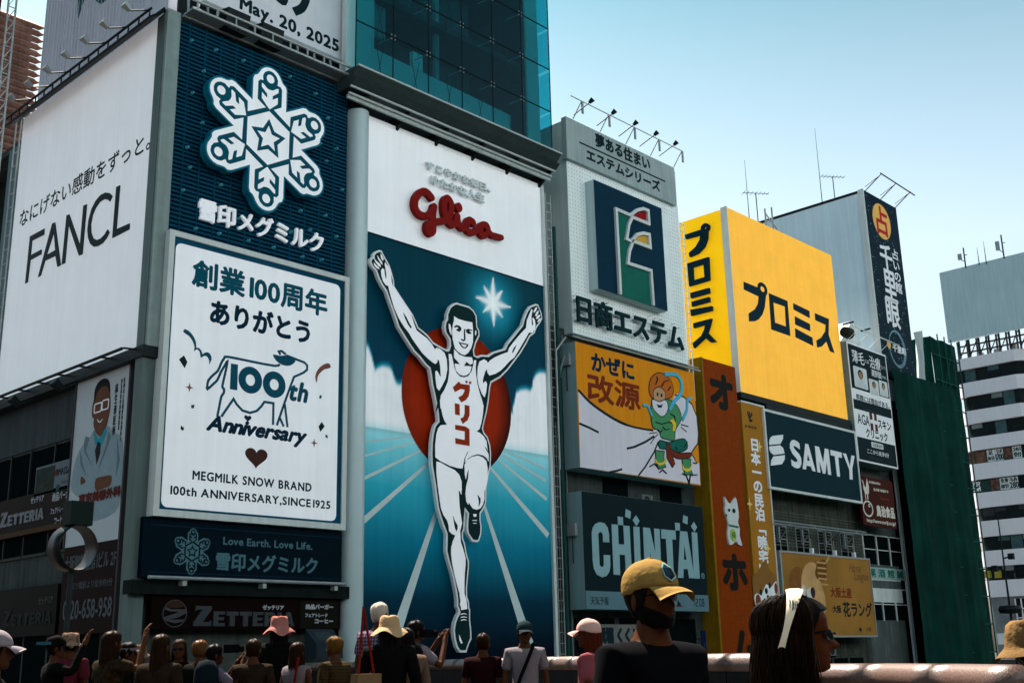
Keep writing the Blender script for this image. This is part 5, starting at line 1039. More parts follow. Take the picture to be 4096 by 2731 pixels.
polys(P, [[[(54.974,21.857),(56.618,21.832),(56.517,21.731),(57.176,21.49),(57.416,21.69),(57.115,20.74),(56.779,20.232),(56.327,19.851),(55.872,19.645),(55.231,19.509),(55.248,19.99),(55.98,20.389),(56.346,20.795),(56.502,21.277),(54.939,21.366)]], [[(57.689,21.749),(59.812,21.701),(59.777,19.485),(57.625,19.492)], [(58.144,21.25),(59.429,21.268),(59.35,20.001),(58.129,20.011)]],
 [[(60.462,21.706),(62.405,21.594),(62.359,21.119),(60.43,21.292)]], [[(60.511,20.883),(62.308,20.728),(62.263,20.257),(60.477,20.35)]], [[(60.417,20.107),(62.467,19.885),(62.468,19.354),(60.375,19.527)]],
 [[(63.031,21.596),(64.823,21.556),(64.578,20.487),(65.11,19.359),(64.506,19.378),(64.172,19.942),(63.534,19.515),(62.911,19.332),(62.895,19.78),(63.541,20.085),(64.139,20.613),(64.283,21.06),(63.003,21.122)]]], YL, pb, 0, .012, 'katakana')
q = [(57.019,21.841),(57.562,21.96),(57.079,22.251)]; rx = q[1][0]-q[0][0]; rz = q[2][1]-q[0][1]; poly(P, [ell(q[0], rx, rz), ell(q[0], rx*.42, rz*.42)], YL, pb, 0, .015, 'katakana')
PS_ = S(53.8)
side = [[[(-36.401,25.14),(-35.264,25.143),(-34.835,24.903),(-34.892,24.474),(-35.128,24.045),(-35.598,23.757),(-36.192,23.686),(-36.229,23.944),(-35.733,24.189),(-35.425,24.522),(-35.346,24.817),(-36.387,24.865)]], [[(-36.389,23.34),(-34.906,23.348),(-34.943,21.946),(-36.361,21.924)], [(-36.052,23.006),(-35.265,23.021),(-35.252,22.217),(-36.058,22.202)]],
 [[(-36.315,21.502),(-35.023,21.502),(-35.005,21.189),(-36.306,21.178)]], [[(-36.267,20.955),(-35.045,20.958),(-35.047,20.671),(-36.267,20.663)]], [[(-36.381,20.496),(-34.907,20.38),(-34.907,20.112),(-36.365,20.124)]],
 [[(-36.257,19.647),(-34.988,19.655),(-35.154,19.216),(-35.324,18.874),(-34.801,18.245),(-35.155,18.272),(-35.508,18.628),(-36.316,18.178),(-36.381,18.477),(-35.771,18.778),(-35.524,19.106),(-35.446,19.394),(-36.246,19.357)]]]
for l in side: poly(PS_, l, YL, pb, .12, .30, 'letter')
q = [(-34.981,25.172),(-34.687,25.089),(-34.959,25.445)]; rx = abs(q[1][0]-q[0][0]); rz = abs(q[2][1]-q[0][1]); poly(PS_, [ell(q[0], rx, rz), ell(q[0], rx*.35, rz*.35)], YL, pb, .12, .31, 'letter')
lb = thing('sign_support_building', 'weathered grey building with small windows beneath the yellow sign box', 'building', (60, 35, 0))
m = MB(); m.box(53.9, 34.3, -3.6, 67.5, 44, pz0+.5); m.build('wall', mat('weathered_brick', (.06, .07, .06), .85, .35, 3, streak=.45, bump=.3), lb)
P = F(34.3); bw = [(57.138,8.326),(67.441,6.834),(58.556,6.949)]
BR = mat('glazed_brick', (.10, .115, .095), .6, .35, 2, streak=.4)
bz_t = [(57.388,9.875),(66.796,9.311)]; 
zt_ = bz_t[0][1]; m = MB(); m.pbox(P, 56.6, 57.04, 7.0, 7.08, 0, .03); b0 = m.build('brick', BR, lb); b0.matrix_parent_inverse = Matrix.Translation(-Vector(lb.location))
cnt = 0
for k in range(12):
    for i in range(23):
        if cnt and cnt < 280: share('brick', b0.data, (i*.46+(.23 if k % 2 else 0), 0, k*.17), lb)
        cnt += 1
q = [(57.043,8.234),(58.556,6.949),(59.523,8.221),(61.073,6.724),(62.066,8.294),(63.686,6.756),(64.732,8.276),(66.436,6.743)]
zW1 = q[0][1]-.1; zW0 = q[1][1]+.1
wx = [(q[0][0], q[1][0]), (q[2][0], q[3][0]), (q[4][0], q[5][0]), (q[6][0], q[7][0])]
for a, b in wx:
    m = MB(); m.pbox(P, a, b, zW0-1.0, zW1, -.0, .01); w_ = m.build('window', DKGLASS, lb)
    m = MB()
    for x in (a, (a+b)/2-.02, b-.05): m.pbox(P, x, x+.05, zW0-1.0, zW1, .01, .05)
    for z in (zW0-1, zW0+.3, zW1-.05): m.pbox(P, a, b, z, z+.05, .01, .05)
    m.build('frame', STEEL, w_)
for i in range(5):
    m = MB(); m.pbox(P, 57+i*1.9, 58.6+i*1.9, -.6, .8, 0, .02); m.build('shop_window', DKGLASS, lb)
aw = thing('awning_frame', 'white rusty awning frame on brackets above the four small windows', 'frame', (60, 33, 6))
q = [(55.479,8.161),(65.796,8.159),(57.38,8.034),(59.985,8.028),(62.642,7.969),(64.973,7.926)]
z = q[0][1]; m = MB(); m.tube((q[0][0]-.1, 33.3, z), (q[1][0]+.4, 33.3, z), .045); m.tube((q[0][0]-.1, 33.15, z-.18), (q[1][0]+.4, 33.15, z-.18), .045); m.build('rail', STEEL, aw)
for p_ in q[2:]:
    m = MB(); x = p_[0]; m.tube((x, 33.2, z-.1), (x, 34.2, z-.1), .04); m.tube((x, 33.35, z-.15), (x, 34.1, z-.9), .035); m.box(x-.05, 34.05, z-1.0, x+.05, 34.2, z); m.build('bracket', STEEL, aw)
for i, p_ in enumerate(q[3:]):
    t = thing('small_lamp', 'small white lamp hanging on the awning frame bracket, %s of three' % ('left', 'middle', 'right')[i], 'lamp', (p_[0]+.15, 33.4, z-1.4), 'lamps on the awning frame')
    m = MB(); m.box(p_[0]-.05, 33.5, z-1.6, p_[0]+.12, 33.7, z-1.25); m.build('shade', WHITE, t); m = MB(); m.tube((p_[0], 33.6, z-1.25), (p_[0], 33.6, z-.7), .02); m.build('stem', STEEL, t)
# ---- narrow vertical banner
js = thing('vertical_sign', 'ochre vertical sign with white Japanese, sparkles and a brown cartoon dog', 'sign', (54.8, 33.3, 0))
P = F(33.3); J = [(53.015,14.526),(55.342,14.555),(55.206,3.427),(53.028,5.476)]
J2 = [(53.044,14.461),(55.328,14.501),(55.668,2.59),(53.44,2.582)]
jx0, jx1, jz1 = max(ox1+.02, (J2[0][0]+J2[3][0])/2), (J2[1][0]+J2[2][0])/2, J2[0][1]
m = MB(); m.pbox(P, jx0, jx1, .2, jz1, -.25, 0); m.build('panel', mat('banner_ochre', (.40, .17, .018), .5, .10, .5, streak=.06), js)
m = MB(); m.pbox(P, jx1, jx1+.1, .2, jz1+.1, -.3, .03); m.pbox(P, jx0, jx1, jz1, jz1+.1, -.3, .03); m.build('frame', WHITE2, js)
text(P, '日本一の民泊﹁暁宅﹂', bb([(53.846,12.082),(54.772,12.188),(54.682,5.498),(53.951,12.501)]), WHITE, js, .01, bold=.035, vertical=True)
text(P, 'JS GROUP', bb([(53.464,13.053),(54.627,13.114),(53.724,13.06),(53.75,13.243)]), INK, js, .01, bold=.008)
polys(P, [[(53.8,14.037),(53.919,14.01),(53.938,13.712),(53.825,13.783)], [(54.013,14.023),(54.088,14.007),(53.98,13.46),(53.91,13.623)], [(54.243,14.011),(54.335,13.894),(54.085,13.663),(54.03,13.707)], [(54.033,13.622),(54.307,13.589),(54.215,13.491),(54.02,13.423)]], INK, js, 0, .012, 'emblem')
q = [(54.833,12.178),(55.184,12.218),(54.884,12.526)]; rx, rz = q[1][0]-q[0][0], q[2][1]-q[0][1]
q = [(54.801,12.174),(53.334,8.889),(54.822,6.615),(53.484,2.82)]
polys(P, [star4(c, rx*.8, rz, .3) for c in q], mat('sparkle_yellow', (.85, .62, .20), .5), js, 0, .014, 'sparkle')
DOGB = mat('dog_brown', (.26, .12, .03), .5)
poly(P, smooth_loop([(53.075,5.083),(53.484,5.255),(54.031,5.714),(54.532,6.017),(54.735,5.54),(55.115,5.311),(55.329,4.995),(55.32,4.349),(55.218,3.307),(54.544,3.102),(53.654,3.172),(53.063,3.671),(53.017,4.373)], 2), DOGB, js, 0, .016, 'dog_head')
poly(P, smooth_loop([(53.064,3.983),(53.364,4.224),(53.8,4.155),(54.337,4.724),(54.848,4.578),(55.378,4.916),(55.237,3.626),(53.959,3.214),(53.313,3.363)], 2), WHITE, js, 0, .020, 'dog_muzzle')
q = [(53.743,4.273),(54.66,4.653),(54.282,4.365),(53.426,3.833),(55.268,4.509),(54.404,3.97)]
polys(P, [ell(q[0], .12, .16), ell(q[1], .12, .16), ell(q[2], .15, .16), ell(q[5], .13, .2)], INK, js, 0, .024, 'dog_face')
polys(P, [ell(q[3], .26, .34), ell(q[4], .15, .3)], mat('dog_cheek', (.20, .05, .03), .5), js, 0, .022, 'dog_cheek')
q = [(53.051,2.543),(53.92,2.545)]; m = MB(); m.pbox(P, jx0+.05, jx1-.05, .25, q[0][1], 0, .02); m.build('white_label', WHITE2, js)
text(P, 'www.', (jx0+.15, jx0+1.3, q[0][1]-.65, q[0][1]-.4), INK, js, .03, bold=.02); text(P, '06-', (jx0+.15, jx0+.9, q[0][1]-1.15, q[0][1]-.85), INK, js, .03, bold=.02)
# ---- company board
P = F(33.2)
sm = thing('framed_sign', 'dark teal board in a thin white frame with white leaf logo and five white capitals', 'sign', (61, 33.2, 11))
A = [(55.27,14.463),(65.963,14.274),(65.958,9.859),(55.288,9.872)]
sx0, sx1, sz0, sz1 = (A[0][0]+A[3][0])/2, (A[1][0]+A[2][0])/2, (A[2][1]+A[3][1])/2, (A[0][1]+A[1][1])/2
m = MB(); m.pbox(P, sx0+.12, sx1-.12, sz0+.12, sz1-.12, -.2, 0); m.build('panel', mat('board_teal', (.002, .024, .036), .5, .08), sm)
m = MB(); m.pbox(P, sx0, sx1, sz0, sz0+.14, -.2, .05); m.pbox(P, sx0, sx1, sz1-.14, sz1, -.2, .05); m.pbox(P, sx0, sx0+.14, sz0+.14, sz1-.14, -.2, .05); m.pbox(P, sx1-.14, sx1, sz0+.14, sz1-.14, -.2, .05); m.build('frame', WHITE2, sm)
polys(P, [[[(58.989,12.463),(58.98,12.811),(58.725,12.916),(58.392,12.953),(58.128,12.89),(57.927,12.689),(57.882,12.418),(58.085,12.132),(58.469,11.908),(58.618,11.791),(58.515,11.682),(58.26,11.674),(57.899,11.768),(57.91,11.431),(58.202,11.329),(58.537,11.314),(58.804,11.389),(59.017,11.632),(59.032,11.968),(58.853,12.171),(58.463,12.373),(58.274,12.507),(58.331,12.594),(58.542,12.591)]],
 [[(59.666,12.882),(59.997,12.884),(60.57,11.328),(60.218,11.329),(60.063,11.583),(59.566,11.577),(59.464,11.344),(59.095,11.343)], [(59.842,12.302),(60.015,11.901),(59.684,11.903)]],
 [[(60.763,12.872),(61.235,12.866),(61.576,11.941),(61.929,12.853),(62.366,12.842),(62.391,11.304),(62.025,11.301),(62.014,12.102),(61.709,11.307),(61.412,11.31),(61.111,12.098),(61.12,11.327),(60.764,11.324)]],
 [[(62.587,12.843),(63.949,12.821),(63.93,12.49),(63.479,12.498),(63.455,11.295),(63.099,11.289),(63.061,12.514),(62.571,12.521)]], [[(64.109,12.815),(64.51,12.812),(64.843,12.09),(65.191,12.791),(65.583,12.795),(65.114,11.952),(65.021,11.273),(64.654,11.267),(64.724,11.843)]],
 [smooth_loop([(55.666,12.341),(55.683,12.559),(55.852,12.774),(56.115,12.914),(57.247,13.108),(57.191,12.868),(56.868,12.545)],1)], [[(55.654,12.262),(56.814,12.459),(57.121,12.332),(57.239,12.039),(56.066,11.824),(55.761,11.92),(55.642,12.079)]], [[(55.647,11.179),(55.734,11.487),(56.011,11.732),(57.239,11.943),(57.181,11.683),(56.846,11.387)]]], WHITE, sm, 0, .014, 'white_lettering')
m = MB(); m.box(56.2, 33.5, sz1+.02, 67.4, 34.28, sz1+.6); m.build('dark_gap', DARKST, lb)
# ---- gold pastry poster
hp = thing('pastry_poster', 'gold pastry poster with honey dipper and dark Japanese, behind the woman in a headband', 'poster', (61, 33.2, 1))
A = [(55.605,6.507),(66.111,6.464),(66,2.052)]; hx0_, hx1_, hz0_, hz1_ = A[0][0]+.3, (A[1][0]+A[2][0])/2, A[2][1], A[1][1]
m = MB(); m.pbox(P, hx0_, hx1_, hz0_, hz1_, -.2, 0); m.build('panel', mat('poster_gold', (.36, .17, .035), .5, .28, .25), hp)
m = MB(); m.pbox(P, hx0_-.12, hx0_, hz0_-.1, hz1_+.1, -.2, .04); m.pbox(P, hx0_, hx1_+.08, hz1_, hz1_+.1, -.2, .04); m.pbox(P, hx1_, hx1_+.08, hz0_-.1, hz1_, -.2, .04); m.pbox(P, hx0_, hx1_, hz0_-.1, hz0_, -.2, .04); m.build('frame', STEEL, hp)
PA1 = mat('pastry_brown', (.26, .10, .025), .4, .3, 1); PA2 = mat('pastry_light', (.62, .36, .15), .4, .25, 1)
poly(P, smooth_loop([(56.591,4.782),(56.781,5.445),(57.481,5.762),(58.106,5.576),(58.151,5.076),(57.724,4.318),(56.709,4.051)]), PA1, hp, 0, .012, 'pastry_print')
poly(P, smooth_loop([(58.106,5.576),(58.853,6.027),(59.606,5.972),(59.754,5.381),(60.005,4.879),(60.294,4.122),(60.032,3.192),(58.16,3.997),(57.781,4.65)]), PA2, hp, 0, .016, 'pastry_print')
poly(P, smooth_loop([(59.442,5.54),(59.881,6.069),(60.612,6.272),(60.811,5.935),(60.592,5.238),(60.036,5.05),(59.551,5.205)]), mat('honey_brown', (.16, .06, .01), .3), hp, 0, .02, 'honey_dipper')
m = MB()
for i in range(5):
    q = [(59.727,5.977),(60.725,5.759)]; m.strip(P, [(q[0][0], q[0][1]-.3*i+.1), (q[1][0], q[1][1]-.3*i+.3)], .10, 0, .026)
q = [(60.756,6.105),(61.205,6.428)]; m.strip(P, q, .12, 0, .026); m.build('dipper_ring', PA2, hp)
polys(P, [[(57.574,4.397),(58.058,4.824),(58.248,4.496),(57.995,3.994),(57.606,4.11)], [(58.331,4.498),(58.78,4.677),(58.842,4.093),(58.365,3.753)]], WHITE2, hp, 0, .02, 'petal_print')
polys(P, [smooth_loop([(58.749,4.509),(59.033,4.683),(59.241,4.437),(59.095,4.099),(58.824,4.176)]), smooth_loop([(57.869,3.745),(58.204,4.246),(58.38,3.836)])], mat('berry_dark', (.05, .02, .02), .5), hp, 0, .024, 'berry_print')
text(P, '大阪土産', bb([(61.006,4.479),(63.451,4.449),(61.619,4.175),(61.461,4.73)]), mat('maroon_lettering', None), hp, .01, bold=.02)
text(P, '大阪', bb([(61.07,3.627),(62.048,3.641),(61.538,3.318),(61.618,3.72)]), INK, hp, .01, bold=.02)
text(P, '花ラング', bb([(62.301,3.558),(65.806,3.606),(62.663,3.114),(62.647,3.927)]), INK, hp, .01, bold=.03)
BRL = mat('bronze_lettering', (.22, .10, .03), .5)
text(P, 'Hana', bb([(63.466,5.95),(64.889,5.915),(63.56,5.687),(63.662,6.181)]), BRL, hp, .01, bold=.012, shear=.35); text(P, 'Langue', bb([(63.974,5.435),(65.76,5.494),(63.993,5.08),(64.125,5.708)]), BRL, hp, .01, bold=.012, shear=.35)
text(P, '大黒', bb([(64.822,2.36),(65.451,2.361),(64.897,2.273),(64.951,2.519)]), INK, hp, .01); q = [(64.112,2.386),(64.318,2.386),(64.148,2.551)]; poly(P, star4(q[0], q[1][0]-q[0][0], q[2][1]-q[0][1], .6), INK, hp, 0, .01, 'emblem')

# ================================================================ SERVICE CLUTTER ON THE LOWER WALLS
def ac_unit(x, y, z, label, w=.85, h=.6):
    t = thing('air_conditioner', label, 'air conditioner', (x, y, z), 'air conditioning units on the lower walls')
    m = MB(); m.box(x, y-.32, z, x+w, y, z+h); m.build('case', mat('unit_case', (.16, .19, .19), .6, .2, 3, streak=.3), t)
    m = MB(); m.lathe((x+w*.42, y-.325, z+h/2), [(0, 0), (h*.36, 0), (h*.36, .02), (h*.40, .02)], 14, Matrix.Rotation(R(90), 3, 'X')); m.build('fan_grille', DARKST, t)
    m = MB(); m.box(x+.05, y-.32, z-.08, x+.12, y+.25, z); m.box(x+w-.12, y-.32, z-.08, x+w-.05, y+.25, z); m.build('bracket', DARKST, t)
for i, (x, z, lb_) in enumerate(((44.6, 8.15, 'grey air conditioner between the dark openings under the orange and white sign'), (57.3, .95, 'grey air conditioner low on the wall under the gold pastry poster, the left one'), (59.1, .95, 'grey air conditioner low on the wall under the gold pastry poster, the middle one'), (61.6, .95, 'grey air conditioner low on the wall under the gold pastry poster, the right one'))):
    ac_unit(x, 34.14 if i == 0 else 34.28, z, lb_)
cw = thing('cable_bundle', 'bundle of pale conduits and cables climbing the wall between ladder and sign boxes', 'cables', (38.9, 34.1, 0))
rnd = random.Random(9)
for i in range(6):
    x = 38.72+i*.11; pts = [(x+rnd.uniform(-.02, .02), 34.08-.02*i, -1+k*2.1) for k in range(7+i % 3)]; m = MB(); m.path([Vector(p) for p in pts], rnd.choice((.018, .03, .022)), 5); m.build('conduit', (STEEL, DARKST, CASE)[i % 3], cw)
m = MB(); m.path([Vector((38.8, 33.9, 13.6)), Vector((38.95, 33.6, 14.6)), Vector((39.5, 33.3, 14.9))], .05, 6); m.build('bent_pipe', CASE, cw)
# ================================================================ CLINIC SIGN AND NEIGHBOUR
nbx = thing('panel_building', 'grey and white panelled building with dark windows behind the clinic and poultry signs', 'building', (70, 35, 0))
m = MB(); m.box(67.6, 34.6, -3.6, 73.0, 44, 19.6); m.build('wall', mat('panel_building_wall', (.10, .12, .12), .7, .2, 1, streak=.3), nbx)
P = F(34.6)
q = [(68.227,8.362),(73.027,8.648),(73.032,6.007),(71.94,0.549),(69.199,6.774),(73.163,6.011)]
wx0, wx1 = q[0][0]-.1, q[1][0]+.5
for (za, zb_, k) in ((q[0][1]-1.9, q[0][1]-.1, 3), (q[5][1]-3.0, q[5][1]-1.1, 3)):
    for i in range(k):
        a = wx0+.1+i*(wx1-wx0)/k; b = a+(wx1-wx0)/k-.15
        m = MB(); m.pbox(P, a, b, za, zb_, 0, .02); w_ = m.build('window', DKGLASS, nbx)
        m = MB(); m.pbox(P, a-.05, a+.03, za-.05, zb_+.05, .02, .08); m.pbox(P, a, b, (za+zb_)/2, (za+zb_)/2+.05, .02, .06); m.pbox(P, a, b, zb_, zb_+.06, .02, .08); m.build('frame', WHITE2, w_)
for k, zz_ in enumerate((q[0][1]-2.0, q[5][1]-.1-.9, .3)):
    for i in range(4):
        a = wx0+i*1.2; m = MB(); m.pbox(P, a, a+1.17, zz_-.9, zz_-.1, .02, .06); m.build('facade_panel', WHITE2, nbx)
m = MB(); m.pbox(P, wx1+.05, wx1+.4, -.5, 13, 0, .15); m.build('corner_post', WHITE2, nbx)
sm2 = thing('window_strip_sign', 'pale strip of green characters under the upper dark windows of the panelled building', 'sign', (69, 34.4, 5)); zz_ = q[0][1]-2.05
m = MB(); m.pbox(F(34.5), wx0, wx1, zz_-.75, zz_-.05, -.02, .02); m.build('panel', mat('strip_pale', (.30, .42, .42), .6), sm2)
text(F(34.5), '薬 酒 館 鍼', (wx0+.3, wx1-.3, zz_-.65, zz_-.15), FT, sm2, .03, bold=.02)
P = F(33.3)
A = [(66.386,20.329),(71.724,20.3),(71.661,12.57),(66.269,12.595),(65.806,20.35)]
ax0, ax1, az0_, az1_ = (A[0][0]+A[3][0])/2-.05, (A[1][0]+A[2][0])/2, (A[2][1]+A[3][1])/2, (A[0][1]+A[1][1])/2
AGD = mat('clinic_dark', (.003, .016, .022), .5)
ag = thing('clinic_sign', 'tall clinic sign with dark bands, three portrait photos and a brown cross', 'sign', (69.5, 33.3, 10))
m = MB(); m.pbox(P, ax0-.0, ax1, az0_, az1_, -1.2, -.02); m.build('case', mat('clinic_case', (.20, .28, .29), .5, .1, 1, streak=.15), ag)
m = MB(); m.pbox(P, ax0+.01, ax1-.01, az0_+.01, az1_-.01, -.02, 0); m.build('face', WHITE, ag)
sec = [(66.375,17.278),(71.567,17.284),(66.363,16.58),(71.463,16.541),(66.353,15.894),(72.031,15.986),(66.263,14.127),(71.77,14.15)]
zb1 = (sec[0][1]+sec[1][1])/2; zb2 = (sec[2][1]+sec[3][1])/2; zb3 = (sec[4][1]+sec[5][1])/2; zb4 = (sec[6][1]+sec[7][1])/2
m = MB()
for a, b in ((zb1, az1_-.12), (zb3, zb2), (az0_+.12, zb4)): m.pbox(P, ax0+.12, ax1-.12, a, b, 0, .008)
m.build('dark_band', AGD, ag)
CW = ax1-ax0; CH = az1_-az0_; X_ = lambda x: ax0+CW*x; Z_ = lambda t: az1_-CH*t
text(P, '薄毛', (X_(.10), X_(.40), Z_(.165), Z_(.055)), WHITE, ag, .01, bold=.02); text(P, 'には', (X_(.42), X_(.52), Z_(.135), Z_(.105)), WHITE, ag, .01)
text(P, '治療', (X_(.54), X_(.82), Z_(.165), Z_(.055)), WHITE, ag, .01, bold=.02); text(P, 'という', (X_(.83), X_(.95), Z_(.14), Z_(.11)), WHITE, ag, .01)
text(P, '選択肢', (X_(.56), X_(.82), Z_(.235), Z_(.175)), WHITE, ag, .01, bold=.02); text(P, 'がある。', (X_(.83), X_(.96), Z_(.225), Z_(.20)), WHITE, ag, .01)
for (a, b, c_, d_) in ((.10, .43, .375, .195), (.47, .71, .40, .265), (.73, .95, .385, .25)):
    poly(P, rrect(X_(a), X_(b), Z_(c_), Z_(d_), .12), WHITE2, ag, 0, .014, 'portrait_card')
    cx, w_ = X_((a+b)/2), (b-a)*CW; h_ = (c_-d_)*CH; zb_ = Z_(c_)
    poly(P, ell((cx, zb_+h_*.66), w_*.19, h_*.22), HAIR_P, ag, 0, .018, 'portrait_hair'); poly(P, ell((cx, zb_+h_*.60), w_*.14, h_*.19), mat('portrait_skin', (.35, .18, .12), .6), ag, 0, .022, 'portrait_face')
    poly(P, smooth_loop([(cx-w_*.36, zb_+.04), (cx-w_*.3, zb_+h_*.28), (cx-w_*.1, zb_+h_*.40), (cx+w_*.1, zb_+h_*.40), (cx+w_*.3, zb_+h_*.28), (cx+w_*.36, zb_+.04)], 2), mat('portrait_shirt', (.55, .60, .64), .6), ag, 0, .020, 'portrait_shirt')
text(P, '笑顔には理由がある。', (X_(.10), X_(.95), Z_(.485), Z_(.435)), INK, ag, .01, bold=.01)
text(P, '髪の専門クリニック', (X_(.25), X_(.7), Z_(.565), Z_(.545)), DIM, ag, .012)
text(P, 'AGA', (X_(.08), X_(.37), Z_(.685), Z_(.60)), INK, ag, .01, bold=.012); text(P, 'スキン', (X_(.59), X_(.92), Z_(.68), Z_(.605)), INK, ag, .01, bold=.02)
text(P, 'クリニック', (X_(.26), X_(.80), Z_(.785), Z_(.71)), INK, ag, .01, bold=.02)
m = MB(); cx, cz, cr = X_(.48), Z_(.64), CW*.09; m.pbox(P, cx-cr, cx+cr, cz-cr*1.2, cz+cr*1.2, 0, .010); m.build('cross_field', mat('cross_maroon', (.09, .025, .018), .5), ag)
m = MB(); m.pbox(P, cx-cr*.25, cx+cr*.25, cz-cr*1.15, cz+cr*1.15, .01, .014); m.pbox(P, cx-cr*.95, cx+cr*.95, cz-cr*.25, cz+cr*.25, .011, .016); m.build('cross', WHITE, ag)
poly(P, rrect(X_(.36), X_(.66), Z_(.86), Z_(.815), .06), WHITE2, ag, 0, .014, 'white_label'); text(P, '大阪難波院', (X_(.39), X_(.63), Z_(.852), Z_(.825)), INK, ag, .016, bold=.01)
text(P, 'ここから徒歩5分', (X_(.24), X_(.78), Z_(.92), Z_(.88)), WHITE, ag, .01, bold=.015)
text(P, '0120-235-296', (X_(.3), X_(.6), Z_(.957), Z_(.947)), DIM, ag, .01)
lr = thing('lamp_rail', 'white lighting rail in front of the clinic sign top', 'railing', (69, 32.8, az1_))
m = MB(); m.tube((ax0-.6, 32.5, az1_+.75), (ax1+.5, 32.5, az1_+.6), .04)
for i in range(4): x = ax0+.3+i*1.5; m.tube((x, 32.5, az1_+.7), (x, 33.6, az1_), .025)
m.build('rail', WHITE2, lr)
tn = thing('roof_canopy', 'small white canopy with a dark pipe on the roof right of the yellow box', 'canopy', (69, 36, 20))
q = [(66.903,21.475),(68.671,22.256),(69.013,22.324),(69.463,20.808),(66.9,20.935)]
m = MB(); zc = q[0][1]-.9; m.add([(q[0][0], 34.0, zc), (q[1][0], 34.0, q[1][1]), (q[1][0]+.3, 34.0, q[1][1]), (q[3][0], 34.0, zc-.6), (q[0][0], 37.0, zc), (q[1][0], 37.0, q[1][1]), (q[1][0]+.3, 37.0, q[1][1]), (q[3][0], 37.0, zc-.6)], [(0, 1, 2, 3), (4, 5, 6, 7), (0, 1, 5, 4), (2, 3, 7, 6), (1, 2, 6, 5)]); m.build('cover', WHITE2, tn)
m = MB(); q = [(68.726,21.466),(69.797,21.813),(66.258,21.425),(67.503,21.83)]; m.tube((q[0][0], 33.4, q[0][1]), (q[1][0], 33.3, q[1][1]), .07); m.tube((q[2][0], 33.4, q[2][1]), (q[3][0], 33.3, q[3][1]), .07)
q = [(66.711,20.955)]; m.lathe((q[0][0], 33.4, q[0][1]), [(0, -.4), (.35, -.35), (.38, .3), (0, .35)], 12, Matrix.Rotation(R(90), 3, 'Y')); m.build('pipe', DARKST, tn)
tj = thing('poultry_sign', 'dark red poultry company sign with a white rooster, circle and web address', 'sign', (69, 33.5, 8))
P = F(33.5); A = [(66.545,11.703),(71.003,11.761),(70.933,8.638)]
A2 = [(66.6,11.74),(71.048,11.729),(70.947,8.68),(66.049,8.629)]
tx0, tx1, tz0, tz1 = A2[0][0]-.1, (A2[1][0]+A2[2][0])/2, (A2[2][1]+A2[3][1])/2, (A2[0][1]+A2[1][1])/2
m = MB(); m.pbox(P, tx0, tx1, tz0, tz1, -.15, 0); m.build('panel', mat('poultry_maroon', (.055, .010, .007), .5, .12, 1), tj)
TW = tx1-tx0; TH = tz1-tz0; X_ = lambda x: tx0+TW*x; Z_ = lambda t: tz1-TH*t
CR = mat('cream_print', (.72, .66, .60), .5, .08)
poly(P, [(X_(.06), Z_(.08)), (X_(.10), Z_(.1)), (X_(.13), Z_(.22)), (X_(.17), Z_(.22)), (X_(.22), Z_(.03)), (X_(.26), Z_(.2)), (X_(.24), Z_(.34)), (X_(.21), Z_(.36)), (X_(.2), Z_(.48)), (X_(.18), Z_(.48)), (X_(.18), Z_(.37)), (X_(.14), Z_(.36)), (X_(.14), Z_(.48)), (X_(.12), Z_(.48)), (X_(.12), Z_(.34)), (X_(.09), Z_(.26)), (X_(.1), Z_(.17))], CR, tj, 0, .012, 'rooster')
m = MB(); m.strip(P, ell((X_(.17), Z_(.66)), TW*.135, TH*.15), .10, 0, .014, True); m.build('circle', CR, tj); text(P, 'G', (X_(.19), X_(.235), Z_(.62), Z_(.56)), CR, tj, .01, bold=.02)
text(P, 'まだ観ぬ未来は', (X_(.28), X_(.62), Z_(.125), Z_(.075)), CR, tj, .01, bold=.008); text(P, '自分達で創造する', (X_(.40), X_(.84), Z_(.265), Z_(.21)), CR, tj, .01, bold=.008)
text(P, 'Toriji corp.', (X_(.56), X_(.85), Z_(.44), Z_(.37)), mat('poultry_red', (.30, .05, .03), .5), tj, .01, shear=.3)
text(P, '鳥治食品', (X_(.42), X_(.96), Z_(.78), Z_(.56)), CR, tj, .01, bold=.03); text(P, 'http://www.toriji.co.jp/', (X_(.10), X_(.96), Z_(.95), Z_(.86)), CR, tj, .01, bold=.012)

# ================================================================ FORTUNE TELLER TOWER
ut = thing('tower_building', 'tall white walled tower with a dark starry vertical sign on its river face', 'building', (74, 36, 0))
m = MB(); A = [(71.762,32.424),(76.764,32.449),(76.788,22.777)]
tu0, tu1, tz = A[0][0], A[2][0], A[0][1]; m.box(tu0+.1, 33.9, 17.5, tu1-.1, 44, tz-.2); m.build('wall', mat('tower_white', (.66, .80, .90), .6, .06, .4, streak=.10), ut)
m = MB()
m.box(tu0+.03, 33.9, 17.5, tu0+.1, 44, tz-.1)
m.build('side_cladding', mat('tower_white', None), ut)
m = MB(); m.box(tu0, 33.9, tz-.15, tu0+.15, 44, tz+.05); m.build('roof_edge', DARKST, ut)
us = thing('starry_sign', 'tall black starry vertical sign with a yellow disc and white vertical Japanese', 'sign', (74, 33.5, 17))
P = F(33.6)
zlo = 19.0
STM = mat('starry_black', (.006, .020, .034), .5, .3, .8)
m = MB(); m.pbox(P, tu0, tu1, zlo, tz, -.3, 0); m.build('panel', STM, us)
m = MB(); m.box(tu0-.12, 33.58, zlo, tu0-.0, 34.0, tz+.05); m.build('edge_trim', WHITE2, us)
m = MB(); rnd = random.Random(11)
for i in range(240):
    u = rnd.uniform(tu0+.1, tu1-.1); z = rnd.uniform(zlo+.2, tz-.2); r = rnd.choice((.02, .025, .04, .05)); m.prism(P, ell((u, z), r, r, 5), 0, .008)
o = m.build('star_dots', mat('star_dots', (.25, .42, .50), .5), us); stuff(o)
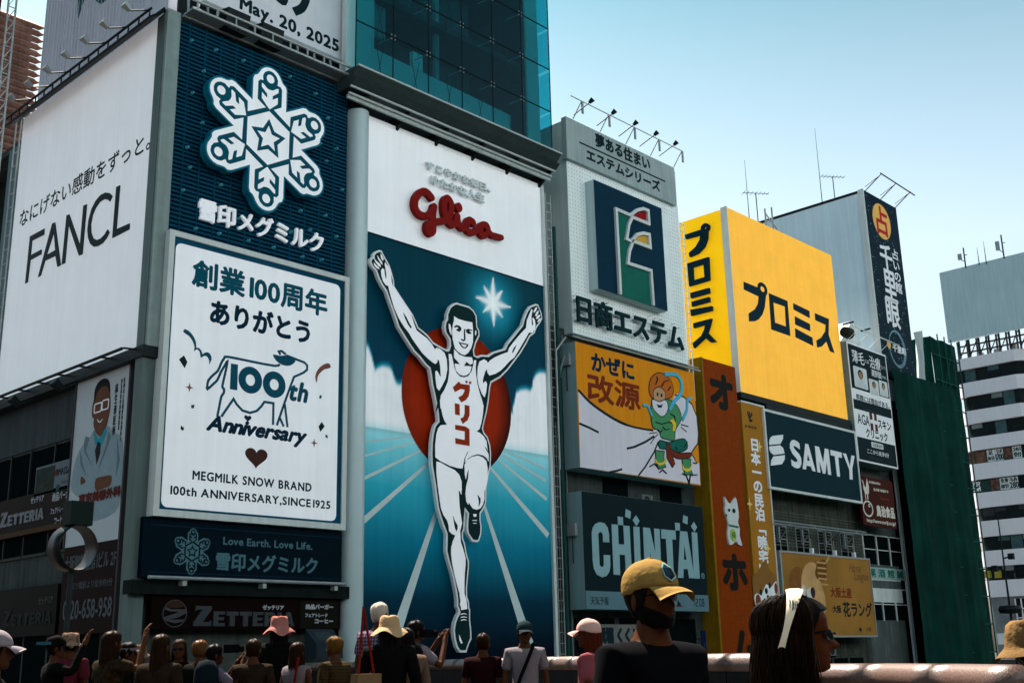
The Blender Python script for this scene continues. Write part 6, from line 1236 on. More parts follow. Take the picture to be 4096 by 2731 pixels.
q = [(74.117,30.638),(72.86,30.628),(74.456,32.101),(73.554,29.247)]; cx = (tu0+tu1)/2+.05
cc_ = [(72.755,30.479),(75.48,30.657),(74.063,31.991),(74.298,29.316)]; cx = (cc_[0][0]+cc_[1][0])/2; cz = (cc_[2][1]+cc_[3][1])/2; rx = (cc_[1][0]-cc_[0][0])/2; rz = (cc_[2][1]-cc_[3][1])/2
poly(P, ell((cx, cz), rx, rz, 36), mat('disc_yellow', (.85, .47, .12), .5), us, 0, .02, 'yellow_disc')
text(P, '占', (cx-rx*.62, cx+rx*.62, cz-rz*.78, cz+rz*.82), mat('fortune_red', (.50, .02, .03), .5), us, .035, bold=.05)
for ch, a in (('千', [(73.292,28.106),(75.11,28.068),(74.062,26.959),(74.447,28.907)]), ('里', [(73.383,26.119),(75.229,25.999),(73.832,24.753),(74.12,26.996)]), ('眼', [(73.266,23.88),(75.235,23.695),(74.336,22.82),(73.852,24.839)])): text(P, ch, bb(a), WHITE, us, .01, bold=.05)
text(P, '占いの館', bb([(75.149,27.716),(76.16,26.746),(75.762,25.638),(75.739,28.924)]), WHITE, us, .01, bold=.02, vertical=True)
q = [(74.321,21.263),(75.679,21.505),(74.654,22.626)]; rx = (q[1][0]-q[0][0]); rz = q[2][1]-q[0][1]; c = q[0]
poly(P, [ell(c, rx*.95, rz), ell((c[0]-rx*.08, c[1]+.02), rx*.78, rz*.86)], mat('crescent_blue', (.16, .30, .38), .5, .5, 3), us, 0, .012, 'crescent')
text(P, '千里眼', (c[0]-rx*.55, c[0]+rx*.95, c[1]-.25, c[1]+.25), WHITE, us, .014, bold=.02)
poly(P, ell((c[0]-rx*.95, c[1]+.1), .28, .30), mat('disc_yellow', None), us, 0, .02, 'yellow_disc')
rf = thing('roof_frame', 'thin dark steel lamp frame above the starry sign', 'frame', (74, 33, tz))
m = MB(); m.tube((tu0+.2, 32.3, tz+.9), (tu1+.5, 32.3, tz+.75), .05)
for i in range(3): x = tu0+.3+i*2.3; m.tube((x, 33.6, tz), (x, 32.3, tz+.87), .035); m.tube((x, 33.6, tz+.3), (x, 32.3, tz+.85), .025)
m.build('frame', DARKST, rf)
# rooftop aerials
def aerial(loc, h, label, yagi=False, r=.035):
    t = thing('roof_aerial' if not yagi else 'television_aerial', label, 'aerial', loc, None); L = Vector(loc)
    m = MB(); m.tube(L, L+Vector((0, 0, h)), r, 5, r*.3 if not yagi else r); m.build('mast', DARKST, t)
    if yagi:
        m = MB(); d = Vector((.8, -.6, 0)); m.tube(L+Vector((0, 0, h))-d*.9, L+Vector((0, 0, h))+d*.9, .02, 4)
        for i in range(7): c = L+Vector((0, 0, h))+d*(-.85+i*.28); e = Vector((.6, .8, 0))*(.35-.02*i); m.tube(c-e, c+e, .014, 4)
        m.build('boom', DARKST, t)
q1 = [(-36.876,32.482),(-36.92,38.134),(-35.87,32.566),(-35.645,33.561)]
aerial((71.9, -q1[0][0], q1[0][1]-.3), q1[1][1]-q1[0][1]+.5, 'tall whip aerial on the roof edge of the white tower')
aerial((71.9, -q1[2][0], q1[2][1]-.4), 2.0, 'small television aerial on the roof edge of the white tower', True)
q2 = [(61.9,28.661),(62.172,32.739),(62.974,28.773),(63.154,30.424)]
aerial((q2[0][0], 37, q2[0][1]-1), q2[1][1]-q2[0][1]+1, 'tall whip aerial on the roof of the yellow sign box, the left one')
aerial((q2[2][0], 37, q2[2][1]-1), 2.9, 'small television aerial behind the yellow sign box', True)
fr = thing('roof_frame', 'dark steel upright frame on the roof behind the yellow sign box', 'frame', (58, 38, 26))
q = [(63.963,28.593),(64.152,29.842),(64.844,28.825),(64.832,30.174)]
m = MB(); m.tube((q[0][0], 37, q[0][1]-1.5), (q[0][0], 37, q[1][1]), .06); m.tube((q[2][0], 37, q[0][1]-1.5), (q[2][0], 37, q[3][1]), .06); m.tube((q[0][0], 37, q[1][1]-.9), (q[2][0], 37, q[1][1]-.6), .05); m.tube((q[0][0], 37, q[1][1]-.3), (q[2][0]+.5, 37, q[1][1]-1.1), .05); m.build('frame', STEEL, fr)

# ================================================================ NETTED SCAFFOLD
nx = thing('netted_scaffold', 'scaffold wrapped in dark green construction netting beside the clinic sign', 'scaffold', (78, 35, 0))
NET = mat('net_green', (.003, .038, .030), .75, .45, .5, streak=.25, bump=.3)
def wavy(x0, y0, x1, y1, z0, z1, n, k, amp, seed, name, m_):
    rnd = random.Random(seed); ph = [rnd.uniform(0, 6.28) for _ in range(8)]; d = Vector((x1-x0, y1-y0, 0)); L_ = d.length; d.normalize(); nn = Vector((d.y, -d.x, 0)); vs = []
    for j in range(k+1):
        for i in range(n+1):
            s = L_*i/n; z = z0+(z1-z0)*j/k
            a = amp*(math.sin(s*2.1+ph[0]+.2*math.sin(z*.6+ph[1]))+.6*math.sin(s*4.3+ph[2]+z*.15)+.4*math.sin(z*1.1+ph[3]+s)+.04*math.sin(s*9+ph[4]+z*.5))
            hem = .10*math.exp(-((z-z0)%5.4)**2/.12)
            p = Vector((x0, y0, z))+d*s+nn*(a+hem*.4); p.z += (.04*math.sin(s*3+ph[5]) if j in (0, k) else 0); vs.append(p)
    m = MB(); m.add(vs, [(j*(n+1)+i, j*(n+1)+i+1, (j+1)*(n+1)+i+1, (j+1)*(n+1)+i) for j in range(k) for i in range(n)]); return m.build(name, m_, nx, True)
q = [(72.517,19.206),(78.907,19.531),(78.761,23.372),(82.152,23.458),(81.211,14.951)]
n0, n1 = q[0][0], q[1][0]; nzt = (q[0][1]+q[1][1])/2
wavy(n0-.3, 33.2, 83.0, 33.2, -3, nzt+.1, 60, 60, .06, 3, 'netting', NET)
wavy(79.6, 33.5, 84.2, 33.5, -3, q[2][1]-.2, 50, 60, .05, 8, 'netting', NET)
wavy(79.6, 44, 79.6, 33.5, -3, q[2][1]-.2, 30, 40, .10, 9, 'netting', NET)
m = MB()
for x in (80.6, 81.8, 83.0, 84.1): m.tube((x, 33.32, -3), (x, 33.32, q[2][1]+.1), .05)
for k in range(13): m.tube((79.6, 33.3, -1+k*1.9), (84.1, 33.3, -1+k*1.9), .05)
for k in range(6): m.tube((80.6, 33.3, k*3.8), (83.0, 33.3, k*3.8+3.8), .035)
m.build('scaffold_pipe', mat('scaffold_pipe', (.010, .075, .062), .5), nx)
m = MB(); m.tube((n0, 33.4, nzt+.1), (79.5, 33.4, nzt+.15), .05); m.build('top_pipe', DARKST, nx)
tp = thing('tarpaulin', 'pale grey tarpaulin hanging between the starry sign and the green netting', 'tarpaulin', (78, 34, 18))
q = [(77.708,23.155),(78.97,23.514),(79,19.699),(77.348,19.79),(77.216,22.232)]
NETw = mat('tarp_grey', (.42, .48, .50), .6, .15, 1, streak=.2); vs = []
for j in range(21):
    t = j/20; a = (q[0][0]*(1-t)+q[3][0]*t, q[0][1]*(1-t)+(q[3][1]-1.0)*t); b = (q[1][0]*(1-t)+q[2][0]*t, q[1][1]*(1-t)+(q[2][1]-.6)*t)
    for i in range(9): s = i/8; vs.append((a[0]*(1-s)+b[0]*s, 33.8-.18*math.sin(s*9+t*3), a[1]*(1-s)+b[1]*s))
m = MB(); m.add(vs, [(j*9+i, j*9+i+1, (j+1)*9+i+1, (j+1)*9+i) for j in range(20) for i in range(8)]); m.build('sheet', NETw, tp, True)
m = MB(); m.box(n0, 35, -3.6, 84, 43, nzt-.5); o = m.build('wall', DARKWALL, nx)

# ================================================================ FAR STRIPED OFFICE BUILDING
ob = thing('striped_office_building', 'far white and black striped office building with a blank grey roof billboard', 'building', (150, 45, 0))
BX = 145.0; P = S(BX); k_ = 145/110.
tops = [27.34, 26.22, 24.89, 23.53, 22.10, 20.83, 19.47, 18.22, 16.92, 15.42, 14.14, 12.72, 11.46, 10.0, 8.68, 7.24, 5.94, 4.42]
tops = [CAMZ+t*k_ for t in tops]
Lp = [(-59.141,37.383),(-50.586,37.382)]; uL, uR = Lp[0][0], Lp[1][0]
OW = mat('office_white', (.72, .70, .76), .55, .05, .3, streak=.06); OG = mat('office_glass', (.012, .018, .020), .12, .4, .3)
def ring(u0, ch, d, z0, z1, mb):
    # wall ring with rounded left corner and a bend at the right
    pts = [(BX+14, -u0)] + [(BX+ch-ch*math.sin(R(a))-d*0, -u0-ch+ch*math.cos(R(a))) for a in (0, 18, 36, 54, 72, 90)]
    pts = [(x-d, y) for x, y in pts] + [(BX-d, -uR), (BX-d+7, -uR-9), (BX+14, -uR-9)]
    n = len(pts); mb.add([(x, y, z0) for x, y in pts]+[(x, y, z1) for x, y in pts], [(i, (i+1) % n, n+(i+1) % n, n+i) for i in range(n)]+[tuple(range(n)), tuple(range(n, 2*n))])
for i in range(0, len(tops)-1, 2):
    m = MB(); ring(uL if i == 0 else uL+.9, 1.2, .0, tops[i+1], tops[i], m); m.build('white_band', OW, ob)
    if i+2 < len(tops):
        m = MB(); ring(uL+(.5 if i == 0 else 1.1), 1.2, -.5, tops[i+2], tops[i+1], m); w_ = m.build('window_band', OG, ob)
        m = MB()
        for j in range(9): u = uL+1.9+j*1.5; m.pbox(S(BX+.5), u, u+.07, tops[i+2], tops[i+1], 0, .06) if u < uR else None
        m.build('mullion', DARKST, w_)
m = MB(); ring(uL+1.4, .5, -.3, -1, tops[-1], m); m.build('base', mat('office_base', (.16, .19, .20), .7, .3, .5), ob)
m = MB(); m.pbox(S(BX+.2), uL+4.6, uR+.3, tops[-1]-3.8, tops[-1]-.3, 0, .1); w_ = m.build('window', OG, ob)
m = MB()
for j in range(9): u = uL+4.6+j*.7; m.pbox(S(BX+.1), u, u+.14, tops[-1]-3.8, tops[-1]-.3, 0, .1)
for zz_ in (0, 1.2, 2.3): m.pbox(S(BX+.1), uL+4.6, uR+.3, tops[-1]-3.8+zz_, tops[-1]-3.7+zz_, 0, .12)
m.build('white_bar', OW, w_)
m = MB(); m.pbox(S(BX), uL+2, uR+1, tops[-1]-5.6, tops[-1]-4.3, 0, .1); m.build('low_sign', WHITE2, ob); text(S(BX), '金龍ラーメン', (uL+5.0, uR-.2, tops[-1]-5.3, tops[-1]-4.6), mat('low_sign_red', (.6, .06, .02), .5), ob, .12, bold=.06)
# window posters
rnd = random.Random(21); BL = [mat('window_blind', (.16, .20, .20), .7, .2, 1), mat('window_blind_teal', (.05, .10, .11), .6, .3, 1), mat('window_blind_dim', (.035, .045, .05), .6, .3, 1)]
for i in range(2, len(tops), 2):
    if i in (8, 10): continue
    for j in range(10):
        u = uL+1.97+j*1.5
        if u+1.4 < uR and rnd.random() < .5: m = MB(); m.pbox(S(BX+.5), u+.03, u+1.4, tops[i-1]-(tops[i-1]-tops[i])*rnd.choice((.35, .6, 1)), tops[i-1]-.02, .005, .03); m.build('blind', rnd.choice(BL), ob)
pw_ = S(BX+.5)
qa = [(-57.958,21.48),(-55.732,21.421),(-55.658,21.516),(-53.558,21.467),(-51.349,21.502)]
z1a, z0a = tops[10]-.08, tops[11]
def row(i0, items):
    za, zb_ = tops[i0]+.0, tops[i0-1]
    for (u0_, u1_, bgm, txt, tm) in items:
        m = MB(); m.pbox(pw_, u0_, u1_, za+.12, zb_-.12, .02, .06); m.build('window_poster', bgm, ob)
        for (s_, a, b, c_, d_) in txt: text(pw_, s_, (u0_+(u1_-u0_)*a, u0_+(u1_-u0_)*b, za+.12+(zb_-za-.24)*c_, za+.12+(zb_-za-.24)*d_), tm, ob, .065, bold=.04)
MP = mat('massage_photo', (.14, .08, .06), .6, .8, 1.5)
U_ = lambda p: p[0]
q = [(-58.038,20.863),(-55.78,20.601),(-54.655,20.573),(-53.641,20.557),(-52.525,20.629),(-51.487,20.506)]; us_ = [p[0] for p in q]
row(8, [(us_[0], us_[1], MP, [], INK), (us_[1]+.05, us_[2], WHITE2, [('足', .25, .75, .55, .95), ('30分', .1, .9, .1, .45)], INK), (us_[2]+.05, us_[3], WHITE2, [('ツボ', .1, .9, .6, .95), ('1700', .02, .98, .05, .55)], INK), (us_[3]+.05, us_[4], MP, [], INK), (us_[4]+.05, us_[5]+.1, WHITE2, [('24H', .1, .9, .6, .9), ('受付', .1, .9, .1, .5)], INK)])
q = [(-58.078,17.346),(-55.745,17.318),(-54.587,17.303),(-53.383,17.282),(-52.29,17.272),(-51.92,17.234)]; us_ = [p[0] for p in q]
row(10, [(us_[0], us_[1], mat('aroma_dark', (.02, .05, .05), .5), [('アロマ', .05, .45, .5, .9), ('リンパ', .05, .45, .1, .45)], WHITE), (us_[1]+.05, us_[2], MP, [], INK), (us_[2]+.05, us_[3], WHITE2, [('全身', .1, .9, .6, .95), ('60分', .1, .9, .1, .5)], INK), (us_[3]+.05, us_[4], WHITE2, [('もみ', .1, .9, .6, .95), ('280', .02, .98, .05, .55)], INK)])
q = [(-58.03,9.832),(-57.092,9.972),(-56.69,9.946),(-55.836,9.991)]; us_ = [p[0] for p in q]; YP = mat('window_yellow', (.30, .26, .04), .6, .3, 2)
za, zb_ = tops[16], tops[15]
m = MB(); m.pbox(pw_, us_[0], us_[1], za+.4, zb_-.5, .02, .05); m.build('yellow_poster', YP, ob); m = MB(); m.pbox(pw_, us_[2], us_[3], za+.3, zb_-.4, .02, .05); m.build('yellow_poster', YP, ob)
# blank billboard on its roof
bb_ = thing('blank_billboard', 'blank pale grey roof billboard on the striped office building', 'billboard', (145, 45, 40))
q = [(-58.588,49.368),(-47.46,49.447),(-48.794,39.815),(-58.577,39.712)]
m = MB(); m.pbox(S(145), q[0][0], q[1][0]+6, (q[2][1]+q[3][1])/2, (q[0][1]+q[1][1])/2, -.5, 0); m.build('panel', mat('blank_grey', (.46, .60, .65), .6, .06, .3, streak=.12), bb_)
m = MB(); zb_ = (q[2][1]+q[3][1])/2
for j in range(16):
    u = q[0][0]+.8+j*1.3; m.pbox(S(146.3), u, u+.22, tops[0]-.3, zb_+1, 0, .2); m.tube(S(146)(u, tops[0]), S(146)(u+1.3, zb_), .07)
    m.pbox(S(149), u, u+.2, tops[0]-.3, zb_+1, 0, .2)
for zz_ in (.8, 1.7): m.pbox(S(146), q[0][0]+1, q[1][0]+6, tops[0]+zz_, tops[0]+zz_+.18, 0, .2)
m.build('support_frame', DARKST, bb_)
m = MB()
rnd = random.Random(4)
for j in range(9): u = q[0][0]+3+j*2.2; m.pbox(S(147), u, u+rnd.uniform(.5, 1.3), tops[0]-.2, tops[0]+rnd.uniform(.6, 1.7), 0, .7)
m.build('plant_unit', mat('plant_grey', (.20, .24, .25), .6, .3, 2), bb_)
for i, (px_, lab) in enumerate((([(-54.999,49.778),(-54.178,52.004)], 'panel phone mast on the blank billboard, the left one'), ([(-49.995,49.786),(-49.639,52.416)], 'panel phone mast on the blank billboard, the right one'))):
    t = thing('phone_mast', lab, 'mast', (145, -px_[0][0], px_[0][1]), 'phone masts on the blank billboard'); h_ = px_[1][1]-px_[0][1]; u = px_[0][0]; z = px_[0][1]-.6
    m = MB(); m.tube(S(145)(u, z), S(145)(u, z+h_+.6), .09); m.tube(S(145)(u-.05, z+.9), S(145)(u-.5, z+1.3), .05); m.tube(S(145)(u-.05, z+h_*.8), S(145)(u+.4, z+h_*.8), .05); m.build('pole', DARKST, t)
    m = MB(); m.pbox(S(145.2), u-.85, u-.4, z+1.3, z+h_*.95, 0, .3); m.build('antenna_panel', STEEL, t)
for i, px_ in enumerate(([(-53.219,49.648),(-53.109,51.605)], [(-52.296,49.518),(-52.301,52.16)])):
    aerial((145, -px_[0][0], px_[0][1]-.5), px_[1][1]-px_[0][1]+.5, ('short whip aerial with a thick base on the blank billboard', 'taller thin whip aerial on the blank billboard')[i], r=.07)

# ================================================================ FAR LEFT BACKGROUND
bt = thing('louvred_tower', 'distant tower with rusty pink louvres, seen at the far left behind the white sign', 'building', (29, 84, 0))
bp_ = [(29.569,48.629),(32.551,48.582),(32.619,40.324)]
m = MB(); m.box(22, 80.4, -1, 32.0, 100, 49.0); m.build('wall', mat('tower_dark', (.10, .09, .095), .7, .3, .5), bt)
m = MB(); m.add([(22, 80.2, 0), (32.4, 80.2, 0), (32.4, 80.2, .55), (22, 80.2, .55), (22, 79.75, .15), (32.8, 79.75, .15)], [(0, 1, 2, 3), (3, 2, 5, 4), (0, 4, 5, 1), (1, 5, 2)])
l0 = m.build('louvre', mat('rusty_pink', (.42, .24, .20), .6, .45, .5, streak=.4), bt); LB = Vector(bt.location); l0.matrix_parent_inverse = Matrix.Translation(Vector((0, 0, 26))-LB)
for i in range(1, 40): share('louvre', l0.data, (0, 0, 26+i*.58), bt)
lp = thing('lattice_mast', 'slender grey lattice mast rising at the far left edge', 'mast', (13.2, 36, 0))
q = [(13.618,23.31),(13.78,17.344),(13.533,23.273),(13.711,17.323)]
m = MB(); a, b, c_, d_ = [Vector((p[0], 36, p[1])) for p in q]
A0 = b+(a-b)*-1.2; A1 = b+(a-b)*1.6; x0_ = (a[0]+c_[0])/2
for dx in (-.13, .13): m.tube((x0_+dx, 36, 0), (x0_+dx, 36, 36), .035)
for i in range(70): z = i*.5; m.tube((x0_-.13, 36, z), (x0_+.13, 36, z+.5), .02, 4); m.tube((x0_-.13, 36, z), (x0_+.13, 36, z), .02, 4)
m.build('lattice', STEEL, lp)
rs = thing('red_sign', 'dark red vertical sign sliver cut by the left edge of the view', 'sign', (12.6, 35.6, 0))
q = [(13.187,22.944),(13.229,20.598)]
m = MB(); m.box(q[0][0]-2.2, 35.6, 22, q[0][0]-.12, 36.4, 40); m.build('panel', mat('dark_red_side', (.06, .004, .004), .5), rs)

# ================================================================ POLES NEAR THE BRIDGE
def ground_at(px_u, dist): return look(dist, px_u)
rg = thing('ring_sign', 'round drum shaped sign ring with a box on top, on a dark pole', 'sign', tuple(look(20, (285-2048)/4589*20)))
c = look(20.6, (290-2048)/4589*20.6, CAMZ+2.05); m = MB(); ax_ = Vector((c.x, c.y, 0)).normalized(); side_ = Vector((-ax_.y, ax_.x, 0)); axd = (ax_*.80+side_*.60).normalized()
rot = axd.to_track_quat('Z', 'Y').to_matrix()
m.lathe(c, [(.385, -.17), (.40, -.17), (.40, .17), (.385, .17), (.385, -.17)], 40, rot); m.build('ring', mat('drum_steel', (.005, .006, .007), .35, .2, 2, spec=.15), rg, True)
m = MB(); m.box(c.x-.17, c.y-.17, c.z+.40, c.x+.25, c.y+.17, c.z+.82); m.build('box', mat('drum_box', (.010, .016, .016), .5), rg)
m = MB(); m.tube((c.x, c.y, 0), (c.x, c.y, c.z-.40), .05, 8); m.build('pole', DARKST, rg)
sp = look(60, (3960-2048)/4589*60)
lpz = thing('camera_pole', 'slim dark street pole with cameras and a traffic light, in front of the striped building', 'pole', (sp.x, sp.y, -1))
m = MB(); m.tube((sp.x, sp.y, -2), (sp.x, sp.y, 8.0), .09, 8, .03); m.build('pole', DARKST, lpz)
m = MB()
for (zz_, dx) in ((5.6, .30), (5.0, -.35), (4.6, .25)): m.tube((sp.x, sp.y, zz_), (sp.x+dx, sp.y-dx, zz_+.1), .04); m.box(sp.x+dx-.13, sp.y-dx-.13, zz_-.05, sp.x+dx+.13, sp.y-dx+.13, zz_+.25)
m.build('camera', DARKST, lpz)
m = MB(); m.lathe((sp.x, sp.y, 1.9+CAMZ-.1), [(0, -.22), (.5, -.18), (.58, 0), (.5, .18), (0, .22)], 14); m.build('signal_head', DARKST, lpz)

# ---- north bank block behind the viewer: unseen, shaped to brighten upper facades, darken lower
nbk = thing('unseen_north_bank', 'unseen building behind the viewer, pale above and dark below to shape the facade light', 'building', (45, -40, 0))
m = MB(); m.box(-60, -62, 20, 170, -34, 50); m.build('wall', mat('bounce_wall', (.74, .88, .96), .8, .06, .3), nbk)
m = MB(); 
for k in range(6): m.box(-58, -34.0, 23+k*4.4, 168, -33.9, 23.8+k*4.4)
m.build('window_band', DKGLASS, nbk)
m = MB(); m.box(-60, -62, -1, 170, -32.5, 20); m.build('sky_blocker', DARKWALL, nbk)
# ================================================================ PARAPET
def hyz(px): return 2677-.0233*px
def at_px(px, dist, rel=0.0): return look(dist, (px-2048)/4589*dist, CAMZ+rel)
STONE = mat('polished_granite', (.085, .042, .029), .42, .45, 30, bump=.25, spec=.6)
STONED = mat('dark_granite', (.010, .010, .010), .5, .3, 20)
def parapet(name, label, pts, r, step):
    t = thing(name, label, 'parapet', (pts[0].x, pts[0].y, 0))
    # resample
    seg = []; tot = 0
    L = [0]
    for a, b in zip(pts, pts[1:]): L.append(L[-1]+(b-a).length)
    def at(s):
        for i in range(len(pts)-1):
            if s <= L[i+1]: return pts[i].lerp(pts[i+1], (s-L[i])/(L[i+1]-L[i]))
        return pts[-1].copy()
    n = int(L[-1]/step)
    for i in range(n):
        a = at(i*step+.012); b = at((i+1)*step-.012); d = (b-a).normalized(); sd_ = Vector((d.y, -d.x, 0)); vs = []
        for k in range(5):
            c = a.lerp(b, k/4)
            for j in range(13):
                an = R(-70+j*320/12); vs.append(c+sd_*(r*1.05*math.cos(an+R(0)))+Vector((0, 0, r*.95*math.sin(an)-r)))
        m = MB(); m.add(vs, [(k*13+j, k*13+j+1, (k+1)*13+j+1, (k+1)*13+j) for k in range(4) for j in range(12)]+[tuple(range(13)), tuple(range(52, 65))])
        m.build('coping_stone', STONE, t, True)
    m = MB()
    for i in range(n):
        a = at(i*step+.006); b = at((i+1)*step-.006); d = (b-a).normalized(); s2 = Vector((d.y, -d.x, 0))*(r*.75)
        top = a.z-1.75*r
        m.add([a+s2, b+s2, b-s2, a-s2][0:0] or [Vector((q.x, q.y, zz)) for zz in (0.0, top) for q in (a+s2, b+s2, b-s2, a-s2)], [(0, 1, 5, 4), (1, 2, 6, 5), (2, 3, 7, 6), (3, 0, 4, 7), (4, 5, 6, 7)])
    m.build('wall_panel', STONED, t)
    return t
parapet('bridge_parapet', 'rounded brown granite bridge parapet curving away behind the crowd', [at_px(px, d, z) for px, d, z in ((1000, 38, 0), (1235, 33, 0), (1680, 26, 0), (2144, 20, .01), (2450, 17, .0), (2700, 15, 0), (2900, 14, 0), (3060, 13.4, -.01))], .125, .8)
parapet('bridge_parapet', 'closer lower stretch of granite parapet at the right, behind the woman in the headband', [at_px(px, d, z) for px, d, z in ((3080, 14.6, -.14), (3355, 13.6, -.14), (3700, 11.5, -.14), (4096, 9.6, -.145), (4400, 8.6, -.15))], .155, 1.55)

# ================================================================ PEOPLE
def skin_mesh(V_, E_, Rd, sub=1, root=0):
    me = bpy.data.meshes.new('sk'); me.from_pydata(V_, E_, []); me.update()
    o = bpy.data.objects.new('sk', me); COL.objects.link(o)
    mo = o.modifiers.new('s', 'SKIN'); mo.use_smooth_shade = True
    sv = me.skin_vertices[0].data if me.skin_vertices else None
    if sv is None:
        bpy.context.view_layer.objects.active = o; bpy.ops.mesh.customdata_skin_add(); sv = me.skin_vertices[0].data
    for i, r in enumerate(Rd): sv[i].radius = r if hasattr(r, '__len__') else (r, r); sv[i].use_root = (i == root)
    s2 = o.modifiers.new('u', 'SUBSURF'); s2.levels = sub; s2.render_levels = sub
    bpy.context.view_layer.update(); dg = bpy.context.evaluated_depsgraph_get()
    out = bpy.data.meshes.new_from_object(o.evaluated_get(dg), depsgraph=dg)
    vs = [tuple(v.co) for v in out.vertices]; fs = [tuple(p.vertices) for p in out.polygons]
    bpy.data.objects.remove(o); bpy.data.meshes.remove(me); bpy.data.meshes.remove(out)
    return vs, fs
ARMS = dict(
 down=(((-.235, -.01, 1.12), (-.25, .05, .86)), ((.235, -.01, 1.12), (.25, .05, .86))),
 camera=(((-.27, .18, 1.20), (-.08, .34, 1.50)), ((.27, .18, 1.20), (.08, .34, 1.50))),
 phone_up=(((-.235, -.01, 1.12), (-.24, .06, .88)), ((.27, .16, 1.32), (.16, .30, 1.66))),
 fold=(((-.25, .06, 1.12), (-.04, .24, 1.15)), ((.25, .06, 1.12), (.04, .26, 1.10))),
 bag=(((-.25, -.02, 1.13), (-.20, .22, 1.02)), ((.24, -.02, 1.12), (.25, .1, .88))))
def body_data(pose, sub=1):
    (eL, wL), (eR, wR) = ARMS[pose]
    V_ = [(0, 0, .93), (0, 0, 1.08), (0, 0, 1.25), (0, 0, 1.385), (0, .005, 1.47), (0, .012, 1.56)]; Rd = [(.13, .09), (.10, .08), (.11, .075), (.06, .055), (.055, .056), (.052, .062)]
    E_ = [(0, 1), (1, 2), (2, 3), (3, 4), (4, 5)]
    for sx, el, wr in ((-1, eL, wL), (1, eR, wR)):
        b = len(V_); V_ += [(sx*.175, 0, 1.375), el, wr]; Rd += [.050, .041, .030]; E_ += [(3, b), (b, b+1), (b+1, b+2)]
        e = Vector(el); w = Vector(wr); d = (w-e).normalized(); palm = w+d*.06; V_.append(tuple(palm)); Rd.append((.038, .02)); E_.append((b+2, b+3)); pi_ = b+3
        sd_ = d.cross(Vector((0, 1, .3))).normalized()
        for k in range(4):
            f0 = len(V_); o_ = sd_*((k-1.5)*.019); p1 = palm+d*.035+o_; cr_ = Vector((0, .012, -.006)); p2 = p1+d*(.035+(.006 if k in (1, 2) else 0))+cr_; p3 = p2+d*.022+cr_*1.4
            V_ += [tuple(p1), tuple(p2), tuple(p3)]; Rd += [.0095, .0085, .0075]; E_ += [(pi_, f0), (f0, f0+1), (f0+1, f0+2)]
        f0 = len(V_); t1 = w+d*.03-sd_*.038*sx; t2 = t1+d*.03-sd_*.014*sx; V_ += [tuple(t1), tuple(t2)]; Rd += [.011, .0095]; E_ += [(b+2, f0), (f0, f0+1)]
    for sx in (-1, 1):
        b = len(V_); V_ += [(sx*.09, 0, .86), (sx*.10, .015, .48), (sx*.10, -.01, .09), (sx*.115, .14, .04)]; Rd += [.09, .058, .040, (.045, .03)]; E_ += [(0, b), (b, b+1), (b+1, b+2), (b+2, b+3)]
    return skin_mesh(V_, E_, Rd, sub)
def shirt_data(pose, sleeve, sub=1, loose=1.0):
    (eL, wL), (eR, wR) = ARMS[pose]; k = loose
    V_ = [(0, 0, .86), (0, 0, .97), (0, 0, 1.1), (0, -.005, 1.27), (0, -.005, 1.385), (0, 0, 1.45)]; Rd = [(.175*k, .13*k), (.165*k, .13*k), (.165*k, .13*k), (.185, .14), (.135, .12), (.080, .082)]
    E_ = [(0, 1), (1, 2), (2, 3), (3, 4), (4, 5)]
    for sx, el, wr in ((-1, eL, wL), (1, eR, wR)):
        b = len(V_); s = Vector((sx*.18, 0, 1.37)); e = Vector(el); w = Vector(wr)
        if sleeve == 'long': V_ += [tuple(s), tuple(e), tuple(e.lerp(w, .93))]; Rd += [.082, .060, .042]; E_ += [(4, b), (b, b+1), (b+1, b+2)]
        elif sleeve == 'short': V_ += [tuple(s), tuple(s.lerp(e, .45)), tuple(s.lerp(e, .8))]; Rd += [.082, .072, .068]; E_ += [(4, b), (b, b+1), (b+1, b+2)]
        else: V_ += [tuple(s)]; Rd += [.068]; E_ += [(4, b)]
    return skin_mesh(V_, E_, Rd, sub)
def trouser_data(sub=1):
    V_ = [(0, 0, 1.0), (0, 0, .93)]; Rd = [(.155, .115), (.165, .125)]; E_ = [(0, 1)]
    for sx in (-1, 1): b = len(V_); V_ += [(sx*.09, 0, .84), (sx*.10, .012, .48), (sx*.10, -.01, .10)]; Rd += [.10, .078, .065]; E_ += [(1, b), (b, b+1), (b+1, b+2)]
    return skin_mesh(V_, E_, Rd, sub, 1)
CH0, HH = 1.478, .232     # chin height, head height
SEC = [(0.0, .13, .30, .02), (.05, .20, .37, .04), (.12, .235, .385, .06), (.20, .27, .385, .18), (.28, .295, .39, .29), (.36, .305, .385, .37), (.46, .315, .375, .42), (.52, .325, .365, .45), (.60, .33, .39, .465), (.70, .33, .395, .46), (.80, .31, .36, .43), (.88, .265, .29, .37), (.94, .20, .21, .28), (.985, .10, .10, .14), (1.0, .012, .012, .012)]
def sec(t):
    for a, b in zip(SEC, SEC[1:]):
        if t <= b[0]: k = (t-a[0])/(b[0]-a[0]); k = k*k*(3-2*k) if False else k; return tuple(a[i]+(b[i]-a[i])*k for i in (1, 2, 3))
    return SEC[-1][1:]
